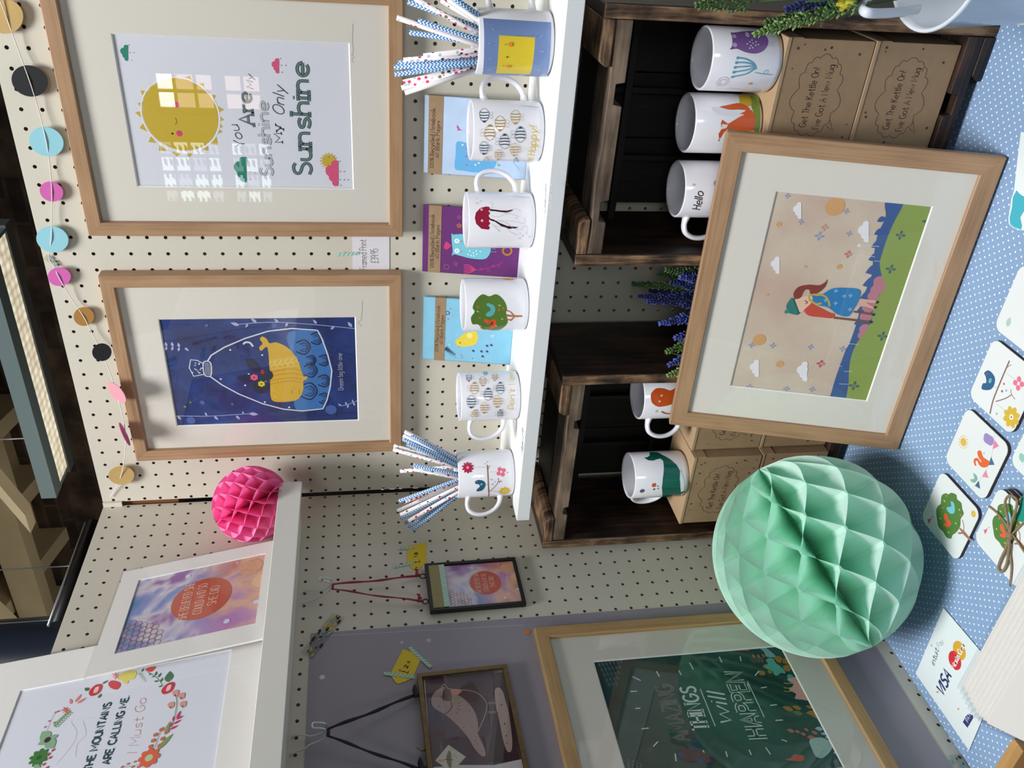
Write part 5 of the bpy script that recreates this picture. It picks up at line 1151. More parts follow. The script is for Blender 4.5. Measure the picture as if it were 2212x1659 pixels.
crA = crate('dark old wooden crate on end at the right, with owl, fox and Hello mugs inside', 0.0380, 0.3680, -0.1812, -0.022, ZT, [(0.045, 0.075, .010), (0.196, 0.224, .011)], seed=4)
crB = crate('dark old wooden crate on end in the corner, with whale and octopus mugs inside', -0.4830, -0.1385, -0.1795, -0.018, ZT - .004, [(0.055, 0.072, .008), (0.228, 0.246, .009)], seed=9)

# ------------------------------------------------------------------ kraft mug boxes
BH = 0.1180; BZ0 = TABLE + .0012 + .0145 + .0215 + .0004
def bubble(A, x0, x1, z0, z1, tail=True):
    """scalloped speech bubble outline, surface metres"""
    pts = []; n = 15
    cx, cz = (x0 + x1) / 2, (z0 + z1) / 2; rx, rz = (x1 - x0) / 2, (z1 - z0) / 2
    base = []
    for i in range(n):
        a = 2 * PI * i / n + .2; e = 0.72
        base.append((cx + rx * math.copysign(abs(math.cos(a)) ** e, math.cos(a)), cz + rz * math.copysign(abs(math.sin(a)) ** e, math.sin(a))))
    for i in range(n):
        p0, p1 = base[i], base[(i + 1) % n]; mx_, mz = (p0[0] + p1[0]) / 2, (p0[1] + p1[1]) / 2; d = (mx_ - cx, mz - cz); L = math.hypot(*d); h = math.dist(p0, p1) * .32
        for k in range(7):
            t = k / 7; b_ = 4 * t * (1 - t); pts.append((p0[0] + (p1[0] - p0[0]) * t + d[0] / L * h * b_, p0[1] + (p1[1] - p0[1]) * t + d[1] / L * h * b_))
    pts.append(pts[0]); A.ribbon(pts, 0.0007, rgb(74, 52, 44))
    if tail: A.ribbon([(x0 + .010, z0 + .002), (x0 + .004, z0 - .009), (x0 + .018, z0 - .001)], 0.0007, rgb(74, 52, 44))
def settext(A, s, x0, x1, z, h, col, w):
    tot = sum(FONT[c][0] for c in s) - 1.5; k = (x1 - x0) / tot; x = 0; l = A._next()
    for c in s:
        adv, ls = glyph_lines(c)
        for pts, _ in ls: A.ribbon([(x0 + (x + gx) * k, z + gy * h / 10) for gx, gy in pts], w * h, col, l)
        x += adv
def mugbox(label, x0, x1, yf, depth, z0, h=BH, rot=0.0, group='kraft mug boxes stacked in the crates', art=True, seed=0):
    t = thing('mug_box', label, 'cardboard box', ((x0 + x1) / 2, yf, z0), group); cx = (x0 + x1) / 2
    M4 = Matrix.Translation((cx, yf, 0)) @ Matrix.Rotation(rot, 4, 'Z') @ Matrix.Translation((-cx, -yf, 0))
    q = MB(); q.box((x0, yf, z0 + .0003), (x1, yf + depth, z0 + h - .0032), mat=M4); q.build('carton', M_kraft, t, 0.001)
    q = MB(); q.box((x0 - .0006, yf - .0009, z0 + h - .0055), (x1 + .0006, yf + depth, z0 + h - .0002), mat=M4)
    q.box((x1 - .0006, yf + .0006, z0 + h - .022), (x1 + .0008, yf + depth - .001, z0 + h - .003), mat=M4); q.build('lid', M_kraftl, t, 0.0007)
    if art:
        o = M4 @ V((x0, yf, z0)); U = (M4.to_3x3() @ V((1, 0, 0)))
        A = Art(PlaneS(o, U, (0, 0, 1))); W_ = x1 - x0; c_ = rgb(84, 60, 48)
        mx0, mx1 = W_ / 2 - .047, W_ / 2 + .047
        bubble(A, mx0, mx1, h * .30, h * .74)
        settext(A, 'Get The Kettle On!', mx0 + .008, mx1 - .012, h * .56, .0095, c_, .11); settext(A, "I've Got A New Mug", mx0 + .006, mx1 - .008, h * .40, .0095, c_, .11)
        rn = random.Random(seed)
        for k in range(44):
            a, b_ = rn.uniform(.006, W_ - .006), rn.uniform(.008, h - .010)
            if abs(a - W_ / 2) < .056 and h * .20 < b_ < h * .86: continue
            r = rn.choice((.0011, .0015, .0019)); A.raw([(a + r * math.cos(2 * PI * i / 8), b_ + r * math.sin(2 * PI * i / 8)) for i in range(8)], c_)
        A.build('printed_front', part_of(t, 'carton'))
    return t
bz1, bz2 = BZ0, BZ0 + BH + .0004
mugbox('kraft mug box with a speech bubble, upper right one of the right crate', 0.2010, 0.3378, -0.1720, 0.098, bz2, seed=1)
mugbox('kraft mug box with a speech bubble, lower right one of the right crate', 0.2010, 0.3382, -0.1722, 0.098, bz1, seed=2)
mugbox('kraft mug box behind the leaning girl print, upper left one of the right crate', 0.0610, 0.1985, -0.1720, 0.098, bz2, seed=3)
mugbox('kraft mug box behind the leaning girl print, lower left one of the right crate', 0.0610, 0.1985, -0.1720, 0.098, bz1, seed=4)
bb2 = bz2
mugbox('kraft mug box under the green whale mug, above the honeycomb ball', -0.4385, -0.2990, -0.1835, 0.098, bb2, seed=5, rot=0.0)
mugbox('kraft mug box below the whale mug box, mostly behind the green ball', -0.4385, -0.2990, -0.1815, 0.098, bz1, seed=6)
mugbox('kraft mug box under the octopus mug, its edge showing left of the girl print', -0.2960, -0.1600, -0.1660, 0.098, bb2, seed=7)
mugbox('kraft mug box low in the corner crate behind the girl print', -0.2960, -0.1600, -0.1655, 0.098, bz1, seed=8)
BTOP = bz2 + BH - .0002
# ------------------------------------------------------------------ mugs on the boxes
a1, S = mug((0.3030, -0.1370, BTOP), 120, 'white mug with a purple owl and blue flower in the right crate', G2)
A = Art(S, 0.0001, 0.00002).z(1180, 0, 2.764); PU = rgb(134, 96, 160); AQ = rgb(104, 174, 196)
A.poly([(1095, 182), (1110, 195), (1190, 186), (1260, 188), (1310, 215), (1325, 255), (1300, 300), (1250, 320), (1190, 312), (1140, 292), (1098, 295), (1110, 270), (1108, 220)], PU, True)
A.dot((1122, 216), 13, rgb(200, 180, 214)); A.dot((1126, 268), 13, rgb(200, 180, 214)); A.dot((1200, 206), 20, rgb(206, 190, 220), ry=.6)
for x, y in ((1200, 262), (1215, 250), (1222, 272), (1235, 258), (1250, 270), (1232, 285), (1215, 288), (1252, 250), (1266, 266), (1228, 240)): A.dot((x, y), 5, rgb(222, 208, 232))
for y in (258, 272): A.line([(1320, y), (1355, y)], .0005, rgb(190, 170, 210))
for k in range(5): A.line([(1140 - k * 8, 345 + k * 28), (1190, 352 + k * 22), (1238, 380 + k * 8), (1250, 412)], 0.0017, AQ, True); A.dot((1142 - k * 8, 346 + k * 28), 8, AQ)
A.line([(1245, 432), (1290, 440), (1350, 446)], .0008, AQ); A.ring((1310, 430), 12, .0006, AQ)
A.ring((1050, 487), 34, .0006, rgb(226, 190, 210)); A.ring((1050, 487), 20, .0006, rgb(226, 190, 210)); A.dot((1215, 497), 9, rgb(226, 176, 120)); A.line([(1080, 520), (1150, 528)], .0006, rgb(232, 206, 224))
A.build('printed_design', part_of(a1, 'cup'), M_inkg)
a2, S = mug((0.2180, -0.1220, BTOP), 95, 'white mug with an orange fox sitting on green, in the right crate', G2)
A = Art(S, 0.0001, 0.00002).z(1180, 0, 2.764); OR = rgb(216, 96, 42)
A.poly([(1205, 566), (1262, 568), (1275, 640), (1278, 720), (1268, 790), (1240, 790), (1246, 700), (1225, 640)], rgb(118, 146, 60)); A.poly([(1145, 570), (1205, 568), (1225, 600), (1225, 630), (1190, 640), (1155, 628)], rgb(206, 176, 56))
A.poly([(1205, 675), (1225, 655), (1245, 690), (1248, 740), (1240, 780), (1150, 782), (1085, 770), (1060, 790), (1032, 835), (1028, 800), (1045, 770), (1042, 735), (1050, 715), (1085, 740), (1150, 700)], OR)
A.poly([(1035, 640), (1080, 628), (1150, 616), (1195, 632), (1218, 660), (1210, 690), (1165, 680), (1110, 672), (1060, 660)], OR, True); A.poly([(985, 645), (1030, 640), (1090, 655), (1150, 655), (1190, 660), (1150, 680), (1080, 692), (1020, 680)], rgb(240, 240, 244), True)
A.poly([(1050, 740), (1085, 745), (1075, 765), (1042, 772)], rgb(240, 236, 236)); A.dot((1030, 838), 4, rgb(40, 30, 30)); A.line([(930, 912), (948, 914)], .0012, rgb(60, 110, 100))
A.build('printed_design', part_of(a2, 'cup'), M_inkg)
a3, S = mug((0.1300, -0.1300, BTOP), 178, 'white mug reading Hello Handsome, behind the top edge of the girl print', G2)
A = Art(S, 0.0001, 0.00002).z(1180, 0, 2.764)
A.text('Hello', (918, 1252), (938, 1145), 50, rgb(40, 36, 40), 0.12, 0.25); A.text('Handsome', (985, 1308), (1024, 1080), 38, rgb(150, 140, 146), 0.24, 0.05, False, rgb(226, 220, 226)); A.line([(872, 1098), (890, 1102)], .0009, rgb(230, 176, 170)); A.line([(872, 1106), (888, 1108)], .0009, rgb(230, 176, 170))
A.build('printed_design', part_of(a3, 'cup'), M_inkg)
b1, S = mug((-0.3560, -0.1500, BTOP), 131, 'white mug with a dark green whale and grey and orange dots', G2)
A = Art(S, 0.0001, 0.00002).z(1140, 920, 5.267); WG = rgb(16, 96, 84)
A.poly([(1388, 298), (1470, 300), (1540, 335), (1620, 380), (1690, 440), (1732, 510), (1728, 600), (1735, 700), (1742, 755), (1775, 738), (1790, 748), (1745, 775), (1738, 800), (1720, 835), (1690, 852), (1600, 858), (1545, 855), (1525, 820), (1525, 700), (1535, 600), (1548, 480), (1540, 400), (1510, 372), (1470, 380), (1430, 396), (1370, 392), (1322, 362), (1360, 356), (1385, 340)], WG)
A.poly([(1738, 500), (1760, 560), (1780, 640), (1775, 740), (1742, 752), (1735, 620)], rgb(232, 236, 236)); A.line([(1738, 500), (1765, 570), (1782, 650), (1776, 740)], .0004, rgb(60, 110, 100), True)
A.dot((1302, 740), 27, rgb(104, 108, 116)); A.dot((1436, 673), 25, rgb(216, 96, 60)); A.dot((1437, 720), 13, rgb(104, 108, 116)); A.dot((1480, 685), 8, rgb(104, 108, 116)); A.dot((1483, 712), 9, rgb(216, 90, 70)); A.dot((1642, 812), 5, rgb(200, 230, 220)); A.dot((1371, 720), 3, rgb(120, 120, 120))
A.build('printed_design', part_of(b1, 'cup'), M_inkg)
b2, S = mug((-0.2130, -0.1250, BTOP), 178, 'white mug with an orange octopus, behind the top edge of the girl print', G2)
A = Art(S, 0.0001, 0.00002).z(1140, 660, 4.879)
A.poly([(1330, 890), (1370, 870), (1440, 875), (1500, 895), (1550, 870), (1590, 830), (1660, 830), (1660, 1100), (1560, 1020), (1520, 1040), (1440, 1062), (1370, 1065), (1315, 1030), (1298, 985), (1300, 930)], rgb(214, 90, 34), True)
A.dot((1410, 950), 11, rgb(236, 220, 220)); A.dot((1390, 1010), 11, rgb(236, 220, 220)); A.line([(1410, 1115), (1450, 1135), (1500, 1138), (1530, 1115)], 0.003, rgb(190, 96, 60), True); A.flower((1358, 1113), 18, 5, rgb(230, 180, 140), None, .3)
A.build('printed_design', part_of(b2, 'cup'), M_inkg)
# ------------------------------------------------------------------ honeycomb tissue balls
def honeycomb(label, c, R, pole, twist, N_, pitch, col, deep, name='honeycomb_ball', phase=0.0, open_=None):
    c = V(c); ax = V(pole).normalized(); a = ax.cross(V((0, 0, 1))).normalized(); b_ = ax.cross(a)
    me = MB(); nz = 44; d = 2 * PI / N_
    def pt(th, z, r): return c + ax * z + (a * math.cos(th) + b_ * math.sin(th)) * r
    f_ = open_ or (lambda u: u)
    for k in range(N_):
        rows = []
        for i in range(nz + 1):
            z = -R + 2 * R * i / nz; z *= .9995; rr = math.sqrt(max(R * R - z * z, 0))
            ph = (z + phase) / pitch; tri = 2 * abs(2 * (ph - math.floor(ph + 0.5))) - 1; tri = max(-1, min(1, tri * 1.12))
            th = f_((k + tri * (1 if k % 2 else -1) * 0.497) * d) + twist
            rows.append([pt(th, z, rr * f) for f in (0.004, 0.45, 0.72, 0.9, 1.0)])
        for i in range(nz):
            for j in range(4): me.face([rows[i][j], rows[i][j + 1], rows[i + 1][j + 1], rows[i + 1][j]], None, 0, False)
    t = thing(name, label, 'paper ball', (c.x, c.y, c.z - R)); me.build('tissue_leaves', tissue(label.split()[0] + '_tissue', col, deep), t, merge=True)
    q = MB(); q.tube([c - ax * (R - .001), c - ax * (R * .92), c + ax * (R * .92), c + ax * (R - .001)], [.0008, R * .035, R * .035, .0008], 10); q.build('paper_core', plain(label.split()[0] + '_paper_core', deep, 0.9), t)
    return t
def pole_dir(c, R, px, py):
    """direction from the centre to the point of the ball seen at a picture position"""
    d = ray(px, py).normalized(); oc = CAM - V(c); B = d.dot(oc); C_ = oc.dot(oc) - R * R; D = B * B - C_
    t = -B - math.sqrt(max(D, 0)); return (CAM + d * t - V(c)).normalized()
cg = V((-0.3370, -0.3735, TABLE + .0012 + .1460)); Rg = 0.1460
pg = pole_dir(cg, Rg, 1879, 1412)
pg2 = pole_dir(cg, Rg, 1628, 1018)
axg = (pg - pg2).normalized()
_a = axg.cross(V((0, 0, 1))).normalized(); _b = axg.cross(_a); _l = pole_dir(cg, Rg, 1600, 1345); thl = math.atan2(_l.dot(_b), _l.dot(_a))
_A = 0.68; TWG = thl + PI
honeycomb('mint green honeycomb tissue ball resting on the blue cloth', cg, Rg, axg, TWG + .1, 38, 0.078, rgb(236, 254, 246), rgb(184, 250, 224), phase=.01, open_=lambda u: u + _A * math.sin(u))
cp = V((-0.4305, -0.0890, LF + .0635)); Rp = 0.0625
pp1 = pole_dir(cp, Rp, 452, 1136)
honeycomb('bright pink honeycomb tissue ball sitting on the picture ledge', cp, Rp, (pp1 - pole_dir(cp, Rp, 612, 1052)), 0.1, 26, 0.030, rgb(255, 156, 206), rgb(255, 112, 184))

# ------------------------------------------------------------------ mounted prints standing in the ledge
def leaning(label, yR, W, H, xb, lean, yawd, border, thick, artf, paper, name='mounted_print', zb=None):
    """bottom edge on the ledge; yR = y of its right-hand end; the top tips back to the pegboard"""
    yw = math.radians(yawd); U = V((math.sin(yw), math.cos(yw), 0)); n = V((math.cos(yw), -math.sin(yw), 0)); up = V((0, 0, 1)) * math.cos(lean) - n * math.sin(lean)
    N_ = U.cross(up); BR = V((xb, yR, zb or LF + .0012)); O = BR - U * W
    t = thing(name, label, 'print', tuple((O + BR) / 2))
    M4 = Matrix.Identity(4)
    for i in range(3): M4[i][0] = U[i]; M4[i][1] = N_[i]; M4[i][2] = up[i]; M4[i][3] = O[i]
    l, bb, r, tp = border; q = MB(); a0, c0, a1, c1 = l, bb, W - r, H - tp; th = .0015
    def L(a, d, c): return M4 @ V((a, d, c))
    outer = [(0, 0), (W, 0), (W, H), (0, H)]; inner = [(a0, c0), (a1, c0), (a1, c1), (a0, c1)]
    for i in range(4):
        j = (i + 1) % 4
        q.face([L(outer[i][0], 0, outer[i][1]), L(outer[j][0], 0, outer[j][1]), L(inner[j][0], 0, inner[j][1]), L(inner[i][0], 0, inner[i][1])])
        q.face([L(inner[i][0], 0, inner[i][1]), L(inner[j][0], 0, inner[j][1]), L(inner[j][0], -th, inner[j][1]), L(inner[i][0], -th, inner[i][1])], None, 1)
        q.face([L(outer[i][0], 0, outer[i][1]), L(outer[j][0], 0, outer[j][1]), L(outer[j][0], -thick, outer[j][1]), L(outer[i][0], -thick, outer[i][1])])
    q.face([L(0, -thick, 0), L(W, -thick, 0), L(W, -thick, H), L(0, -thick, H)])
    q.build('mount', [M_mountw, M_bevel], t, merge='keep')
    q = MB(); q.box((a0 - .003, -th - .0006, c0 - .003), (a1 + .003, -th - .0001, c1 + .003), mat=M4); PRN = q.build('print', paper, t)
    S = PlaneS(L(0, -th, 0), U, up); A = Art(S); A.clip = (a0, c0, a1, c1); artf(A, (a0, c0, a1, c1)); A.build('printed_artwork', PRN)
    q = MB(); q.box((-.003, -thick - .0008, -.0002), (W + .003, .0008, H + .003), mat=M4)
    q.f = q.f[:]; q.build('clear_sleeve', M_sleeve, t)
    return t, S
mt, nt, b = newmat('watercolour_wash_print'); tc = N(nt, 'ShaderNodeTexCoord'); nz = N(nt, 'ShaderNodeTexNoise'); nz.inputs['Scale'].default_value = 13; nz.inputs['Detail'].default_value = 3; nz.inputs['Distortion'].default_value = 0.5
nt.links.new(tc.outputs['Object'], nz.inputs['Vector'])
sp_ = N(nt, 'ShaderNodeSeparateColor'); nt.links.new(nz.outputs['Color'], sp_.inputs[0])
r1 = ramp(nt, sp_.outputs[0], [(0.36, rgb(96, 140, 176)), (0.46, rgb(148, 150, 200)), (0.53, rgb(214, 206, 214)), (0.62, rgb(150, 100, 160))])
r2 = ramp(nt, sp_.outputs[1], [(0.36, rgb(206, 130, 120)), (0.5, rgb(226, 176, 150)), (0.62, rgb(186, 130, 180))])
sx = N(nt, 'ShaderNodeSeparateXYZ'); nt.links.new(tc.outputs['Generated'], sx.inputs[0]); mr = N(nt, 'ShaderNodeMapRange'); mr.inputs[1].default_value = .25; mr.inputs[2].default_value = .6; mr.inputs[3].default_value = 1; mr.inputs[4].default_value = 0
nt.links.new(sx.outputs[2], mr.inputs[0]); mx = N(nt, 'ShaderNodeMix', data_type='RGBA'); nt.links.new(mr.outputs[0], mx.inputs[0]); nt.links.new(r1.outputs[0], mx.inputs[6]); nt.links.new(r2.outputs[0], mx.inputs[7])
nt.links.new(mx.outputs[2], b.inputs['Base Color']); b.inputs['Roughness'].default_value = 0.6; M_wash = mt
def believed(A, bx, T, k=1.0):
    """T maps fractions (across, up) of the window to surface metres"""
    W = bx[2] - bx[0]; lw = 0.0006 * k * (W / .14) ; RDC = rgb(196, 88, 66); LT = rgb(236, 190, 170)
    def el(fx, fz, fr, col, n=40):
        c = T(fx, fz); A.raw([(c[0] + fr * W * math.cos(2 * PI * i / n), c[1] + fr * W * math.sin(2 * PI * i / n)) for i in range(n)], col)
    rn = random.Random(5); GLD = rgb(170, 112, 84)
    for j in range(7):
        for i in range(7):
            c = T(.04 + i * .062 + (j % 2) * .03, .985 - j * .046)
            if (i * .062) ** 2 + (j * .05) ** 2 > .30 ** 2 + .02: continue
            r = W * .034; A.ribbon([(c[0] + r * 1.0 * math.cos(2 * PI * q_ / 10), c[1] + r * .95 * math.sin(2 * PI * q_ / 10)) for q_ in range(11)], lw, GLD)
    el(.52, .45, .285, RDC, 56)
    for fx, fz, r_ in ((.90, .60, .028), (.12, .22, .03), (.30, .02, .03), (.95, .22, .012)): el(fx, fz, r_, rgb(212, 216, 236), 16)
    el(.84, .10, .115, rgb(226, 168, 130)); el(.60, .0, .10, rgb(236, 190, 150))
    for k_ in range(70):
        a = rn.uniform(0, 2 * PI); r = W * .105 * math.sqrt(rn.random()); c = T(.84, .10); A.raw([(c[0] + r * math.cos(a) + W * .004 * math.cos(t), c[1] + r * math.sin(a) + W * .004 * math.sin(t)) for t in (0, 2.1, 4.2)], rgb(150, 92, 70))
    for s_, x0, x1, z in (('SHE BELIEVED SHE', .27, .78, .53), ('COULD AND SO', .31, .73, .425), ('SHE DID', .39, .66, .325)):
        p0 = T(x0, z); p1 = T(x1, z); settext(A, s_, p0[0], p1[0], p0[1], W * .085, LT, .09)
def art_bel(A, bx): believed(A, bx, lambda fx, fz: (bx[0] + (bx[2] - bx[0]) * fx, bx[1] + (bx[3] - bx[1]) * fz))
def art_mtn(A, bx):
    A.z(0, 1380, 5.027); INK = rgb(52, 78, 80); CO = rgb(214, 132, 120)
    A.text('THE MOUNTAINS', (990, 1425), (1212, 690), 80, INK, 0.25); A.text('ARE CALLING ME.', (1190, 1355), (1405, 615), 80, INK, 0.25)
    A.text('I Must Go', (1490, 1235), (1590, 640), 105, CO, 0.05, 0.25)
    A.line([(610, 1365), (790, 1140), (830, 1000), (780, 890), (1020, 860)], .0005, rgb(230, 212, 212), True); A.line([(820, 1280), (840, 1140), (930, 1040), (900, 890)], .0005, rgb(230, 212, 212), True)
    GR = rgb(72, 120, 76); PL = rgb(142, 178, 140); RE = rgb(206, 60, 70); PKK = rgb(226, 140, 130); YE = rgb(230, 216, 110)
    A.leaf((1830, 470), (1845, 350), .65, GR)
    A.poly([(1580, 340), (1600, 315), (1690, 302), (1670, 340), (1640, 360), (1600, 352)], rgb(222, 84, 72), True)
    for a_, b_ in (((1645, 390), (1615, 380)), ((1680, 410), (1645, 415)), ((1690, 400), (1700, 352)), ((1720, 420), (1750, 368)), ((1720, 460), (1672, 462)), ((1745, 470), (1768, 420)), ((1765, 510), (1720, 522)), ((1540, 360), (1560, 320))): A.leaf(a_, b_, .5, GR)
    A.line([(1600, 360), (1700, 420), (1770, 510)], .0006, GR, True)
    A.poly([(1290, 400), (1340, 365), (1410, 345), (1470, 350), (1482, 385), (1450, 440), (1400, 450), (1385, 488), (1340, 478), (1320, 450), (1285, 440)], YE, True)
    for k in range(7): A.leaf((1490 + k * 12, 380 + k * 14), (1550 + k * 8, 372 + k * 14), .25, PL)
    for k in range(7): A.leaf((1260, 400), (1260 + 55 * math.cos(k * .9), 400 + 50 * math.sin(k * .9)), .2, PKK)
    A.poly([(1178, 480), (1210, 455), (1260, 460), (1305, 480), (1305, 520), (1270, 552), (1215, 540), (1185, 515)], rgb(212, 70, 76), True)
    A.leaf((1110, 490), (1180, 450), .4, GR); A.leaf((965, 560), (920, 535), .6, GR); A.leaf((1070, 645), (1100, 595), .6, GR)
    for cx_, cy_ in ((1040, 557), (1827, 537)):
        A.poly([(cx_ - 74, cy_ + 40), (cx_ - 62, cy_), (cx_ - 10, cy_ - 50), (cx_ + 45, cy_ - 66), (cx_ + 72, cy_ - 50), (cx_ + 60, cy_), (cx_ + 20, cy_ + 45), (cx_ - 45, cy_ + 66)], RE, True); A.poly([(cx_ - 25, cy_ + 30), (cx_ - 5, cy_ - 25), (cx_ + 35, cy_ - 35), (cx_ + 15, cy_ + 20)], rgb(244, 200, 200), True)
    for a_, b_ in (((815, 690), (885, 600)), ((835, 705), (940, 640)), ((775, 710), (762, 650))): A.leaf(a_, b_, .35, PKK)
    for k in range(8): A.leaf((720, 780), (720 + 60 * math.cos(k * PI / 4 + .2), 780 + 45 * math.sin(k * PI / 4 + .2)), .2, rgb(216, 110, 84))
    for k in range(8): A.leaf((600 + k * 22, 960 - k * 22), (585 + k * 22, 915 - k * 20), .35, PL); A.leaf((600 + k * 22, 960 - k * 22), (650 + k * 20, 950 - k * 20), .35, PL)
    A.line([(510, 1000), (550, 900), (600, 810), (680, 780)], .0005, rgb(150, 150, 150), True)
    for x, y in ((490, 960), (535, 895), (605, 800), (590, 910), (630, 790)): A.dot((x, y), 9, rgb(206, 100, 110))
    for k in range(4): A.leaf((520, 1100), (520 + 130 * math.cos(k * PI / 2 - .5), 1100 + 105 * math.sin(k * PI / 2 - .5)), .75, PL)
    A.dot((518, 1098), 28, rgb(60, 44, 50)); A.flower((425, 1290), 88, 9, rgb(62, 124, 52), rgb(40, 90, 40), .3)
    for x, y in ((580, 1210), (530, 1260), (548, 1292), (478, 1365), (515, 1400)): A.leaf((x - 22, y + 16), (x + 20, y - 18), .6, rgb(200, 60, 76))
    A.line([(500, 1300), (570, 1220)], .0004, GR); A.leaf((370, 1375), (440, 1400), .5, PL)
    A.line([(1910, 600), (1920, 700), (1900, 830), (1860, 960)], .0008, GR, True)
    for x, y in ((1905, 590), (1970, 620), (1855, 720), (1985, 710)): A.poly([(x - 35, y + 5), (x - 10, y - 28), (x + 35, y - 25), (x + 30, y + 20), (x, y + 38)], rgb(232, 156, 142), True); A.poly([(x - 20, y + 28), (x + 5, y + 10), (x + 10, y + 44)], GR)
    for a_, b_ in (((1920, 870), (1960, 780)), ((1910, 880), (1995, 835)), ((1880, 930), (1970, 880)), ((1880, 900), (1885, 840)), ((1840, 990), (1935, 940)), ((1850, 960), (1860, 905))): A.leaf(a_, b_, .3, rgb(206, 60, 96))
    A.leaf((1700, 1215), (1880, 1030), .25, rgb(130, 160, 84)); A.leaf((1790, 1050), (1845, 895), .25, rgb(140, 166, 100))
    A.line([(1680, 1190), (1730, 1040), (1780, 960)], .0006, rgb(110, 80, 60), True)
    for x, y in ((1753, 988), (1810, 1010), (1688, 1045), (1765, 1087), (1663, 1108), (1635, 1172), (1735, 1160)): A.dot((x, y), 20, rgb(206, 116, 80))
    A.flower((1618, 1295), 100, 8, rgb(226, 104, 68), rgb(120, 140, 90), .38); A.dot((1618, 1295), 36, rgb(196, 206, 160))
    for x, y in ((1465, 1338), (1390, 1362), (1325, 1395), (1500, 1395), (1440, 1395)): A.dot((x, y), 11, rgb(214, 110, 90))
    A.line([(1510, 1370), (1440, 1385), (1320, 1400)], .0004, GR)
    W0 = (bx[0] + bx[2]) / 2; Zc = bx[1] + (bx[3] - bx[1]) * .50; R0 = (bx[2] - bx[0]) * .40
    for k in range(7):      # the rest of the wreath, outside the photo
        t = math.radians(150 + k * 10); cx, cz = W0 + R0 * math.cos(t), Zc + R0 * 1.02 * math.sin(t); c_ = (RE, PL, PKK, GR, YE)[k % 5]; r = R0 * .09
        A.raw([(cx + r * (1 + .25 * math.cos(6 * u)) * math.cos(u), cz + r * (1 + .25 * math.cos(6 * u)) * math.sin(u)) for u in [2 * PI * i / 36 for i in range(36)]], c_)
pm, S = leaning('large white mounted print of a flower wreath around The Mountains Are Calling Me', -0.3220, 0.31, 0.42, -0.4320, 0.177, 0.0, (0.055, 0.065, 0.0545, 0.072), 0.003, art_mtn, M_paper)
pb, S = leaning('small white mounted watercolour print reading She Believed She Could And So She Did', -0.1770, 0.213, 0.253, -0.4275, 0.1932, -5.4, (0.033, 0.0324, 0.028, 0.0284), 0.003, art_bel, M_wash)
# ------------------------------------------------------------------ small frames on wire hooks, side board
def cord(name, label_mat, p0, p1, w, parent, sag=0.0, flat=0.8):
    q = MB(); n = 14; pts = []
    for i in range(n + 1):
        t = i / n; p = V(p0).lerp(V(p1), t); p = p + V((0.0012 * math.sin(t * 9), 0, -sag * 4 * t * (1 - t))); pts.append(p)
    q.tube(pts, [w * (1 + .25 * math.sin(i * 1.3)) for i in range(n + 1)], 8, flat=flat); return q.build(name, label_mat, parent)
def hook(label, h1, h2, tip, group):
    t = thing('pegboard_hook', label, 'hook', (XL, (h1[1] + h2[1]) / 2, h1[2]), group)
    q = MB(); m_ = (V(h1) + V(h2)) / 2; d = V((0, 1, 0)); r = .0012
    for s_, h in ((1, h1), (-1, h2)):
        h = V(h)
        pts = smooth3([h + V((-.003, 0, 0)), h + V((.003, 0, -.001)), h + V((.006, -s_ * .001, -.008)), V((XL + .007, m_.y + s_ * .0098, h.z - .018)), V((XL + .009, m_.y + s_ * .0062, h.z - .024)), V((XL + .016, m_.y + s_ * .0050, tip.z + .006)), V((XL + .026, m_.y + s_ * .0046, tip.z + .001)), V((XL + .036, m_.y + s_ * .0042, tip.z + .002)), V((XL + .040, m_.y + s_ * .0040, tip.z + .016))])
        q.tube(pts, r, 8)
    q.tube(smooth3([V((XL + .040, m_.y + .0040, tip.z + .016)), V((XL + .0405, m_.y, tip.z + .0175)), V((XL + .040, m_.y - .0040, tip.z + .016))]), r, 8)
    q.build('wire', M_wire, t); return t
def smooth3(P, n=5):
    out = []
    for i in range(len(P) - 1):
        p0, p1, p2, p3 = P[max(i - 1, 0)], P[i], P[i + 1], P[min(i + 2, len(P) - 1)]
        for k in range(n):
            t = k / n; out.append(0.5 * ((2 * p1) + (-p0 + p2) * t + (2 * p0 - 5 * p1 + 4 * p2 - p3) * t * t + (-p0 + 3 * p1 - 3 * p2 + p3) * t ** 3))
    out.append(P[-1]); return out
ZH = 1.946
hk1 = hook('silver wire hook carrying the small black frame', (XL, -0.2320, ZH - .3005), (XL, -0.2569, ZH - .3009), V((XL, -.2445, ZH - .345)), 'wire hooks in the side pegboard')
hk2 = hook('silver wire hook carrying the brown bird frame', (XL, -0.4872, ZH - .2975), (XL, -0.5127, ZH - .2971), V((XL, -.50, ZH - .343)), 'wire hooks in the side pegboard')
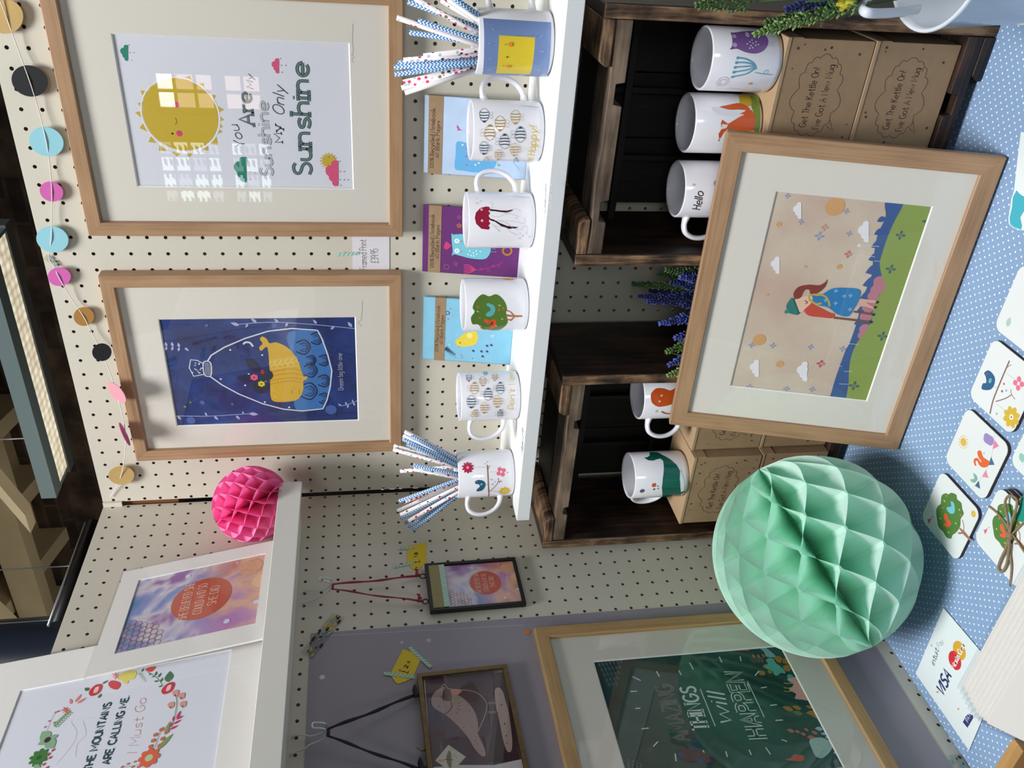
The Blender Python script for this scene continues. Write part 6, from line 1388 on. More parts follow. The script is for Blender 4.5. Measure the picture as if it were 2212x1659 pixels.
def slimframe(label, cy, w, zt, h, rail, depth, mat_, roll=0.0):
    t = thing('hanging_frame', label, 'picture frame', (XL + .003, cy, zt)); x0 = XL + .0025
    M4 = Matrix.Translation((x0, cy, zt)) @ Matrix.Rotation(roll, 4, 'X')
    def bx(a, b, nm, mm, bev=0): q = MB(); q.box(a, b, mat=M4); return q.build(nm, mm, t, bev)
    q = MB()
    for a, b in (((0, -w / 2, -rail), (depth, w / 2, 0)), ((0, -w / 2, -h), (depth, w / 2, -h + rail)), ((0, -w / 2, -h + rail), (depth, -w / 2 + rail, -rail)), ((0, w / 2 - rail, -h + rail), (depth, w / 2, -rail))): q.box(a, b, mat=M4)
    q.build('frame', mat_, t, 0.0007)
    bx((.0005, -w / 2 + rail * .6, -h + rail * .6), (.0015, w / 2 - rail * .6, -rail * .6), 'backing', plain('grey_backing_card', rgb(96, 92, 92), 0.8))
    q = MB(); xg = depth - .002; q.face([M4 @ V((xg, -w / 2 + rail, -h + rail)), M4 @ V((xg, w / 2 - rail, -h + rail)), M4 @ V((xg, w / 2 - rail, -rail)), M4 @ V((xg, -w / 2 + rail, -rail))]); q.build('glass', M_glass, t)
    return t, M4
# black one
bf, M4 = slimframe('small black metal frame with a She Believed watercolour card, hanging on a red cord', -0.2460, 0.1015, ZH - .4925, 0.1500, 0.0052, 0.0085, M_black, 0.016)
def LB(x, y, z): return M4 @ V((x, y, z))
q = MB(); q.box((.0045, -.0445, -.1445), (.0052, .0445, -.030), mat=M4); q.build('print', M_wash, bf)
Uu = (M4.to_3x3() @ V((0, 1, 0))); Uv = (M4.to_3x3() @ V((0, 0, 1)))
A = Art(PlaneS(LB(.0052, 0, 0), Uu, Uv)); A.clip = (-.0445, -.1445, .0445, -.030)
believed(A, (-.0445, -.1445, .0445, -.030), lambda fx, fz: (-.0445 + .089 * fx, -.1445 + .1145 * fz)); A.build('printed_artwork', bf)
q = MB(); q.box((.0075, -.0450, -.0230), (.0089, .0450, -.0055), mat=M4); q.build('kraft_strip', plain('flecked_olive_card', rgb(150, 138, 98), 0.8, noise=0.15, nscale=500), bf)
def stripes(A, x0, x1, z0, z1, n, c1, c2, sl=.5):
    A.raw([(x0, z0), (x1, z0), (x1, z1), (x0, z1)], c1); L = (x1 - x0) / n; keep = A.clip; A.clip = (x0, z0, x1, z1)
    for k in range(-2, n + 2): a = x0 + k * L; d = (z1 - z0) * sl; A.raw([(a, z0), (a + L * .5, z0), (a + L * .5 + d, z1), (a + d, z1)], c2)
    A.clip = keep
TL1, TL2 = rgb(206, 212, 196), rgb(126, 190, 176)
A = Art(PlaneS(LB(.0089, 0, 0), Uu, Uv)); stripes(A, -.0450, .0450, -.0310, -.0225, 18, TL1, TL2); A.build('striped_tape', bf)
M_red = plain('crimson_cord', rgb(150, 44, 66), 0.75, noise=0.2, nscale=300); M_blk = plain('black_ribbon', rgb(26, 22, 24), 0.6, noise=0.2, nscale=300)
def ring(parent, c, r, w, mt_, nm='ring'):
    q = MB(); q.tube([V(c) + V((0, r * math.cos(2 * PI * i / 20), r * math.sin(2 * PI * i / 20))) for i in range(20)], w, 6, closed=True, caps=False); return q.build(nm, mt_, parent)
tipz = ZH - .345
for s_, yy in ((1, -0.2185), (-1, -0.2725)):
    zc = ZH - .4875; ring(bf, (XL + .006, yy, zc), .0048, .0009, M_black)
    top = V((XL + .022, -0.2445 + s_ * .005, tipz - .0015)); bot = V((XL + .007, yy + s_ * .0, zc + .006))
    cord('cord', M_red, bot, top, 0.0016, bf)
    q = MB(); q.tube([bot + V((.001, 0, -.003)), bot + V((.002, s_ * .001, .004)), bot + V((.004, .010, .003)), bot + V((.003, .013, .006))], [.0022, .003, .002, .0012], 8); q.build('knot', M_red, bf)
q = MB(); q.tube([V((XL + .022, -0.2395, tipz - .0016)), V((XL + .022, -0.2445, tipz - .0020)), V((XL + .022, -0.2495, tipz - .0016))], .0018, 8); q.build('cord_loop', M_red, bf)
# bird one
bw = 0.176; bcy = -0.4110 - bw / 2
br_, M4 = slimframe('brown metal frame with a taupe bird and moth stamp, hanging on black ribbon', bcy, bw, ZH - .4680, 0.1290, 0.0065, 0.0100, M_brass, 0.030)
q = MB(); q.box((.0030, -bw / 2 + .008, -.1220), (.0036, bw / 2 - .0075, -.0075), mat=M4); q.build('print', plain('aubergine_brown_print', rgb(84, 62, 70), 0.6, noise=0.12, nscale=10), br_)
Uu = (M4.to_3x3() @ V((0, 1, 0))); Uv = (M4.to_3x3() @ V((0, 0, 1)))
A = Art(PlaneS(M4 @ V((.0036, 0, 0)), Uu, Uv)).z(880, 1400, 6.407); A.clip = (-bw / 2 + .008, -.122, bw / 2 - .0075, -.0075)
TA = rgb(176, 150, 142); TA2 = rgb(196, 178, 170)
A.poly([(230, 372), (1360, 296), (1366, 322), (232, 404)], rgb(206, 204, 204)); A.line([(1372, 300), (1440, 700), (1590, 1530)], .0010, rgb(206, 204, 204)); A.line([(232, 400), (280, 1000), (325, 1640)], .0010, rgb(206, 204, 204))
A.poly([(1195, 345), (1325, 335), (1560, 1560), (1100, 1600), (1200, 900)], rgb(56, 28, 34))
A.poly([(1200, 1620), (1590, 1535), (1640, 1700), (1000, 1700), (300, 1720), (320, 1650), (740, 1618)], rgb(210, 202, 204)) 
A.poly([(445, 560), (505, 540), (560, 600), (640, 650), (700, 655), (780, 700), (870, 790), (930, 880), (970, 1000), (980, 1100), (975, 1180), (1010, 1260), (1060, 1370), (1084, 1470), (1060, 1500), (1010, 1480), (930, 1390), (840, 1240), (740, 1120), (620, 1000), (520, 920), (400, 850), (345, 790), (332, 720), (350, 650), (390, 600)], TA, True)
A.poly([(510, 555), (575, 562), (605, 620), (615, 690), (600, 735), (560, 735), (530, 730), (490, 720), (480, 680)], rgb(92, 74, 58), True); A.poly([(595, 590), (640, 575), (755, 590), (720, 630), (690, 655), (630, 650)], rgb(212, 136, 116), True)
A.line([(470, 540), (510, 500), (565, 560), (700, 575), (840, 585), (950, 615), (1030, 670), (1085, 740), (1100, 820), (1070, 940), (1020, 1060), (978, 1150)], .0009, TA2, True)
A.line([(600, 740), (615, 800), (580, 870), (515, 915)], .0018, rgb(120, 84, 80), True)
for a, b in (((700, 755), (725, 765)), ((695, 790), (725, 800)), ((680, 830), (735, 865)), ((665, 880), (710, 920)), ((850, 880), (870, 870))): A.line([a, b], .0009, rgb(100, 84, 96))
for x, y in ((465, 680), (440, 805), (515, 803), (775, 1100), (885, 1078), (975, 1328), (1035, 1435), (610, 915), (945, 1285)): A.dot((x, y), 7, rgb(110, 78, 74))
for y in (755, 880): A.line([(1108, y), (1225, y - 2)], .0005, TA2); A.line([(1108, y + 16), (1225, y + 14)], .0005, TA2)
A.poly([(1210, 610), (1225, 560), (1270, 548), (1320, 600), (1350, 700), (1400, 880), (1430, 1080), (1450, 1280), (1445, 1400), (1415, 1442), (1370, 1410), (1320, 1250), (1270, 1000), (1225, 800)], TA, True)
for x, y, r in ((1303, 790, 10), (1345, 1048, 12), (1365, 1215, 10), (1375, 1320, 8), (1248, 898, 8), (1265, 638, 6)): A.dot((x, y), r, rgb(60, 36, 40))
A.poly([(568, 1340), (808, 1505), (620, 1720), (385, 1558)], rgb(214, 208, 190)); A.poly([(580, 1415), (610, 1470), (608, 1530), (612, 1620), (598, 1660), (570, 1640), (545, 1580), (540, 1500), (560, 1450)], rgb(130, 116, 84), True); A.line([(515, 1545), (570, 1535), (635, 1552)], .0012, rgb(90, 76, 56)); A.poly([(420, 1548), (500, 1540), (520, 1570), (450, 1580)], rgb(222, 168, 140), True)
for a, b in (((570, 1375), (650, 1415)), ((640, 1460), (650, 1520)), ((660, 1480), (690, 1530)), ((710, 1570), (730, 1590))): A.line([a, b], .0004, rgb(90, 110, 96))
A.build('printed_artwork', br_)
tipz = ZH - .343
for s_, yy in ((1, -0.4440), (-1, -0.5560)):
    zc = ZH - .4630; ring(br_, (XL + .007, yy, zc - .002), .0050, .0010, M_brass)
    cord('ribbon', M_blk, V((XL + .008, yy, zc + .003)), V((XL + .022, -0.50 + s_ * .005, tipz - .0015)), 0.0022, br_)
    q = MB(); b0 = V((XL + .009, yy, zc + .001)); q.tube([b0 + V((0, 0, -.006)), b0, b0 + V((.003, .006, .001)), b0 + V((.003, .013, .001))], [.003, .0045, .004, .002], 8); q.build('knot', M_blk, br_)
q = MB(); q.tube([V((XL + .022, -0.495, tipz - .002)), V((XL + .022, -0.50, tipz - .0024)), V((XL + .022, -0.505, tipz - .002))], .0022, 8); q.build('ribbon_loop', M_blk, br_)
# twig clip details on the top edge of the bird frame
q = MB(); q.tube([M4 @ V((.005, -.03, .0)), M4 @ V((.006, -.031, .006)), M4 @ V((.007, -.026, .011))], [.0012, .0010, .0006], 6); q.build('hinge_pin', M_brass, br_)

# ------------------------------------------------------------------ paper tags, cards and washi tape
def flatthing(name, label, cat, surf, pts, th, mt_, part='paper', group=None, lift=0.0003, sm=False, child='art'):
    """a thin cut-out lying on a board or the table; pts in picture positions"""
    st = [surf.inv(*p) for p in pts]
    if sm: st = smooth_pts(st, True)
    cx = sum(p[0] for p in st) / len(st); cy = sum(p[1] for p in st) / len(st)
    t = thing(name, label, cat, tuple(surf.fwd(cx, cy, 0)), group); q = MB()
    F = [surf.fwd(a, b, lift + th) for a, b in st]; B = [surf.fwd(a, b, lift) for a, b in st]
    q.face(F); q.face(B[::-1])
    for i in range(len(F)): j = (i + 1) % len(F); q.face([B[i], B[j], F[j], F[i]])
    q.build(part, mt_, t); return t, PlaneS(surf.fwd(0, 0, lift + th), surf.u, surf.v)
SL = PlaneS((XL + .0002, 0, 0), (0, 1, 0), (0, 0, 1)); SL2 = PlaneS((XL + .0012, 0, 0), (0, 1, 0), (0, 0, 1)); SR = PlaneS((0, -.0002, 0), (1, 0, 0), (0, 0, 1))
M_yel = plain('bright_yellow_card', rgb(226, 194, 40), 0.6)
zz = lambda ox, oy, s_: (lambda L: [(ox + x / s_, oy + y / s_) for x, y in L])
Z1 = zz(640, 1040, 5.184); Z2 = zz(600, 1320, 4.894)
t1, S = flatthing('price_tag', 'yellow price tag reading £18 above the small black frame', 'price tag', SL, Z1([(1245, 722), (1350, 706), (1455, 686), (1458, 800), (1460, 900), (1440, 922), (1422, 928), (1420, 950), (1405, 962), (1388, 962), (1380, 985), (1350, 996), (1315, 990), (1285, 972), (1262, 940), (1242, 900), (1242, 800)]), 0.0004, M_yel, group='yellow price tags')
INK2 = rgb(70, 56, 20); A = Art(S).z(640, 1040, 5.184); A.text('£', (1385, 905), (1375, 880), 95, INK2, 0.09); A.text('1', (1360, 848), (1358, 832), 40, INK2, 0.3); A.text('8', (1362, 815), (1356, 795), 36, INK2, 0.3); A.dot((1345, 965), 7, INK2); A.build('printed_price', part_of(t1, 'paper'))
t2, S = flatthing('price_tag', 'yellow price tag reading £24, tilted above the brown bird frame', 'price tag', SL2, Z2([(1325, 405), (1435, 440), (1512, 510), (1470, 605), (1430, 700), (1405, 712), (1390, 730), (1372, 732), (1360, 748), (1325, 752), (1305, 765), (1275, 772), (1245, 758), (1228, 730), (1210, 705), (1198, 650), (1265, 520)]), 0.0004, M_yel, group='yellow price tags')
A = Art(S).z(600, 1320, 4.894); A.text('£', (1375, 660), (1385, 630), 100, INK2, 0.08); A.text('2', (1368, 607), (1382, 578), 38, INK2, 0.28); A.text('4', (1390, 562), (1402, 534), 38, INK2, 0.28); A.build('printed_price', part_of(t2, 'paper'))
M_tape = plain('pale_washi_paper', rgb(198, 208, 190), 0.6)
def washi(label, surf, a, b, w, ox=0, oy=0, s_=1.0, lift=.0012, cols=(TL1, TL2), n=None, parent=None):
    A_ = surf.inv(ox + a[0] / s_, oy + a[1] / s_); B_ = surf.inv(ox + b[0] / s_, oy + b[1] / s_); L = math.dist(A_, B_); d = ((B_[0] - A_[0]) / L, (B_[1] - A_[1]) / L)
    u3 = surf.u * d[0] + surf.v * d[1]; v3 = surf.n.cross(u3); o = surf.fwd(A_[0], A_[1], lift)
    t = thing('washi_tape', label, 'tape', tuple(o + u3 * L / 2), 'green striped washi tape strips'); q = MB()
    M4 = Matrix.Identity(4)
    for i in range(3): M4[i][0] = u3[i]; M4[i][1] = -surf.n[i]; M4[i][2] = v3[i]; M4[i][3] = o[i]
    q.box((0, 0, -w / 2), (L, .00015, w / 2), mat=M4); q.build('tape', M_tape, t)
    A = Art(PlaneS(o, u3, v3), 0.00003, 0.00001); n = n or max(3, int(L / .0055)); stripes(A, 0, L, -w / 2, w / 2, n, cols[0], cols[1], .8); A.build('stripes', t); return t
washi('green striped tape across the bottom edge of the £18 tag', SL, (1092, 966), (1322, 915), .0052, 640, 1040, 5.184)
washi('green striped tape across the right part of the £18 tag', SL, (1148, 758), (1326, 744), .0052, 640, 1040, 5.184)
washi('green striped tape across the lower part of the £24 tag', SL2, (1122, 662), (1445, 706), .0055, 600, 1320, 4.894)
washi('green striped tape beside the upper corner of the £24 tag', SL2, (1392, 388), (1622, 602), .0058, 600, 1320, 4.894)
# patterned tape pieces
def blobtape(label, surf, a, b, w, lift=.0014, seed=1, nb=26):
    A_ = surf.inv(*a); B_ = surf.inv(*b); L = math.dist(A_, B_); d = ((B_[0] - A_[0]) / L, (B_[1] - A_[1]) / L)
    u3 = surf.u * d[0] + surf.v * d[1]; v3 = surf.n.cross(u3); o = surf.fwd(A_[0], A_[1], lift); t = thing('patterned_tape', label, 'tape', tuple(o + u3 * L / 2)); q = MB()
    M4 = Matrix.Identity(4)
    for i in range(3): M4[i][0] = u3[i]; M4[i][1] = -surf.n[i]; M4[i][2] = v3[i]; M4[i][3] = o[i]
    q.box((0, 0, -w / 2), (L, .0001, w / 2), mat=M4); q.build('tape', glassmat('translucent_tape', (0.93, 0.93, 0.93, 1), 0.5, -.02), t)
    A = Art(PlaneS(o, u3, v3), 0.00003, 0.00001); A.clip = (0, -w / 2, L, w / 2); rn = random.Random(seed)
    for k in range(nb):
        x = L * (k + .5) / nb; y = rn.uniform(-w * .42, w * .42); r = rn.choice((.0010, .0014, .0019)) * w / .016; c = rn.choice((rgb(24, 20, 24), rgb(24, 20, 24), rgb(80, 170, 186), rgb(200, 178, 60)))
        for s_ in (-1, 1): A.raw([(x + s_ * r * .6 + r * math.cos(t_), y + r * .8 * math.sin(t_)) for t_ in [2 * PI * i / 8 for i in range(8)]], c)
    A.build('pattern', t); return t
blobtape('long diagonal strip of clear tape with black, teal and yellow spots at the sheet corner', SL2, (662, 1418), (732, 1330), .022)
blobtape('short piece of spotted tape at the lower left corner of the side board', SL2, (2062, 1632), (2100, 1700), .020, seed=4, nb=12)
blobtape('scrap of spotted tape fixing the garland to the board top', SR, (98, 553), (128, 573), .011, seed=6, nb=9)
pc, S = flatthing('price_card', 'white card between the two big frames, handwritten Framed Print £39.95', 'price card', SR, zz(680, 480, 10.37)([(838, 300), (1668, 305), (1672, 1175), (852, 1180)]), 0.0004, plain('white_card', rgb(226, 222, 226), 0.7))
A = Art(S).z(680, 480, 10.37); PEN = rgb(104, 102, 106); A.text('Framed Print', (1165, 1058), (1152, 392), 155, PEN, 0.07); A.text('£39.95', (1425, 912), (1412, 598), 165, PEN, 0.07); A.build('handwriting', part_of(pc, 'paper'))
washi('green striped tape holding the Framed Print card', SR, (505, 725), (992, 690), .0052, 680, 480, 10.37)

# ------------------------------------------------------------------ paper disc garland
gl = thing('disc_garland', 'sewn garland of gold, black, blue and pink paper discs across the top of the board', 'garland', (0.0, -0.01, 1.93))
def gp(px_, py_, yy=-.009): return hit(px_, py_, 1, yy)
path = [(-12, -30, -.012), (14, 37, -.009), (40, 110, -.006), (64, 175, -.009), (84, 240, -.006), (100, 306, -.009), (108, 362, -.005), (112, 414, -.008), (112, 465, -.006), (111, 517, -.009), (105, 556, -.003), (118, 578, -.006), (128, 600, -.009), (156, 648, -.005), (181, 684, -.008), (200, 722, -.006), (220, 761, -.012), (240, 812, -.024), (252, 849, -.030), (263, 892, -.030), (271, 935, -.030), (270, 980, -.018), (262, 1027, -.010), (248, 1058, -.004), (238, 1074, -.003)]
q = MB(); q.tube(smooth3([gp(*p) for p in path], 4), 0.0007, 5); q.build('thread', plain('white_sewing_thread', rgb(232, 228, 224), 0.8), gl)
def disc(cx_, cy_, rx, ry, yy, col, nm, rot=0.0, tiltn=None):
    q = MB(); c = gp(cx_, cy_, yy)
    if tiltn is None:
        P = []
        for i in range(36):
            a = 2 * PI * i / 36; ex, ey = rx * math.cos(a), ry * math.sin(a); P.append(gp(cx_ + ex * math.cos(rot) - ey * math.sin(rot), cy_ + ex * math.sin(rot) + ey * math.cos(rot), yy))
        off = V((0, .0005, 0))
    else:
        n = V(tiltn).normalized(); a3 = n.cross(V((1, 0, 0))).normalized(); b3 = n.cross(a3); R = rx; off = n * .0005; P = [c + (a3 * math.cos(2 * PI * i / 36) + b3 * math.sin(2 * PI * i / 36)) * R for i in range(36)]
    q.face(P); q.face([p + off for p in P][::-1])
    for i in range(36): j = (i + 1) % 36; q.face([P[i], P[j], P[j] + off, P[i] + off])
    o = q.build('disc', col, gl); o['label'] = nm; return o
gold = plain('matt_gold_card', rgb(206, 172, 112), 0.42, 0.25, noise=.05, nscale=60); blackc = plain('black_glitter_card', rgb(14, 14, 20), 0.5); aqua = plain('aqua_card', rgb(146, 202, 214), 0.7); pinkc = plain('orchid_pink_card', rgb(206, 96, 170), 0.7); ochre = plain('ochre_gold_card', rgb(176, 130, 66), 0.45, .2); dusky = plain('dusky_pink_card', rgb(206, 140, 150), 0.7)
disc(12, 36, 38, 37, -.0080, gold, 'pale gold disc'); disc(64, 175, 40, 33, -.0080, blackc, 'black disc', .35); disc(100, 306, 38, 31, -.0080, aqua, 'aqua disc', .35); disc(111, 414, 26, 21, -.0072, pinkc, 'small orchid disc', .35); disc(113, 517, 35, 28, -.0080, aqua, 'aqua disc', .2); disc(128, 598, 25, 20, -.0080, pinkc, 'small orchid disc'); disc(181, 684, 22, 20, -.0072, ochre, 'ochre disc'); disc(220, 761, 21, 19, -.0215, blackc, 'small black disc'); disc(262, 1027, 28, 20, -.0092, gold, 'pale gold disc')
disc(252, 849, .0190, 0, -.033, dusky, 'dusky pink disc turned edge on', 0, (0.1, .80, -.62)); disc(269, 938, .0200, 0, -.033, pinkc, 'pink disc seen edge on', 0, (0.25, .28, -.92))
# ------------------------------------------------------------------ coasters and paper goods on the cloth
TZ = TABLE + .0012
M_mdf = plain('dark_hardboard_edge', rgb(72, 52, 48), 0.7); M_cst = plain('glossy_white_coaster_face', rgb(234, 238, 236), 0.18, coat=0.2)
def rrect(x0, y0, x1, y1, r, n=6):
    out = []
    for cx, cy, a in ((x1 - r, y1 - r, 0), (x0 + r, y1 - r, 90), (x0 + r, y0 + r, 180), (x1 - r, y0 + r, 270)):
        for i in range(n + 1): t = math.radians(a + 90 * i / n); out.append((cx + r * math.cos(t), cy + r * math.sin(t)))
    return out
def coaster(label, x0, y0, x1, y1, z0, rot=0.0, n=1, th=0.0042, group='glossy coasters laid out on the blue cloth', name='coaster'):
    t = thing(name, label, 'coaster', ((x0 + x1) / 2, (y0 + y1) / 2, z0), group); M4 = Matrix.Translation(((x0 + x1) / 2, (y0 + y1) / 2, 0)) @ Matrix.Rotation(rot, 4, 'Z') @ Matrix.Translation((-(x0 + x1) / 2, -(y0 + y1) / 2, 0))
    q = MB(); q.prism(rrect(x0, y0, x1, y1, .0125), 2, z0, z0 + th - .0006, mat=M4); q.build('base', M_mdf, t)
    q = MB(); q.prism(rrect(x0 + .0003, y0 + .0003, x1 - .0003, y1 - .0003, .0122), 2, z0 + th - .0006, z0 + th, mat=M4); q.build('face', M_cst, t)
    return t, PlaneS((0, 0, z0 + th), (1, 0, 0), (0, 1, 0))
def treeart(A, T):
    GRN2 = rgb(84, 128, 56)
    A.poly([T(*p) for p in ((240, 960), (250, 880), (290, 855), (320, 865), (345, 850), (395, 870), (405, 915), (445, 950), (455, 1010), (470, 1060), (440, 1110), (435, 1180), (400, 1240), (360, 1270), (345, 1305), (310, 1300), (285, 1275), (265, 1240), (220, 1190), (205, 1120), (195, 1030), (215, 980))], GRN2, True)
    BR2 = rgb(160, 116, 96); A.poly([T(*p) for p in ((430, 1195), (475, 1230), (550, 1320), (540, 1338), (460, 1258), (420, 1262), (408, 1245), (450, 1240), (425, 1212))], BR2); A.line([T(*p) for p in ((455, 1120), (468, 1160), (470, 1225))], .0014, BR2, True)
    A.poly([T(*p) for p in ((342, 935), (372, 955), (382, 1020), (368, 1055), (340, 1058), (312, 1035), (298, 1000), (325, 990), (345, 985))], rgb(120, 196, 212), True)
    A.poly([T(*p) for p in ((275, 1060), (300, 1062), (315, 1110), (340, 1140), (338, 1175), (310, 1192), (270, 1175), (275, 1155), (300, 1150), (275, 1110))], rgb(232, 98, 56), True)
    for x, y in ((296, 882), (262, 1000), (438, 1072)): A.dot(T(x, y), 10, rgb(226, 110, 86))
    for x, y in ((278, 932), (427, 1020), (238, 1106), (392, 1155), (322, 1245)): A.leaf(T(x - 10, y - 10), T(x + 10, y + 10), .4, rgb(196, 214, 120))
    A.poly([T(*p) for p in ((108, 1108), (125, 1115), (148, 1095), (140, 1125), (122, 1160))], rgb(236, 96, 140)); A.dot(T(160, 1090), 8, rgb(150, 190, 180))
ct, S = coaster('white coaster with a green tree and two birds, nearest the mint ball', -0.267, -0.4735, -0.1775, -0.384, TZ)
A = Art(S).z(1980, 880, 4.608); treeart(A, lambda x, y: (x, y)); A.flower((566, 1060), 34, 8, rgb(222, 184, 60), rgb(240, 220, 120), .36); A.build('printed_design', part_of(ct, 'face'))
cf, S = coaster('white coaster with an orange squirrel, sun and bunting', -0.1625, -0.4705, -0.0725, -0.3810, TZ)
A = Art(S).z(1980, 880, 4.608)
for k in range(14): A.dot((466 + 44 * math.cos(k * .45), 345 + 62 * math.sin(k * .45)), 7, rgb(232, 190, 90))
A.dot((466, 345), 42, rgb(222, 186, 76))
A.poly([(668, 300), (680, 262), (700, 258), (720, 270), (760, 300), (770, 345), (745, 380), (705, 365), (672, 335)], rgb(158, 138, 196), True)
A.line([(780, 250), (768, 340), (748, 480), (700, 620), (635, 715), (555, 805)], .0004, rgb(214, 190, 206), True)
for tr, c_ in ((((775, 325), (820, 385), (762, 415)), rgb(232, 130, 160)), (((742, 490), (776, 572), (718, 574)), rgb(72, 112, 140)), (((690, 622), (715, 702), (652, 690)), rgb(232, 140, 166)), (((620, 728), (634, 812), (582, 780)), rgb(66, 106, 136))): A.poly(tr, c_)
A.poly([(605, 450), (625, 428), (645, 440), (665, 495), (722, 535), (725, 560), (700, 592), (660, 598), (625, 575), (605, 535), (588, 540), (595, 580), (580, 575), (568, 530), (585, 505), (612, 508), (635, 540), (648, 540), (620, 500)], rgb(232, 104, 50), True)
A.poly([(565, 655), (598, 680), (605, 720), (578, 750), (545, 738), (538, 715), (565, 715), (575, 700)], rgb(136, 178, 166), True); A.dot((672, 456), 6, rgb(110, 110, 130)); A.build('printed_design', part_of(cf, 'face'))
cb, S = coaster('white coaster with a blue bird on a branch and a yellow flower', -0.060, -0.4650, 0.030, -0.3755, TZ)
A = Art(S).z(1900, 560, 2.44)
BRN = rgb(140, 106, 98); A.line([(582, 815), (600, 740), (640, 640), (685, 535)], .0022, BRN, True); A.line([(612, 750), (660, 735), (695, 715)], .0013, BRN, True); A.line([(692, 685), (696, 712), (714, 738)], .0009, BRN, True); A.line([(665, 575), (695, 555)], .0008, BRN)
A.poly([(552, 600), (570, 586), (590, 596), (608, 625), (605, 660), (588, 685), (560, 690), (538, 682), (545, 655), (562, 650), (560, 620)], rgb(40, 96, 140), True); A.dot((583, 640), 15, rgb(110, 176, 172), ry=.7); A.dot((568, 605), 5, rgb(206, 70, 90)); A.line([(604, 672), (618, 676)], .0004, rgb(120, 110, 130))
A.flower((733, 655), 38, 4, rgb(234, 120, 146), rgb(250, 226, 226), .5, .4); A.flower((695, 832), 58, 8, rgb(218, 182, 60), rgb(250, 240, 220), .36); A.dot((695, 832), 5, rgb(110, 50, 60))
for x, y, c_ in ((656, 657, rgb(220, 90, 100)), (646, 696, rgb(130, 80, 100)), (668, 692, rgb(150, 190, 196)), (618, 815, rgb(150, 190, 186))): A.dot((x, y), 8, c_, n=4)
A.line([(668, 600), (720, 640)], .0003, rgb(200, 190, 190)); A.line([(615, 760), (665, 800)], .0003, rgb(200, 190, 190)); A.build('printed_design', part_of(cb, 'face'))
cw, S = coaster('plain white coaster with a small green leaf, cut by the photo edge', 0.040, -0.4600, 0.130, -0.3690, TZ)
A = Art(S).z(1900, 560, 2.44); A.leaf((672, 355), (690, 305), .6, rgb(176, 206, 190)); A.build('printed_design', part_of(cw, 'face'))
ce, S = coaster('white coaster with a green leaf between the squirrel coaster and the tied bundle', -0.090, -0.5690, -0.001, -0.4790, TZ)
A = Art(S).z(1900, 560, 2.44); A.leaf((745, 1020), (755, 1075), .7, rgb(150, 200, 186)); A.build('printed_design', part_of(ce, 'face'))
# bundle of coasters tied with twine
bx0, by0, bx1, by1 = -0.2045, -0.5835, -0.1145, -0.4930
for k in range(4):
    dx = (.0006, -.0008, .0005, 0)[k]
    ck, S = coaster('tied bundle of coasters, %s' % ('topmost with the green tree under the twine bow', 'second from the top', 'third from the top', 'lowest one on the cloth')[3 - k], bx0 + dx, by0 - dx, bx1 + dx, by1 - dx, TZ + k * .0044, group='coasters stacked and tied with twine', name='tied_coaster')
A = Art(S).z(1980, 880, 4.608); treeart(A, lambda x, y: (x * 1.0 + 560, y + 105)); A.build('printed_design', part_of(ck, 'face'))
tz = TZ + 3 * .0044 + .0042
M_tw = plain('jute_twine', rgb(150, 126, 98), 0.9, noise=0.25, nscale=700, bump=.6, bscale=900)
tw = thing('twine_bow', 'brown jute twine tied in a bow around the bundle of coasters', 'twine', ((bx0 + bx1) / 2, (by0 + by1) / 2, tz), None)
def tp(x, y, h=.003): p = hit(1980 + x / 4.608, 880 + y / 4.608, 2, tz + h); return p
def tube_px(nm, P, r=.0013, hs=None):
    q = MB(); q.tube(smooth3([tp(x, y, h) for x, y, h in P], 6), r, 7); q.build(nm, M_tw, tw)
tube_px('band', [(722, 985, .0014), (800, 1050, .0016), (870, 1130, .0018), (930, 1230, .003), (1000, 1330, .0018), (1080, 1450, .0016)]); tube_px('band', [(1200, 1010, .0014), (1100, 1110, .0018), (1020, 1190, .0025), (930, 1280, .003)])
tube_px('bow_loop', [(925, 1270, .004), (905, 1100, .008), (880, 960, .008), (905, 890, .006), (955, 885, .006), (1000, 930, .008), (985, 1030, .009), (950, 1130, .008), (925, 1270, .004)], .0016)
tube_px('bow_loop', [(925, 1270, .004), (890, 1400, .005), (835, 1520, .004), (815, 1600, .003), (850, 1635, .003), (895, 1560, .004), (915, 1420, .006), (930, 1280, .004)], .0016)
tube_px('loose_end', [(930, 1280, .004), (930, 1450, .003), (945, 1600, .002), (930, 1780, .001)], .0013); tube_px('loose_end', [(925, 1260, .004), (960, 1100, .006), (1000, 980, .006), (1040, 900, .004)], .0013)
q = MB(); q.tube([tp(905, 1230, .003), tp(925, 1265, .005), tp(940, 1310, .003)], [.003, .0042, .003], 8); q.build('knot', M_tw, tw)
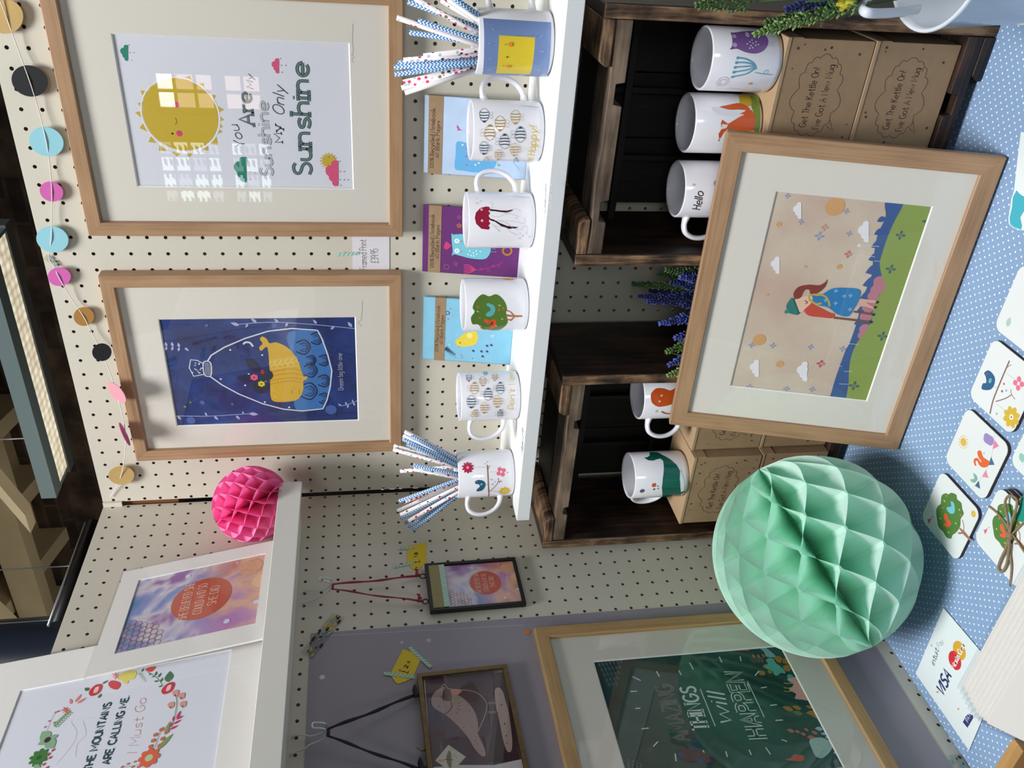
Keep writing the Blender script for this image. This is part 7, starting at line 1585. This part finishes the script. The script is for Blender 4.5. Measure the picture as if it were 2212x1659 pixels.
# teal label of the bundle and white tag at the photo edge
tl, S = flatthing('bundle_label', 'teal green paper label tucked under the twine on the coaster bundle', 'label', PlaneS((0, 0, tz + .0002), (1, 0, 0), (0, 1, 0)), [(2214, 1060), (2198, 1110), (2199, 1124), (2214, 1130), (2240, 1120), (2250, 1075)], .0005, plain('teal_card', rgb(24, 150, 130), 0.6))
tg, S = flatthing('scalloped_card', 'white and turquoise scalloped card in a clear sleeve, cut by the photo edge', 'card', PlaneS((0, 0, TZ), (1, 0, 0), (0, 1, 0)), [(2207, 285), (2200, 340), (2192, 412), (2186, 430), (2184, 448), (2180, 470), (2181, 484), (2190, 492), (2206, 497), (2250, 500), (2300, 420), (2290, 290)], .0008, plain('white_card_gloss', rgb(232, 240, 240), 0.3))
A = Art(S); A.poly([(2196, 411), (2188, 426), (2186, 448), (2181, 470), (2182, 484), (2190, 491), (2206, 496), (2208, 488), (2204, 470), (2212, 456), (2230, 440), (2230, 424), (2210, 424), (2202, 418)], rgb(66, 178, 196)); A.build('printed_design', part_of(tg, 'paper'))
# card-payment leaflet
ST = PlaneS((0, 0, TZ), (1, 0, 0), (0, 1, 0))
pcard, S = flatthing('payment_leaflet', 'white square leaflet listing accepted payment cards, lying by the side board', 'leaflet', ST, [(2039, 1313), (1979, 1455), (2094, 1621), (2163, 1458)], 0.0006, plain('white_leaflet_paper', rgb(232, 240, 240), 0.45), lift=.0002)
A = Art(S).z(1860, 1380, 5.946); NV2 = rgb(44, 52, 110)
A.dot((1262, 150), 118, rgb(224, 168, 48), ry=1.0, n=32); A.dot((1205, 277), 118, rgb(214, 40, 52), n=32)
for k in range(5): A.line([(1188 + k * 8, 178 + k * 3), (1250 + k * 8, 205 + k * 3)] if k < 5 else [], .0004, rgb(232, 150, 60))
A.text('MasterCard', (1198, 392), (1335, 98), 48, rgb(246, 240, 240), 0.2, 0.0)
A.text('VISA', (1050, 748), (1162, 488), 92, NV2, 0.2, 0.2); A.poly([(958, 680), (1000, 668), (990, 700), (975, 690)], rgb(224, 150, 50))
A.text('intuit', (945, 348), (1000, 150), 52, rgb(110, 116, 122), 0.13); A.text('Pay', (1008, 130), (1062, 45), 48, rgb(176, 182, 182), 0.09)
A.ring((908, 84), 12, .0006, rgb(110, 120, 126)); A.poly([(1308, 1070), (1350, 990), (1382, 962), (1440, 985), (1440, 1020), (1368, 1142)], NV2); A.text('PAY', (1378, 1080), (1412, 985), 36, rgb(220, 226, 236), 0.14); A.poly([(1232, 900), (1262, 885), (1256, 915)], rgb(224, 150, 50)); A.build('printed_logos', part_of(pcard, 'paper'))
# filed prints in clear sleeves, standing upright near the table edge
TP = TABLE + .11
for k in range(9):
    yk = -0.6500 - k * .0056; xl = -0.278 - (k if k < 6 else 5) * .0022 + (k > 5) * (k - 5) * .0012 - .002; hk = .1095 - k * .0006
    lab = ('row of upright sleeved prints, the %s one counted from the pegboard' % ('first', 'second', 'third', 'fourth', 'fifth', 'sixth', 'seventh', 'eighth', 'ninth')[k]) if k < 8 else 'foremost of the upright sleeved prints, showing its plain white back'
    t = thing('sleeved_print', lab, 'print', (xl + .13, yk, TZ), 'sleeved prints filed upright by the table edge')
    an = .75; Lp = (hk - .003) / math.cos(an); MT = Matrix.Translation((0, yk, TZ + hk)) @ Matrix.Rotation(-an, 4, 'X') @ Matrix.Translation((0, -yk, -TZ - hk))
    q = MB(); q.box((xl, yk - .0036, TZ + hk - Lp + .001), (xl + .26, yk, TZ + hk - .002), mat=MT); q.build('mount', plain('ivory_mount_board', rgb(240, 236, 228), 0.6), t, .0003)
    q = MB(); q.box((xl - .006, yk - .0039, TZ + hk - Lp), (xl + .265, yk + .0001, TZ + hk + .0015), mat=MT); q.build('clear_sleeve', M_sleeve, t)
wbx = thing('wooden_tray', 'small light wooden tray at the photo corner behind the sleeved prints', 'tray', (-0.37, -0.755, TZ))
M_pine = wood('honey_pine', rgb(150, 108, 60), rgb(188, 146, 90), rgb(206, 168, 112), 5, 90, 0.5, 0.1)
for a, b in (((-.446, -.812, TZ), (-.30, -.800, TZ + .05)), ((-.446, -.712, TZ), (-.33, -.694, TZ + .05)), ((-.446, -.800, TZ), (-.430, -.712, TZ + .05)), ((-.316, -.800, TZ), (-.30, -.712, TZ + .05))):
    q = MB(); q.box(a, b); q.build('side', M_pine, wbx, .0012)
q = MB(); q.box((-.43, -.80, TZ + .0005), (-.316, -.712, TZ + .004)); q.build('base', M_crateR, wbx)

# ------------------------------------------------------------------ lavender
M_lav = [plain('violet_blue_florets', rgb(78, 92, 172), 0.8, noise=.25, nscale=90), plain('deep_blue_florets', rgb(44, 52, 112), 0.8, noise=.25, nscale=90), plain('green_buds', rgb(84, 116, 62), 0.8, noise=.2, nscale=90), plain('bright_green_buds', rgb(128, 158, 92), 0.8, noise=.2, nscale=90)]
M_stem = plain('lavender_stem_green', rgb(74, 98, 56), 0.8)
def spike(parent, base, tip, L, mi, r=0.0085, seed=0, mid=None):
    rn = random.Random(seed); base = V(base); tip = V(tip); d = (tip - base).normalized(); mid = mid or (base + tip) / 2 + V((rn.uniform(-.01, .01), rn.uniform(-.01, .01), 0))
    path = smooth3([base] + (mid_ if (mid_ := MIDS.get(seed)) else [mid]) + [tip], 8); q = MB(); q.tube(path, .0011, 5); q.build('stem', M_stem, parent)
    q = MB(); a = d.cross(V((0, 0, 1)));
    if a.length < .01: a = V((1, 0, 0))
    a.normalize(); b = d.cross(a); nrow = int(L / .0042)
    for i in range(nrow):
        t = i / nrow; c = tip - d * (L * t); rr = r * min(1, .25 + 1.3 * t)
        for j in range(7):
            th = 2 * PI * j / 7 + i * .6 + rn.uniform(-.3, .3); o = (a * math.cos(th) + b * math.sin(th)); p = c + o * rr * rn.uniform(.5, 1.1); s_ = rn.uniform(.0016, .0029)
            up = (o + d * .9).normalized(); e = up.cross(d).normalized()
            # a tiny four-petal floret
            P = [p + up * s_ * 1.5, p + e * s_, p - up * s_ * .6, p - e * s_]; k = p + d * s_ * 1.1; k2 = p - d * s_
            for m_ in range(4): q.face([P[m_], P[(m_ + 1) % 4], k]); q.face([P[(m_ + 1) % 4], P[m_], k2])
    o = q.build('flower_spike', M_lav[mi], parent, merge=False); return o
MIDS = {}
pot = thing('potted_lavender', 'blue and green lavender standing between the two crates behind the girl print', 'plant', (-0.050, -0.130, TZ))
q = MB(); q.lathe([(0, .001), (.034, 0), (.043, .085), (.046, .086), (.046, .098), (.042, .098), (.040, .088), (0, .086)], (-.050, -.130, TZ), 32); q.build('pot', plain('white_enamel_pot', rgb(228, 230, 232), .25), pot)
bs = V((-.050, -.130, TZ + .086))
for i_ in (4, 5, 6, 7): MIDS[i_] = [V((-.085, -.165, .95)), V((-.115, -.1865, 1.02))]
for i, (px_, py_, yy, L, mi) in enumerate(((1369, 614, -.10, .10, 2), (1380, 640, -.13, .115, 1), (1449, 693, -.165, .055, 0), (1427, 699, -.172, .075, 0), (1459, 730, -.184, .040, 0), (1441, 760, -.187, .055, 2), (1446, 788, -.188, .05, 0), (1444, 811, -.189, .05, 3), (1440, 583, -.12, .07, 2), (1423, 592, -.09, .07, 2), (1450, 610, -.15, .07, 1), (1470, 600, -.16, .07, 0), (1405, 628, -.08, .09, 1), (1448, 640, -.14, .08, 1), (1476, 660, -.17, .07, 1), (1478, 590, -.13, .08, 1), (1400, 652, -.15, .08, 1), (1460, 622, -.10, .08, 2))):
    spike(pot, bs + V((math.cos(i * 2.4) * .02, math.sin(i * 2.4) * .02, 0)), hit(px_, py_, 1, yy), L, mi, .0078, i)
# white bucket with lavender at the right photo edge
bc = V((0.4560, -0.2950, TZ)); bk = thing('bucket', 'white enamel bucket of lavender at the right edge, beside the right crate', 'bucket', tuple(bc))
M_en = plain('white_enamel', rgb(226, 232, 240), 0.22, coat=.3)
q = MB(); q.lathe([(0, .004), (.060, .004), (.0615, 0), (.0630, .001), (.0635, .006), (.0810, .183), (.0835, .185), (.0845, .188), (.0830, .191), (.0800, .189), (.0785, .183), (.0615, .008), (0, .007)], tuple(bc), 72); q.build('body', M_en, bk)
q = MB(); q.tube([bc + V((.0705 * math.cos(t), .0705 * math.sin(t), .0725)) for t in [2 * PI * i / 64 for i in range(64)]], .0014, 6, closed=True, caps=False); q.build('rib', M_en, bk)
q = MB(); hp_ = [hit(1985, 20, 1, -.30), hit(1950, 26, 1, -.315), hit(1905, 29, 1, -.325), hit(1876, 28, 1, -.33), hit(1862, 20, 1, -.32), hit(1864, 8, 1, -.30), hit(1885, -8, 1, -.28), hit(1930, -40, 1, -.27)]
q.tube(smooth3(hp_, 5), .0052, 10, flat=.45); q.build('handle', M_en, bk)
lv = thing('lavender_bunch', 'green tipped lavender and leaves sticking out of the white bucket', 'plant', tuple(bc + V((0, 0, .012))))
b0 = bc + V((0, 0, .02))
for i, (px_, py_, yy, L, mi) in enumerate(((1632, 74, -.30, .115, 3), (1655, 50, -.29, .12, 2), (1505, 12, -.25, .06, 2), (1700, 20, -.30, .10, 1), (1640, -30, -.27, .10, 0), (1560, -60, -.25, .1, 0), (1720, -40, -.30, .1, 1))):
    spike(lv, b0 + V((math.cos(i * 1.9) * .03, math.sin(i * 1.9) * .03, 0)), hit(px_, py_, 1, yy), L, mi, .0088, 40 + i)
def blade(parent, P, w, mt_, nm='leaf'):
    q = MB(); P = smooth3([V(p) for p in P], 5); n = len(P); side = V((.3, -.6, .5)).normalized()
    for i in range(n - 1):
        w0 = w * math.sin(PI * min(i / (n - 1) + .08, 1)) + .0003; w1 = w * math.sin(PI * min((i + 1) / (n - 1) + .08, 1)) + .0003; t = (P[i + 1] - P[i]).normalized(); s_ = t.cross(V((-.5, .8, -.1))).normalized()
        m0, m1 = P[i] + V((0, -.001, 0)), P[i + 1] + V((0, -.001, 0))
        q.face([P[i] - s_ * w0, m0, m1, P[i + 1] - s_ * w1], None, 0, True); q.face([m0, P[i] + s_ * w0, P[i + 1] + s_ * w1, m1], None, 0, True)
    o = q.build(nm, mt_, parent); so = o.modifiers.new('thickness', 'SOLIDIFY'); so.thickness = .0004
M_leaf = plain('fresh_green_leaf', rgb(110, 146, 80), 0.6, noise=.1, nscale=60); M_yf = plain('yellow_petal', rgb(206, 196, 60), 0.6)
root = hit(1815, -12, 1, -.30)
for a in ((1773, 57), (1790, 10), (1740, 5), (1857, 14), (1812, 27), (1850, 2)): blade(lv, [root, root.lerp(hit(a[0], a[1], 1, -.32), .5) + V((0, 0, .004)), hit(a[0], a[1], 1, -.33)], .0038, M_leaf)
for a in ((1830, 18), (1822, 24), (1842, 10)): blade(lv, [hit(1825, -6, 1, -.31), hit(a[0] - 2, a[1] - 8, 1, -.318), hit(a[0], a[1], 1, -.32)], .007, M_yf, 'petal')

# ------------------------------------------------------------------ things seen above the boards
M_hous = plain('teal_grey_lamp_housing', rgb(112, 128, 130), 0.5)
mt, nt, b = newmat('prismatic_diffuser'); tc = N(nt, 'ShaderNodeTexCoord'); vo = N(nt, 'ShaderNodeTexVoronoi', feature='F1'); vo.inputs['Scale'].default_value = 1; vo.inputs['Randomness'].default_value = .25
mp = N(nt, 'ShaderNodeMapping'); mp.inputs['Scale'].default_value = (26, 22, 22); nt.links.new(tc.outputs['Object'], mp.inputs[0]); nt.links.new(mp.outputs[0], vo.inputs['Vector']); rr_ = ramp(nt, vo.outputs['Distance'], [(0.1, rgb(250, 244, 222)), (0.7, rgb(176, 160, 130))]); nt.links.new(rr_.outputs[0], b.inputs['Emission Color']); b.inputs['Emission Strength'].default_value = 0.95; b.inputs['Base Color'].default_value = rgb(200, 196, 180)
sl_ = thing('strip_light', 'long teal grey fluorescent strip light with a bright prismatic diffuser above the boards', 'ceiling light', (-1.4, 1.97, 2.86))
q = MB(); q.box((-1.98, 1.830, 2.845), (-0.84, 1.905, 2.905)); q.build('housing', M_hous, sl_); q = MB(); q.box((-1.965, 1.906, 2.852), (-0.855, 2.03, 2.900)); q.build('diffuser', mt, sl_)
q = MB(); q.box((-2.0, 2.031, 2.845), (-0.83, 2.095, 2.905)); q.build('back_rim', plain('dark_grey_lamp_rim', rgb(88, 92, 92), .5), sl_)
for x in (-1.98, -0.855): q = MB(); q.box((x, 1.9055, 2.847), (x + .014, 2.0305, 2.904)); q.build('end_cap', M_hous, sl_)
for x in (-1.75, -1.1): q = MB(); q.tube([(x, 1.95, 2.90), (x, 1.95, cz(1.95))], .003, 6); q.build('suspension_wire', M_wire, sl_)
area('ceiling_fill', (-2.4, 1.1, 2.3), (-2.4, 1.7, 4.0), 1.8, 0.6, 8, (1.0, 0.93, 0.8))  # added fill aimed upward to brighten the ceiling; no real fitting behind it
col_ = thing('pipe_column', 'thick dark navy pipe column behind the side board', 'column', (-1.50, 0.545, 0))
q = MB(); q.lathe([(.118, 0), (.118, 3.72)], (-1.50, 0.545, 0), 40); q.build('pipe', plain('dark_navy_paint', rgb(26, 32, 44), .3), col_)
tr = thing('lighting_track', 'black lighting track with silver edges behind the side board', 'lighting track', tuple(hit(150, 1240, 0, -1.3)))
P0, P1 = hit(104, 1352, 0, -1.3), hit(185, 1130, 0, -1.3)
for k, (o_, mt_, nm, r_) in enumerate(((V((0, 0, 0)), M_wire, 'silver_rail', .004), (V((0, 0, -.022)), M_black, 'track_body', .016), (V((0, 0, -.045)), M_wire, 'silver_rail', .004))):
    q = MB(); q.tube([P0 + o_, P1 + o_], r_, 8); q.build(nm, mt_, tr)
q = MB(); q.tube([P0.lerp(P1, .55) + V((0, 0, .0)), V((P0.lerp(P1, .55).x, P0.lerp(P1, .55).y, 3.62))], .002, 6); q.build('suspension_wire', M_wire, tr)
q = MB(); q.tube([P0.lerp(P1, .05) + V((0, 0, .0)), V((P0.lerp(P1, .05).x, P0.lerp(P1, .05).y, 3.62))], .002, 6); q.build('suspension_wire', M_wire, tr)
